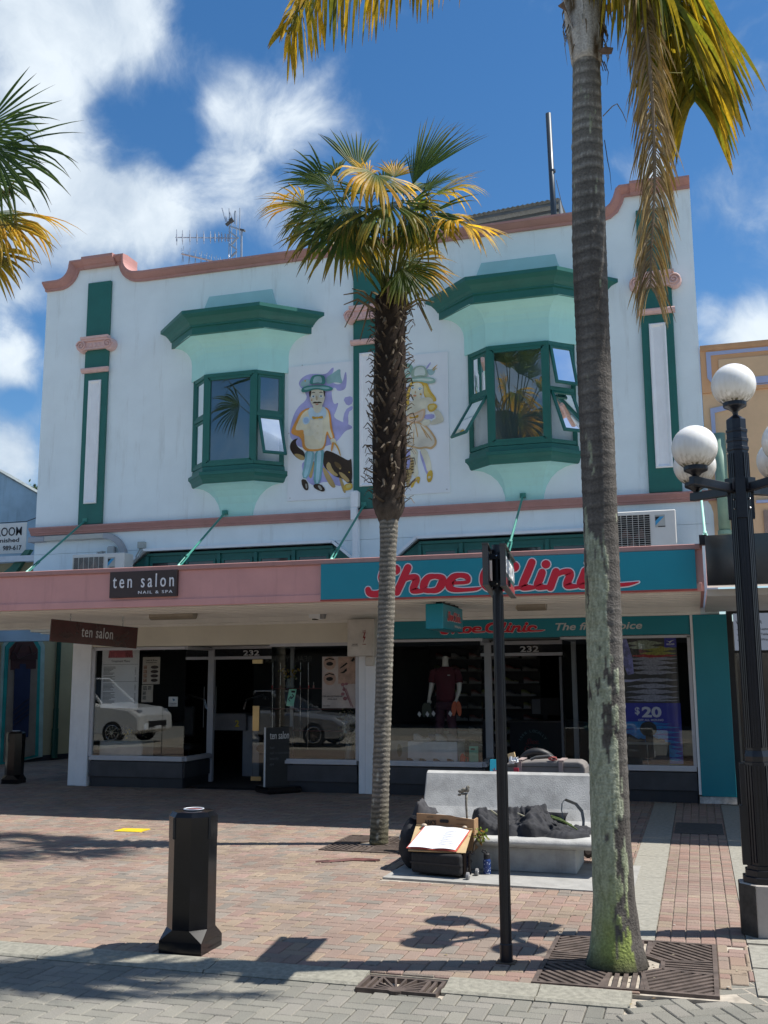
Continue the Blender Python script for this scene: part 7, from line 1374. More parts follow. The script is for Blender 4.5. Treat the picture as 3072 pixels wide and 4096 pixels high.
o = m_.build('basket', WIRE, tr); o['kind'] = 'stuff'
for y in (y0+.04, y1-.04): MB().tube([(x0-.02, y, .40), (x0+.05, y, .16), (x1-.1, y, .12), (x1-.02, y, .10)], .012, 8).build('chassis_rail', WIRE, tr)
for (x, y) in ((-1.98, -4.68), (-1.98, -4.26), (-1.12, -4.95), (-1.10, -4.68)): w = MB().lathe([(.05, -.014), (.062, -.010), (.062, .010), (.05, .014)], (x, y, .063), 18, axis='y').build('wheel', mat('rubber_grey', (.03, .03, .032), .6), tr); MB().lathe([(.03, -.016), (.03, .016)], (x, y, .063), 14, axis='y').build('hub', mat('hub_grey', (.2, .2, .2), .5), w)
MB().tube([(x0-.06, y0, .84), (x0-.06, y1, .84)], .014, 8).build('handle', mat('trolley_handle', (.18, .32, .28), .5), tr); MB().obox(b_(990, 195, -4.74), (.026, 0, 0), (0, .01, 0), (0, 0, .030)).build('red_clip', mat('clip_red', (.50, .02, .05), .4, var=0), tr)
gs = thing('grey_suitcase', (-1.6, -4.45, .62), 'taupe soft suitcase with strapped buckles lying in trolley', 'suitcase')
TAUPE = mat('taupe_fabric', (.175, .160, .150), .75, var=.08, vs=8, bump=.2, bs=300); m_ = MB()
qa = [(-2.0, .70), (-1.15, .66), (-1.15, .84), (-1.17, .885), (-1.22, .905), (-1.6, .905), (-1.93, .885), (-2.0, .86)]
m_.loft([[(x, y, z+.0) for x, z in qa] for y in (-4.66, -4.64, -4.30, -4.28)]); m_.build('case', TAUPE, gs, bev=.025, bseg=3)
for x in (-1.83, -1.40):
    st_ = MB().box(x-.022, x+.022, -4.675, -4.655, .70, .90); st_.build('strap', mat('pinkish_strap', (.30, .235, .22), .7), gs); MB().box(x-.03, x+.03, -4.69, -4.676, .745, .80).build('buckle', mat('buckle_grey', (.16, .155, .15), .5), gs)
    MB().box(x-.03, x+.03, -4.66, -4.30, .906, .915).build('top_strap', mat('pinkish_strap', (.30, .235, .22)), gs)
MB().tube([(-1.72, -4.62, .915), (-1.66, -4.62, .94), (-1.52, -4.62, .955), (-1.46, -4.62, .925)], .014, 8).build('carry_handle', mat('handle_grey', (.09, .09, .09), .5), gs); MB().tube([(-1.53, -4.64, .925), (-1.49, -4.645, .945), (-1.45, -4.64, .94), (-1.44, -4.64, .92), (-1.48, -4.645, .915), (-1.52, -4.64, .92)], .010, 6).build('red_cord', mat('cord_red', (.36, .08, .07), .6), gs)
MB().box(-1.96, -1.2, -4.668, -4.659, .845, .852).build('zip_line', mat('zip_dark', (.05, .045, .04), .6), gs)
ty = thing('tyre', (-1.72, -4.15, .9), 'black rubber tyre resting upright on the suitcase in trolley', 'tyre')
m_ = MB(); N = 30
m_.loft([[(-1.70+(.185+.042*math.cos(q))*math.cos(a), -4.20+.05*math.sin(q)-.10*math.sin(a), .80+(.185+.042*math.cos(q))*math.sin(a)*.95) for q in [k*.628 for k in range(10)]] for a in [i*2*math.pi/N for i in range(N+1)]], True, False); m_.build('tread', mat('tyre_rubber', (.02, .02, .022), .55, var=.3, vs=30), ty, smooth=True)
fb = tag(MB().obox(b_(825, 165, -4.75), (.045, .01, .0), (-.002, .012, 0), (0, .015, .075)).build('folder', mat('bright_blue_card', (.015, .32, .44), .5, var=.05), loc=tuple(b_(825, 165, -4.75))), 'bright blue folder with pink flower tucked at trolley front', 'folder')
m_ = MB(); c = b_(822, 195, -4.768)
for k in range(5): a = k*1.257; m_.prism([(c.x, c.z), (c.x+.022*math.cos(a-.4), c.z+.022*math.sin(a-.4)), (c.x+.034*math.cos(a), c.z+.034*math.sin(a)), (c.x+.022*math.cos(a+.4), c.z+.022*math.sin(a+.4))], 'y', c.y-.003, c.y-.001)
m_.build('flower_print', mat('print_pink', (.60, .16, .18), .5, var=0), fb)
cbx = tag(MB().obox(b_(955, 80, -4.70), (.035, .004, .010), (0, .02, 0), (-.006, 0, .026)).build('card_carton', CARD2, loc=tuple(b_(955, 80, -4.70))), 'small tan carton sitting on the trolley beside black post', 'carton')
m_ = MB(); rnd = random.Random(9); c = b_(970, 112, -4.74); N = 9
v = [(c.x-.05+.1*i/N, c.y+rnd.uniform(-.015, .015), c.z-.03+.06*j/5+rnd.uniform(-.01, .01)) for i in range(N+1) for j in range(6)]; m_.add(v, [(i*6+j, i*6+j+6, i*6+j+7, i*6+j+1) for i in range(N) for j in range(5)]); tag(m_.build('crumpled_paper', PG, loc=tuple(c)), 'crumpled white paper stuffed beside the tan carton', 'paper')
ORD = ('first', 'second', 'third', 'fourth', 'fifth', 'sixth', 'seventh', 'eighth', 'ninth', 'tenth', 'eleventh', 'twelfth', 'thirteenth', 'fourteenth', 'fifteenth', 'sixteenth', 'seventeenth', 'eighteenth', 'nineteenth', 'twentieth', 'twenty first', 'twenty second', 'twenty third', 'twenty fourth', 'twenty fifth', 'twenty sixth', 'twenty seventh', 'twenty eighth')
# ================================================================== SHOP WINDOWS: SALON
def flat(parent, name, x0, x1, z0, z1, y, m): return MB().box(x0, x1, y, y+.004, z0, z1).build(name, m, parent)
PAPER = mat('poster_paper', (.82, .82, .82), .6, var=.03); INK = mat('poster_ink', (.05, .05, .05), .7, var=0)
mn = thing('treatment_menu', (-9.45, .03, 1.3), 'tall treatment menu poster with pink flower head in left salon window', 'poster')
flat(mn, 'sheet', -9.82, -9.10, 1.30, 2.285, .03, PAPER)
m_ = MB(); rnd = random.Random(6)
for k in range(11): x = -9.66+.04*k; m_.prism([(x-.024, 2.284), (x+.024, 2.284), (x+.020+.004*(k-5), 2.15), (x-.020+.004*(k-5), 2.15)], 'y', .0262-.0003*(k % 2), .0275)
m_.build('pink_photo', mat('poster_pink', (.48, .13, .14), .6, var=.35, vs=18), mn)
m_ = MB()
for k in range(9): a = k*.698; m_.prism([(-9.45, 2.215), (-9.45+.06*math.cos(a-.3), 2.215+.05*math.sin(a-.3)), (-9.45+.085*math.cos(a), 2.215+.06*math.sin(a)), (-9.45+.06*math.cos(a+.3), 2.215+.05*math.sin(a+.3))], 'y', .0225-.0002*k, .0245)
m_.build('flower_photo', mat('poster_rose', (.62, .16, .18), .6, var=.2), mn)
t = MB(); put_text(t, 'Treatment Menu', (-9.64, .0285, 2.075), .055, width=.36, thick=.001)
for k in range(31):
    z = 1.99-.0205*k
    if k in (7, 13, 20): continue
    w = rnd.uniform(.12, .26); t.box(-9.785, -9.785+w, .0285, .0298, z, z+.007)
    if k not in (0, 8, 14, 21): t.box(-9.175, -9.15, .0285, .0298, z, z+.007)
t.box(-9.80, -9.12, .0285, .0298, 2.035, 2.039); t.box(-9.80, -9.12, .0285, .0298, 1.745, 1.749); t.build('print', INK, mn)
ey = thing('eyebrow_poster', (-8.87, .03, 1.7), 'narrow poster with brown eyelash photos beside the treatment menu', 'poster')
flat(ey, 'sheet', -9.03, -8.70, 1.70, 2.155, .03, mat('cream_paper', (.60, .54, .46), .6)); m_ = MB()
for k in range(4): z = 1.735+.073*k; m_.box(-9.01, -8.945, .0275, .0295, z, z+.06); 
m_.build('eye_photo', mat('skin_print', (.42, .26, .19), .6, var=.5, vs=30), ey)
for k in range(4): MB().prism([(-8.80+.075*math.cos(a)*(1 if k else .9), 1.765+.073*k+.028*math.sin(a)) for a in [i*.524 for i in range(12)]], 'y', .0275, .0295).build('lash_photo', mat('dark_brown_print', (.05, .03, .025), .6, var=.6, vs=40), ey)
t = MB(); put_text(t, 'Lash & Brow', (-8.97, .0275, 2.09), .035, width=.22, bold=.02, thick=.001); put_text(t, 'treatments here', (-8.965, .0275, 2.055), .026, width=.2, bold=.02, thick=.001); t.build('print', INK, ey)
e2 = thing('small_poster', (-8.93, .03, 1.4), 'small cream poster with dark pattern swatches below the eyelash poster', 'poster'); flat(e2, 'sheet', -9.035, -8.82, 1.40, 1.69, .03, mat('cream_paper', (.60, .54, .46)))
for (x, z, s) in ((-9.0, 1.60, .07), (-8.91, 1.605, .065), (-9.005, 1.52, .06), (-9.005, 1.44, .065)): MB().box(x-.008, x-.008+s, .0275, .0295, z, z+s).build('swatch', mat('swatch_print', (.10, .09, .08), .6, var=.9, vs=60, c2=(.4, .38, .34)), e2)
st = thing('window_sticker', (-8.42, .03, 1.33), 'small white square sticker with blue mark on the salon glass', 'sticker'); flat(st, 'sticker', -8.51, -8.34, 1.33, 1.49, .012, PAPER); MB().prism([(-8.44, 1.46), (-8.40, 1.455), (-8.39, 1.43), (-8.42, 1.42)], 'y', .0095, .0115).build('mark', mat('sticker_blue', (.08, .2, .3), .5), st); t = MB(); put_text(t, 'Contactless', (-8.49, .0095, 1.375), .025, width=.13, bold=.02, thick=.001); put_text(t, 'accepted here', (-8.49, .0095, 1.35), .02, width=.13, bold=.02, thick=.001); t.build('print', INK, st)
wp = tag(MB().box(-9.90, -9.06, .16, .55, .456, .745).build('display_plinth', mat('white_display_box', (.62, .61, .56), .5), bev=.02, loc=(-9.48, .35, .456)), 'white display plinth standing low in the left salon window', 'plinth')
fl_ = thing('dried_flowers', (-9.4, .3, .75), 'dark dried flower arrangement with gold dots on the white plinth', 'flowers')
m_ = MB(); rnd = random.Random(14)
for i in range(190):
    c = Vector((-9.45+rnd.gauss(0, .16), .32+rnd.gauss(0, .06), .80+abs(rnd.gauss(0, .06)))); e = Vector((rnd.gauss(0, 1), rnd.gauss(0, .6), rnd.gauss(.3, 1))).normalized()*rnd.uniform(.03, .06); s_ = e.cross(Vector((0, 1, .3))).normalized()*.014; m_.add([c, c+e*.5+s_, c+e, c+e*.5-s_], [(0, 1, 2, 3)], 0, rnd.choice(((.03, .035, .03), (.10, .10, .09), (.25, .24, .20), (.07, .03, .05))))
m_.build('foliage', LEAF, fl_)
MB().sphere((-9.33, .22, .86), .10, 18, 12).build('dark_globe_vase', mat('dotted_vase', (.03, .026, .012), .3, var=.1), fl_)
for k in range(12): a = rnd.uniform(-2.6, -.5); z = rnd.uniform(-.8, .8); r = .1*math.sqrt(1-z*z); MB().sphere((-9.33+r*math.cos(a), .22+r*math.sin(a), .86+.1*z), .014, 8, 5).build('gold_dot', mat('gold_dot', (.65, .45, .09), .4, .2), fl_)
MB().lathe([(.012, 0), (.035, .015), (.035, .10), (.02, .11)], (-9.05, .25, .93), 12).build('dish', WLET, fl_)
po = thing('eyelash_poster', (-5.48, .03, 1.31), 'pale eyelash extensions poster with eye photos in right salon window', 'poster')
flat(po, 'sheet', -5.775, -5.195, 1.31, 2.125, .03, mat('blush_paper', (.80, .68, .62), .6)); SKP = mat('portrait_skin', (.68, .45, .34), .6, var=.18, vs=9)
flat(po, 'face_photo', -5.50, -5.20, 1.69, 2.118, .0268, SKP)
for z in (2.02, 1.775): MB().prism([(-5.645+.105*math.cos(a), z+.105*math.sin(a)) for a in [i*.2618 for i in range(24)]], 'y', .027, .0295).build('eye_photo', SKP, po)
m_ = MB()
for z in (2.01, 1.77): m_.prism([(-5.645+.06*math.cos(a), z+.032*math.sin(a)) for a in [i*.524 for i in range(12)]], 'y', .025, .0266); m_.prism([(-5.72, z+.05), (-5.65, z+.075), (-5.57, z+.055), (-5.57, z+.075), (-5.65, z+.095), (-5.73, z+.065)], 'y', .025, .0266)
m_.prism([(-5.47, 1.93), (-5.38, 1.98), (-5.34, 2.01), (-5.36, 2.03), (-5.46, 1.955)], 'y', .025, .0264); m_.prism([(-5.48, 1.86), (-5.42, 1.885), (-5.36, 1.94), (-5.35, 1.90), (-5.40, 1.86)], 'y', .0252, .0265); m_.prism([(-5.30, 2.05), (-5.25, 2.04), (-5.22, 2.08), (-5.24, 2.11), (-5.28, 2.06)], 'y', .025, .0264); m_.build('lashes', mat('lash_black', (.02, .015, .012), .6, var=0), po)
m_ = MB()
for a, b in (((-5.42, 1.66), (-5.28, 1.34)), ((-5.37, 1.62), (-5.25, 1.32)), ((-5.40, 1.64), (-5.30, 1.40))): m_.bar((a[0], .026, a[1]), (b[0], .026, b[1]), .012, .002, up=(0, 1, 0))
for (x, z, r) in ((-5.42, 1.68, .035), (-5.36, 1.69, .03), (-5.40, 1.60, .03), (-5.42, 1.53, .035), (-5.38, 1.46, .04)): m_.prism([(x+r*math.cos(i), z+r*.8*math.sin(i)) for i in (0, 1, 2, 3, 4, 5)], 'y', .0215-.01*r, .0245-.01*r)
m_.build('rose_picture', mat('rose_print', (.48, .20, .22), .6, var=.3, vs=25), po)
t = MB(); put_text(t, 'EYELASH EXTENSIONS', (-5.765, .0275, 1.485), .032, width=.335, bold=.015, thick=.001); put_text(t, 'AVAILABLE', (-5.68, .0275, 1.44), .032, width=.16, bold=.015, thick=.001); put_text(t, 'ten salon', (-5.755, .0275, 1.335), .04, width=.12, thick=.001); t.build('print', INK, po)
mt = thing('mint_sign', (-6.31, .015, 1.34), 'mint green tilted card with a link symbol stuck on salon window', 'sign')
MINTC = mat('mint_card', (.28, .68, .50), .5, var=.03); MB().prism([(-6.385, 1.345), (-6.26, 1.335), (-6.205, 1.612), (-6.335, 1.612)], 'y', .010, .013).build('card', MINTC, mt)
m_ = MB(); stroke_geo(m_, [(-.02, -.05), (-.045, -.02), (-.01, .02), (.02, .005)], .014, (-6.30, .0095, 1.47), 1.0, Vector((1, 0, 0)), Vector((0, 0, 1)), .0, False); stroke_geo(m_, [(.02, .06), (.045, .03), (.01, -.01), (-.02, .0)], .014, (-6.30, .0090, 1.47), 1.0, Vector((1, 0, 0)), Vector((0, 0, 1)), .0, False); m_.prism([(-6.30, 1.555), (-6.235, 1.553), (-6.23, 1.585), (-6.295, 1.587)], 'y', .0085, .0097); m_.build('symbol', BLACKM, mt)
# nail polish racks
RK = thing('polish_rack', (-5.95, .9, .9), 'glass shelf rack of nail polish bottles behind the right salon window', 'shelves')
for z in (1.62, 1.28, .92): MB().box(-6.68, -5.25, .80, .93, z-.016, z).build('shelf', mat('shelf_maroon', (.10, .012, .02), .4), RK)
for x in (-6.47, -6.33): MB().tube([(x, .86, .6), (x, .86, 2.05)], .008, 6).build('upright', STEEL, RK)
flat(RK, 'back_panel', -6.7, -5.2, .5, 2.2, .95, DARKIN)
protos = []; rnd = random.Random(3)
for c in ((.45, .02, .03), (.30, .03, .06), (.5, .22, .2), (.12, .02, .03), (.55, .5, .45)):
    o = thing('nail_polish', (-6.6, .86, 1.28), 'small nail polish bottle with silver cap standing on the rack', 'bottle', 'nail polish bottles on the rack'); MB().lathe([(.013, 0), (.014, .004), (.014, .042), (.006, .05)], (-6.6, .86, 1.28), 8).build('body', mat('polish_%d' % len(protos), c, .15, var=0), o); MB().lathe([(.008, .05), (.007, .095), (.005, .10)], (-6.6, .86, 1.28), 8).build('cap', mat('polish_cap', (.45, .43, .42), .25, .7, var=0), o); protos.append([o, False, ('red', 'dark pink', 'pale pink', 'maroon', 'nude')[len(protos)]])
for z in (1.62, 1.28, .92):
    x = -6.62; cnt = 0
    while x < -5.3:
        if not (z < 1 and -6.45 < x < -6.2) and rnd.random() < .86:
            p = rnd.choice(protos); cnt += 1; lb = '%s nail polish bottle, %s from the left on the %s glass shelf' % (p[2], ORD[cnt-1], {1.62: 'top', 1.28: 'middle', .92: 'bottom'}[z])
            if not p[1]: p[0].location = (x, .86, z); p[0]['label'] = lb; p[1] = True
            else: copy_tree(p[0], loc=(x, .86+rnd.uniform(-.02, .02), z), scale=(1.25, 1.25, rnd.uniform(1.1, 1.35)), label=lb)
        x += rnd.uniform(.042, .06)
wf = thing('white_orchids', (-5.4, .4, .5), 'white artificial orchids and leaves in lower right salon window', 'flowers')
m_ = MB(); rnd = random.Random(33)
for i in range(150):
    c = Vector((-5.42+rnd.gauss(0, .10), .35+rnd.gauss(0, .06), rnd.uniform(.75, 1.28))); e = Vector((rnd.gauss(0, 1), rnd.gauss(0, .6), rnd.gauss(.2, 1))).normalized()*rnd.uniform(.03, .07); s_ = e.cross(Vector((0, 1, .3))).normalized()*.022; m_.add([c, c+e*.5+s_, c+e, c+e*.5-s_], [(0, 1, 2, 3)], 0, rnd.choice(((.60, .58, .54), (.08, .11, .05), (.05, .07, .04), (.42, .42, .38))))
m_.build('blossoms', LEAF, wf); MB().lathe([(.05, .456), (.07, .5), (.06, .76)], (-5.42, .35, 0), 14).build('vase', mat('grey_vase', (.2, .2, .2), .3), wf)
vs_ = thing('lily_vase', (-6.55, .86, 1.62), 'small pale vase of yellow and white flowers on top rack shelf', 'flowers')
MB().lathe([(.03, 0), (.045, .03), (.03, .10), (.022, .16)], (-6.62, .84, 1.62), 12).build('vase', mat('pale_vase', (.4, .45, .45), .3), vs_); m_ = MB(); rnd = random.Random(2)
for i in range(40): c = Vector((-6.62+rnd.gauss(0, .07), .84+rnd.gauss(0, .04), 1.86+rnd.gauss(0, .06))); e = Vector((rnd.gauss(0, 1), 0, rnd.gauss(0, 1))).normalized()*.05; s_ = Vector((-e.z, 0, e.x))*.35; m_.add([c, c+e*.5+s_, c+e, c+e*.5-s_], [(0, 1, 2, 3)], 0, rnd.choice(((.6, .56, .45), (.5, .36, .08), (.12, .16, .05))))
m_.build('blooms', LEAF, vs_)
ct = thing('reception_counter', (-7.7, 2.2, 0), 'white reception counter with yellow number two inside salon doorway', 'counter')
MB().box(-8.6, -7.95, 1.9, 2.5, .85, 1.15).build('upper_panel', mat('counter_grey', (.20, .205, .22), .5), ct); MB().box(-8.05, -7.72, 2.0, 2.6, .03, 1.1).build('side_panel', mat('counter_white', (.34, .35, .37), .5), ct); t = MB(); put_text(t, '2', (-8.16, 1.895, .92), .16, bold=.03, thick=.002); t.build('number', mat('number_yellow', (.75, .6, .02), .5, var=0), ct)
dl = thing('desk_lamp', (-7.2, 1.6, 1.1), 'silver jointed desk lamp arm inside the salon doorway', 'lamp')
D_ = lambda x, y: at(820+x*.3978, 2550+y*.3978, 1.5)
MB().tube([D_(385, 720), D_(410, 625), D_(595, 570)], .013, 6).build('arm', STEEL, dl); MB().tube([D_(395, 722), D_(422, 632), D_(600, 582)], .007, 6).build('spring_arm', STEEL, dl); MB().lathe([(.02, .03), (.05, 0), (.055, -.03)], D_(610, 605), 12).build('head', BLACKM, dl)
ch = thing('salon_chair', (-7.3, 1.4, 0), 'black padded salon chair in the dark doorway', 'chair'); MB().box(-7.55, -7.25, 1.5, 1.6, .75, 1.30).build('backrest', BLACKM, ch, bev=.05, bseg=2); MB().box(-7.55, -7.2, 1.45, 1.9, .50, .62).build('seat', BLACKM, ch, bev=.04); MB().lathe([(.22, .03), (.2, .06), (.03, .09), (.03, .5)], (-7.38, 1.7, 0), 14).build('pedestal', BLACKM, ch)
# ------------------------------------------------------------------ SHOE SHOP
def shoe_mesh(c1, c2):
    m_ = MB(); N = 9; rings, cols = [], []
    for i in range(N+1):
        t = i/N; x = .28*t; w = .038+.014*math.sin(math.pi*min(1, t*1.15))-(.02 if t > .93 else 0)-(.012 if t < .04 else 0); h = .105-.012*t if t < .28 else (.10-.065*min(1, (t-.28)/.35) if t < .75 else .05-.02*(t-.75)/.25); rings.append([(x, -w, .006), (x, -w*1.05, .03), (x, -w*.75, h*.8+.01), (x, 0, h+.01), (x, w*.75, h*.8+.01), (x, w*1.05, .03), (x, w, .006)]); cols += [c2, c2, c1, c1, c1, c2, c2]
    m_.loft(rings, True, True); m_.c = cols; return m_
SHM_ = attr_mat('shoe_material', .55, 0, .4)
def shoe(loc, rz, label, c1, c2, group, k=1.0):
    th = thing('shoe', loc, label, 'shoe', group); th.rotation_euler = (0, 0, rz); o = shoe_mesh(c1, c2)
    me = o.build('upper', SHM_); me.parent = th; me.scale = (k, k, k)
    s = MB().box(.0, .285, -.047, .047, .0, .022).build('sole', mat('shoe_sole_%s' % ('w' if c2[0] > .3 else 'b'), c2, .6, var=0), None, bev=.01); s.parent = th; s.scale = (k, k, k)
    return th
shoe((-4.32, .25, .80), .35, 'white striped trainer at left end of the white box', (.42, .42, .42), (.5, .5, .5), 'shoes displayed on the box'); shoe((-4.10, .35, .80), .1, 'navy trainer on the white box near the mannequin', (.03, .04, .10), (.1, .1, .12), 'shoes displayed on the box'); shoe((-3.96, .22, .80), .5, 'grey striped trainer at the mannequin feet', (.30, .32, .34), (.4, .4, .4), 'shoes displayed on the box'); shoe((-3.78, .25, .80), .15, 'dark blue trainer at right end of the white box', (.03, .04, .06), (.2, .2, .22), 'shoes displayed on the box')
for k, x in enumerate((-4.40, -4.20, -3.98, -3.76)): shoe((x, .15, .456), .2, ('black slip on shoe by the left corner below the white box', 'black sandal second from left below the white box', 'grey cap topped shoe third below the white box', 'tan shoe at the right corner below the white box')[k], ((.03, .03, .03), (.03, .03, .035), (.08, .08, .08), (.20, .15, .12))[k], (.05, .05, .05), 'shoes on the window floor', .75)
wb = tag(MB().box(-4.395, -3.60, .18, .70, .456, .795).build('white_box', mat('display_box_white', (.80, .80, .81), .4), loc=(-4, .4, .456)), 'long white display box under the mannequin in the shoe window', 'box')
mq = thing('mannequin', (-3.84, .42, .80), 'headless white mannequin in maroon shirt and trousers holding sandals', 'mannequin')
MQW = mat('mannequin_white', (.80, .77, .70), .35, var=.03); MAR = mat('maroon_knit', (.115, .018, .032), .85, var=.15); MAR2 = mat('plum_trousers', (.085, .028, .045), .85, var=.15)
MY = .42
def ell(c, rx, ry, n=16): return [(c[0]+rx*math.cos(6.2832*j/n), c[1]+ry*math.sin(6.2832*j/n), c[2]) for j in range(n)]
QX = -3.83
m_ = MB(); m_.loft([ell((QX, MY, z), a, b) for z, a, b in ((1.40, .150, .10), (1.48, .155, .105), (1.60, .150, .10), (1.72, .165, .105), (1.82, .185, .105), (1.89, .175, .09), (1.935, .115, .075), (1.955, .075, .065))])
m_.build('shirt', MAR, mq, smooth=True)
for s in (-1, 1): MB().tube([(QX+s*.13, MY, 1.88), (QX+s*.19, MY, 1.86), (QX+s*.215, MY, 1.78), (QX+s*.225, MY-.01, 1.70)], [.06, .064, .06, .062], 12).build('sleeve', MAR, mq, smooth=True)
body = MB(); body.loft([ell((QX, MY, z), a, b, 14) for z, a, b in ((1.93, .07, .06), (1.97, .052, .05), (2.03, .047, .047), (2.085, .05, .05), (2.09, .058, .055), (2.12, .03, .03))])
H1, H2 = Vector((QX-.26, MY-.06, 1.44)), Vector((QX+.19, MY-.07, 1.44))
body.tube([(QX-.215, MY, 1.74), (QX-.225, MY-.01, 1.66), (QX-.235, MY-.03, 1.58), (QX-.25, MY-.05, 1.50), H1], [.045, .042, .036, .028, .024], 12); body.tube([(QX+.215, MY, 1.74), (QX+.225, MY-.01, 1.66), (QX+.225, MY-.03, 1.58), (QX+.205, MY-.055, 1.50), H2], [.045, .042, .036, .028, .024], 12)
for H, s in ((H1, -1), (H2, 1)):
    body.sphere(H+Vector((0, -.005, -.03)), .034, 12, 8, 0, (.95, .55, 1.25))
    for k in range(4): f = H+Vector((-.024+.016*k, -.012, -.06)); body.tube([f, f+Vector((0, -.012, -.028)), f+Vector((0, .004, -.05+.004*abs(k-1.5)))], [.008, .0075, .006], 6)
    body.tube([H+Vector((-s*.028, -.008, -.02)), H+Vector((-s*.042, -.02, -.045)), H+Vector((-s*.03, -.028, -.066))], [.009, .008, .006], 6)
body.build('body', MQW, mq, smooth=True)
m_ = MB(); m_.loft([ell((QX-.01, MY, z), a, b) for z, a, b in ((1.28, .150, .10), (1.36, .158, .105), (1.42, .148, .098))]); m_.tube([(QX-.085, MY, 1.33), (QX-.095, MY, 1.15), (QX-.105, MY, .98), (QX-.115, MY, .85)], [.085, .078, .066, .062], 14); m_.tube([(QX+.075, MY, 1.33), (QX+.085, MY, 1.15), (QX+.10, MY, .98), (QX+.11, MY, .85)], [.085, .078, .066, .062], 14); m_.build('trousers', MAR2, mq, smooth=True)
MB().box(QX+.06, QX+.10, MY-.112, MY-.108, 1.81, 1.825).build('chest_logo', GREYLET, mq)
def sandal(c, lab, m):
    th = thing('sandals', c, lab, 'sandals', None); c = Vector(c)
    for s in (-1, 1):
        pts = [(c.x+s*.038+(.036+.006*(math.sin(a) > 0))*math.cos(a)-s*.012*math.sin(a), c.z+.115*math.sin(a)) for a in [i*.349 for i in range(18)]]; MB().prism(pts, 'y', c.y-.012, c.y+.012).build('sole', m, th); MB().prism([(c.x+s*.008, c.z+.0), (c.x+s*.07, c.z+.03), (c.x+s*.072, c.z+.06), (c.x+s*.005, c.z+.03)], 'y', c.y-.022, c.y-.013).build('strap', m, th)
    return th
sandal((QX+.20, MY-.12, 1.30), 'bright orange pair of sandals held in the mannequin right side hand', mat('orange_rubber', (.75, .16, .06), .5)); sandal((QX-.28, MY-.12, 1.28), 'olive pair of sandals with tags held in mannequin left side hand', mat('olive_rubber', (.07, .085, .055), .6))
for k, (x, z) in enumerate(((QX-.27, 1.21), (QX-.17, 1.22), (QX+.10, 1.22), (QX-.40, 1.21))): tag(MB().prism([(x, z+.05), (x+.035, z+.005), (x+.01, z-.045), (x-.03, z)], 'y', MY-.150, MY-.147).build('price_tag', PAPER, loc=(x, MY-.15, z)), ('white price tag hanging in the middle of olive sandals', 'white price tag at the right edge of olive sandals', 'white price tag hanging from the orange sandals', 'white price tag at the left edge of olive sandals')[k], 'tag', 'price tags on the sandals')
ms = thing('mint_board', (-3.36, .3, .456), 'mint green card board standing in the shoe window corner', 'sign'); MB().box(-3.43, -3.29, .25, .265, .47, .73).build('board', mat('mint_board_paint', (.2, .62, .42), .5), ms); MB().prism([(-3.39+.02*math.cos(a)+(.035 if math.cos(a) > 0 else 0), .685+.014*math.sin(a)) for a in [i*.524 for i in range(12)]], 'y', .244, .2495).build('slot_mark', BLACKM, ms)
rj = thing('red_jug', (-3.52, .22, .456), 'small red jug with handle beside the mint board', 'jug'); MB().lathe([(.04, .456), (.045, .47), (.042, .56), (.03, .60), (.012, .62)], (-3.525, .2, 0), 16).build('body', mat('red_plastic', (.75, .04, .03), .35), rj); MB().tube([(-3.485, .2, .57), (-3.445, .2, .56), (-3.44, .2, .50), (-3.485, .2, .485)], .009, 6).build('handle', mat('red_plastic', (.75, .04, .03)), rj)
bpn = thing('insole_board', (-4.6, .2, .5), 'pale poster board with a footprint picture beside white box', 'poster'); MB().box(-4.72, -4.42, .28, .295, .47, .80).build('board', mat('grey_board', (.30, .30, .28), .6), bpn); MB().prism([(-4.56+.04*math.cos(a), .65+.10*math.sin(a)) for a in [i*.393 for i in range(16)]], 'y', .275, .2795).build('foot_picture', mat('olive_print', (.10, .09, .04), .6), bpn)
# racks with shoes along the inside walls
rk = thing('shoe_rack', (-3.0, 2.2, 0), 'dark wall rack holding rows of shoes inside the shoe shop', 'rack')
MB().box(-4.84, -2.75, 3.35, 3.4, .1, 2.4).build('rack_panel', mat('rack_dark', (.03, .03, .032), .6), rk)
prs = []
for c1, c2 in (((.42, .42, .43), (.5, .5, .5)), ((.30, .06, .05), (.45, .45, .45)), ((.08, .09, .11), (.4, .4, .4)), ((.30, .32, .10), (.5, .5, .5))): prs.append(shoe((-4, 3.2, 1), 0, 'display shoe standing on the dark wall rack', c1, c2, 'shoes on the wall rack'))
rnd = random.Random(17); used = set()
for r in range(8):
    z = .55+.225*r; MB().box(-4.8, -2.78, 3.1, 3.349, z-.014, z-.002).build('rack_shelf', mat('rack_shelf', (.10, .10, .10), .4), rk)
    for k in range(6):
        x = -4.7+.33*k+rnd.uniform(-.03, .03)
        if x > -2.95: continue
        i = rnd.randrange(4); rz = rnd.uniform(-.2, .4)
        lb = '%s display shoe on the %s rack shelf, %s from its left end' % (('white', 'red', 'grey', 'lime')[i], ORD[7-r], ORD[k])
        if i not in used: prs[i].location = (x, 3.2, z); prs[i].rotation_euler = (0, 0, rz); prs[i]['label'] = lb; used.add(i)
        else: copy_tree(prs[i], loc=(x, 3.2, z), rotz=rz, label=lb)
cr_ = thing('shop_counter', (-2.3, 3, 0), 'dark counter with round Shoe Clinic emblem inside the entrance', 'counter'); MB().box(-3.2, -1.2, 2.6, 3.2, .03, 1.0).build('front', mat('counter_navy', (.02, .024, .035), .5), cr_); MB().box(-3.25, -1.15, 2.55, 3.25, 1.0, 1.03).build('top', mat('counter_top', (.06, .06, .065), .4), cr_)
MB().lathe([(.27, -.004), (.27, .0)], (-2.78, 2.597, .62), 28, axis='y').build('emblem', mat('emblem_teal', (.01, .04, .05), .5), cr_); t = MB()
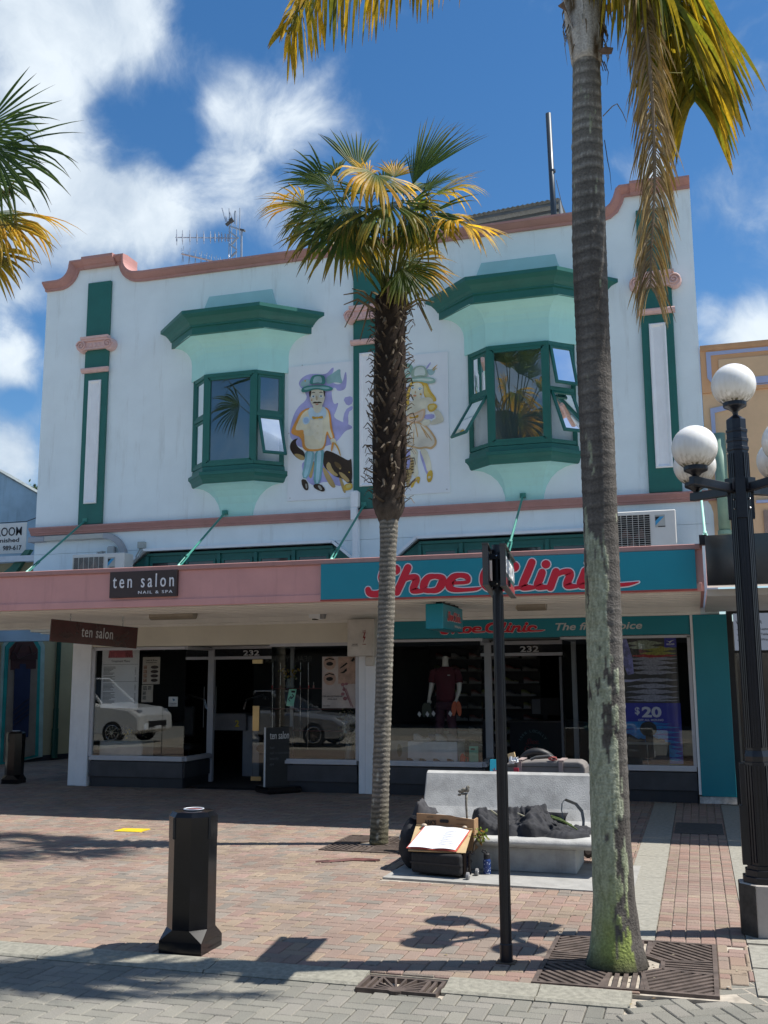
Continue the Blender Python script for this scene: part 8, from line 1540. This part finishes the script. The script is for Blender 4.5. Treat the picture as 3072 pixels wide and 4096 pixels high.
for i, chh in enumerate('100% LOCALLY'):
    a = R(160-125*i/11); put_text(t, chh, (-2.78+.225*math.cos(a)-.018, 2.591, .62+.225*math.sin(a)-.015), .062, right=(math.sin(a), 0, -math.cos(a)), up=(math.cos(a), 0, math.sin(a)), bold=.02, thick=.001)
t.build('emblem_lettering', mat('emblem_letter', (.22, .36, .38), .5, var=0), cr_); script_word(cr_, 'Shoe', (-2.92, 2.592, .63), .10, .26, outline=.0, matR=mat('emblem_red', (.30, .05, .06), .5, var=0)); script_word(cr_, 'Clinic', (-2.95, 2.592, .50), .10, .32, outline=.0, matR=mat('emblem_red', (.30, .05, .06)))
mo = thing('till_screen', (-2.6, 3, 1.03), 'pale blue monitor standing on the dark shop counter', 'monitor'); MB().box(-2.85, -2.35, 2.8, 2.83, 1.12, 1.42).build('bezel', BLACKM, mo); MB().box(-2.83, -2.68, 2.795, 2.799, 1.14, 1.40).build('screen', mat('screen_blue', (.10, .13, .17), .3), mo); MB().box(-2.64, -2.56, 2.8, 2.9, 1.03, 1.12).build('stand', BLACKM, mo)
# $20 poster window
ps = thing('sale_poster', (-.75, .12, .5), 'tall dark and blue sale poster reading $20 in the right window', 'poster')
flat(ps, 'upper_sheet', -1.35, -.26, 1.395, 2.352, .12, mat('poster_dark', (.085, .075, .07), .5, var=.2)); flat(ps, 'lower_sheet', -1.35, -.25, .53, 1.393, .12, mat('poster_blue', (.055, .060, .46), .5, var=.08))
def zig(name, rows, m, y0, x0=-1.3, x1=-.265, n=1, seed=0, h=.075):
    rnd = random.Random(seed)
    for k, (z, xa, xb, hh) in enumerate(rows):
        N = 9; up_, dn = [], []
        for i in range(N+1): t_ = i/N; x = xa+(xb-xa)*t_; th_ = hh*(1-abs(2*t_-1)**1.2)*.5+.002; up_.append((x, z+th_+(.006 if i % 2 else 0))); dn.append((x, z-th_*.7+(.006 if i % 2 else 0)))
        MB().prism(dn+up_[::-1], 'y', y0-.0008*k, .1195).build(name, m, ps)
zig('grey_zigzag', [(2.03, -1.0, -.27, .08), (1.97, -.98, -.27, .085), (1.90, -1.0, -.27, .085), (1.83, -.96, -.27, .08), (1.72, -.95, -.27, .07), (1.63, -1.0, -.27, .085), (1.55, -1.02, -.27, .085), (1.47, -1.03, -.27, .09), (1.425, -1.0, -.28, .04)], mat('poster_grey', (.42, .42, .50), .5, var=.25, vs=40), .117)
zig('pale_zigzag', [(2.26, -1.0, -.45, .10), (2.20, -.98, -.5, .08)], mat('poster_sage', (.40, .44, .32), .5, var=.3, vs=30), .1165); zig('olive_zigzag', [(2.17, -.75, -.27, .09), (2.11, -.8, -.27, .07)], mat('poster_olive', (.42, .40, .08), .5, var=.3, vs=40), .1160); zig('red_zigzag', [(2.075, -.95, -.27, .07)], mat('poster_red', (.50, .05, .05), .5, var=.3, vs=40), .1155)
zig('blue_zigzag', [(1.09, -1.3, -.4, .07), (1.04, -1.3, -.27, .08), (.97, -1.3, -.27, .09), (.90, -1.3, -.27, .09), (.83, -.9, -.26, .09), (.76, -.9, -.26, .09), (.70, -.6, -.26, .08), (.64, -.5, -.26, .07), (.58, -.5, -.26, .05)], mat('poster_sky', (.03, .30, .70), .5, var=.2, vs=40), .117, h=.1)
MB().prism([(-1.18, 2.345), (-.98, 2.345), (-.90, 2.05), (-.89, 1.82), (-.98, 1.80)], 'y', .1130, .1145).build('violet_panel', mat('poster_violet', (.34, .34, .70), .5, var=.4, vs=14), ps)
m_ = MB(); m_.prism(smooth_poly([(-1.3, 1.72), (-1.0, 1.69), (-.83, 1.72), (-.74, 1.78), (-.80, 1.74), (-1.0, 1.73), (-1.3, 1.76)], 1), 'y', .1125, .1142); m_.build('shoe_sole_print', mat('poster_lilac', (.6, .6, .85), .5), ps)
MB().box(-.435, -.265, .1105, .1125, 2.20, 2.35).build('corner_logo', mat('poster_royal', (.05, .05, .5), .5), ps)
m_ = MB(); m_.prism([(-.41, 2.30), (-.36, 2.285), (-.345, 2.295), (-.29, 2.31), (-.34, 2.28), (-.355, 2.262), (-.365, 2.278)], 'y', .1085, .1098); put_text(m_, 'MIZUNO', (-.405, .1095, 2.235), .032, width=.11, bold=.03, thick=.001); m_.build('logo_mark', WLET, ps)
t = MB(); put_text(t, '$', (-.905, .113, 1.235), .14, bold=.025, thick=.002); put_text(t, '20', (-.80, .113, 1.195), .20, bold=.04, width=.28, thick=.002); put_text(t, 'OFF ALL MIZUNO', (-.86, .113, 1.135), .040, width=.36, bold=.02, thick=.001); t.build('lettering', mat('poster_white', (.85, .86, .92), .5, var=0), ps)
bk_ = thing('display_bench', (-.9, .09, .456), 'low pale display stand with running shoes before the sale poster', 'stand'); MB().box(-1.5, -.42, .03, .095, .80, .835).build('top', mat('stand_pale', (.30, .30, .28), .5), bk_); MB().box(-.75, -.735, .03, .095, .46, .80).build('leg', mat('stand_pale', (.30, .30, .28)), bk_); MB().box(-1.5, -.44, .085, .097, .46, .799).build('back_board', mat('stand_dark', (.045, .048, .055), .5), bk_)
for x, c in ((-1.28, (.03, .05, .05)), (-.98, (.05, .055, .04)), (-.70, (.025, .035, .03))): shoe((x-.06, .055, .836), 0, {-1.28: 'dark green running shoe leftmost on the display stand', -.98: 'olive running shoe with orange toe on the display stand', -.70: 'black running shoe at right end of the display stand'}[x], c, (.25, .2, .15), 'running shoes on the stand', .95)
pk = tag(MB().sphere((-.72, .108, 1.02), .12, 14, 10, 0, (1.0, .05, .9)).build('peaked_hat', mat('hat_dark_grey', (.075, .078, .07), .8), loc=(-.72, .108, .92)), 'dark grey peaked hat hanging behind the running shoes', 'hat')  # hat flattened to a disc, one even dark grey
# ================================================================== ACROSS THE STREET (seen in the window reflections)
ob = thing('opposite_building', (-9, -25, 0), 'row of plain shops across the street reflected in the windows', 'building')
OBW = mat('opposite_render', (.72, .66, .56), .8, var=.08); MB().box(-45, 26, -33, -25.2, 3.4, 5.6).build('upper_wall', OBW, ob); MB().box(-45, 26, -33, -26, 0, 3.4).build('lower_wall', mat('opposite_dark', (.02, .02, .02), .6, var=.3), ob)
oc_ = MB().box(-45, 26, -25.2, -22.0, 3.0, 3.4).build('canopy', mat('opposite_canopy', (.022, .022, .024), .6), ob); MB().box(-45, 26, -25.99, -25.9, 2.45, 3.0).build('shop_fascia', mat('opposite_fascia', (.016, .016, .018), .6), ob)
t = MB(); SGN = mat('opposite_lettering', (.5, .48, .42), .5, var=0)
for (s, x, sz) in (("elaine's", -1.9, .55), ("elaine's", -7.2, .55), ('BEAUTY & FRAGRANCE', -15.8, .34), ('ACCESSORIES', -4.9, .34)): put_text(t, s, (x, -25.895 if True else 0, 2.55), sz, right=(-1, 0, 0), thick=.01)
t.build('lettering', SGN, ob)
for k in range(9): MB().box(-42+7*k, -40+7*k, -25.25, -25.19, 3.8, 5.0).build('window', mat('opposite_window', (.04, .05, .06), .1), ob)
def car(cx, cy, L_, H_, W_, cmat, label, suv=False):
    c = thing('parked_car', (cx, cy, -.05), label, 'car', None); x0, x1 = cx-L_/2, cx+L_/2; g = .20 if not suv else .25; bh = H_*.60
    def ring(pts, y): return [(x, y, z) for x, z in pts]
    P = [(x0+.03, g+.15), (x0+.12, bh*.95), (x0+.9 if not suv else x0+.1, bh+.03), (x1-1.5, bh+.03), (x1-.35, bh*.90), (x1-.04, bh*.72), (x1-.02, g+.1), (x1-.3, g), (x0+.3, g)]
    ins = lambda P, s: [(cx+(x-cx)*(1-s*.02), z-(s*.05 if z > g+.2 else 0)) for x, z in P]
    MB().loft([ring(ins(P, 2), cy-W_/2), ring(ins(P, .4), cy-W_/2+.05), ring(P, cy-W_/2+.25), ring(P, cy+W_/2-.25), ring(ins(P, .4), cy+W_/2-.05), ring(ins(P, 2), cy+W_/2)]).build('body', cmat, c, smooth=False, bev=.07, bseg=3)
    a0, a1, b0, b1 = (x0+.6, x1-1.35, x0+1.25, x1-2.3) if not suv else (x0+.12, x1-1.35, x0+.45, x1-2.15)
    MB().loft([[(a0, cy-W_/2+.08, bh), (a1, cy-W_/2+.08, bh), (a1, cy+W_/2-.08, bh), (a0, cy+W_/2-.08, bh)], [(b0, cy-W_/2+.22, H_-.04), (b1, cy-W_/2+.22, H_-.04), (b1, cy+W_/2-.22, H_-.04), (b0, cy+W_/2-.22, H_-.04)]]).build('glasshouse', mat('car_glass', (.012, .014, .016), .25, var=0, spec=.2), c)
    MB().box(b0-.05, b1+.05, cy-W_/2+.20, cy+W_/2-.20, H_-.045, H_).build('roof', cmat, c, bev=.04, bseg=2)
    for y in (-1, 1):
        for q in ((a0, b0), ((a0+a1)/2, (b0+b1)/2+.1), (a1, b1)): MB().bar((q[0], cy+y*(W_/2-.075), bh), (q[1], cy+y*(W_/2-.215), H_-.03), .05, .07).build('pillar', cmat, c)
        for xx in (x0+.85, x1-.93):
            w = MB().lathe([(.20, -.1), (.32, -.09), (.325, .0), (.32, .09), (.20, .1)], (xx, cy+y*(W_/2-.09), .30), 24, axis='y').build('wheel', mat('tyre_black', (.015, .015, .016), .7), c)
            m_ = MB(); m_.lathe([(.05, -.02), (.05, .02)], (xx, cy+y*(W_/2+.005), .30), 12, axis='y')
            for k in range(9): a = k*.698; m_.bar((xx+.03*math.cos(a), cy+y*(W_/2+.006), .30+.03*math.sin(a)), (xx+.21*math.cos(a), cy+y*(W_/2-.0), .30+.21*math.sin(a)), .02, .032, up=(0, 1, 0))
            m_.tube([(xx+.21*math.cos(a), cy+y*(W_/2-.0), .30+.21*math.sin(a)) for a in [i*.2618 for i in range(25)]], .018, 6); m_.build('rim', STEEL, w)
        MB().obox((x1-.28, cy+y*(W_/2-.2), bh*.80), (.12, -.03*y, 0), (0, .12, 0), (-.03, 0, .05)).build('headlight', mat('headlight', (.6, .6, .6), .1, .6), c); MB().obox((a1-.25, cy+y*(W_/2+.08), bh+.08), (.06, 0, 0), (0, .09, 0), (0, 0, .06)).build('mirror', cmat, c)
    MB().obox((x1-.02, cy, g+.28), (.02, 0, 0), (0, .5, 0), (0, 0, .08)).build('grille', BLACKM, c); MB().box(x1-.03, x1+.005, cy-.18, cy+.18, g+.13, g+.22).build('number_plate', WLET, c)
    return c
car(-11.4, -11.6, 4.75, 1.46, 1.78, mat('silver_car_paint', (.50, .51, .53), .25, .55, var=.02, coat=.6), 'silver saloon car reflected in the right salon window')
car(-17.7, -11.7, 5.0, 1.85, 1.95, mat('white_car_paint', (.74, .74, .73), .3, var=.02, coat=.6), 'white four wheel drive reflected in the left salon window', True)
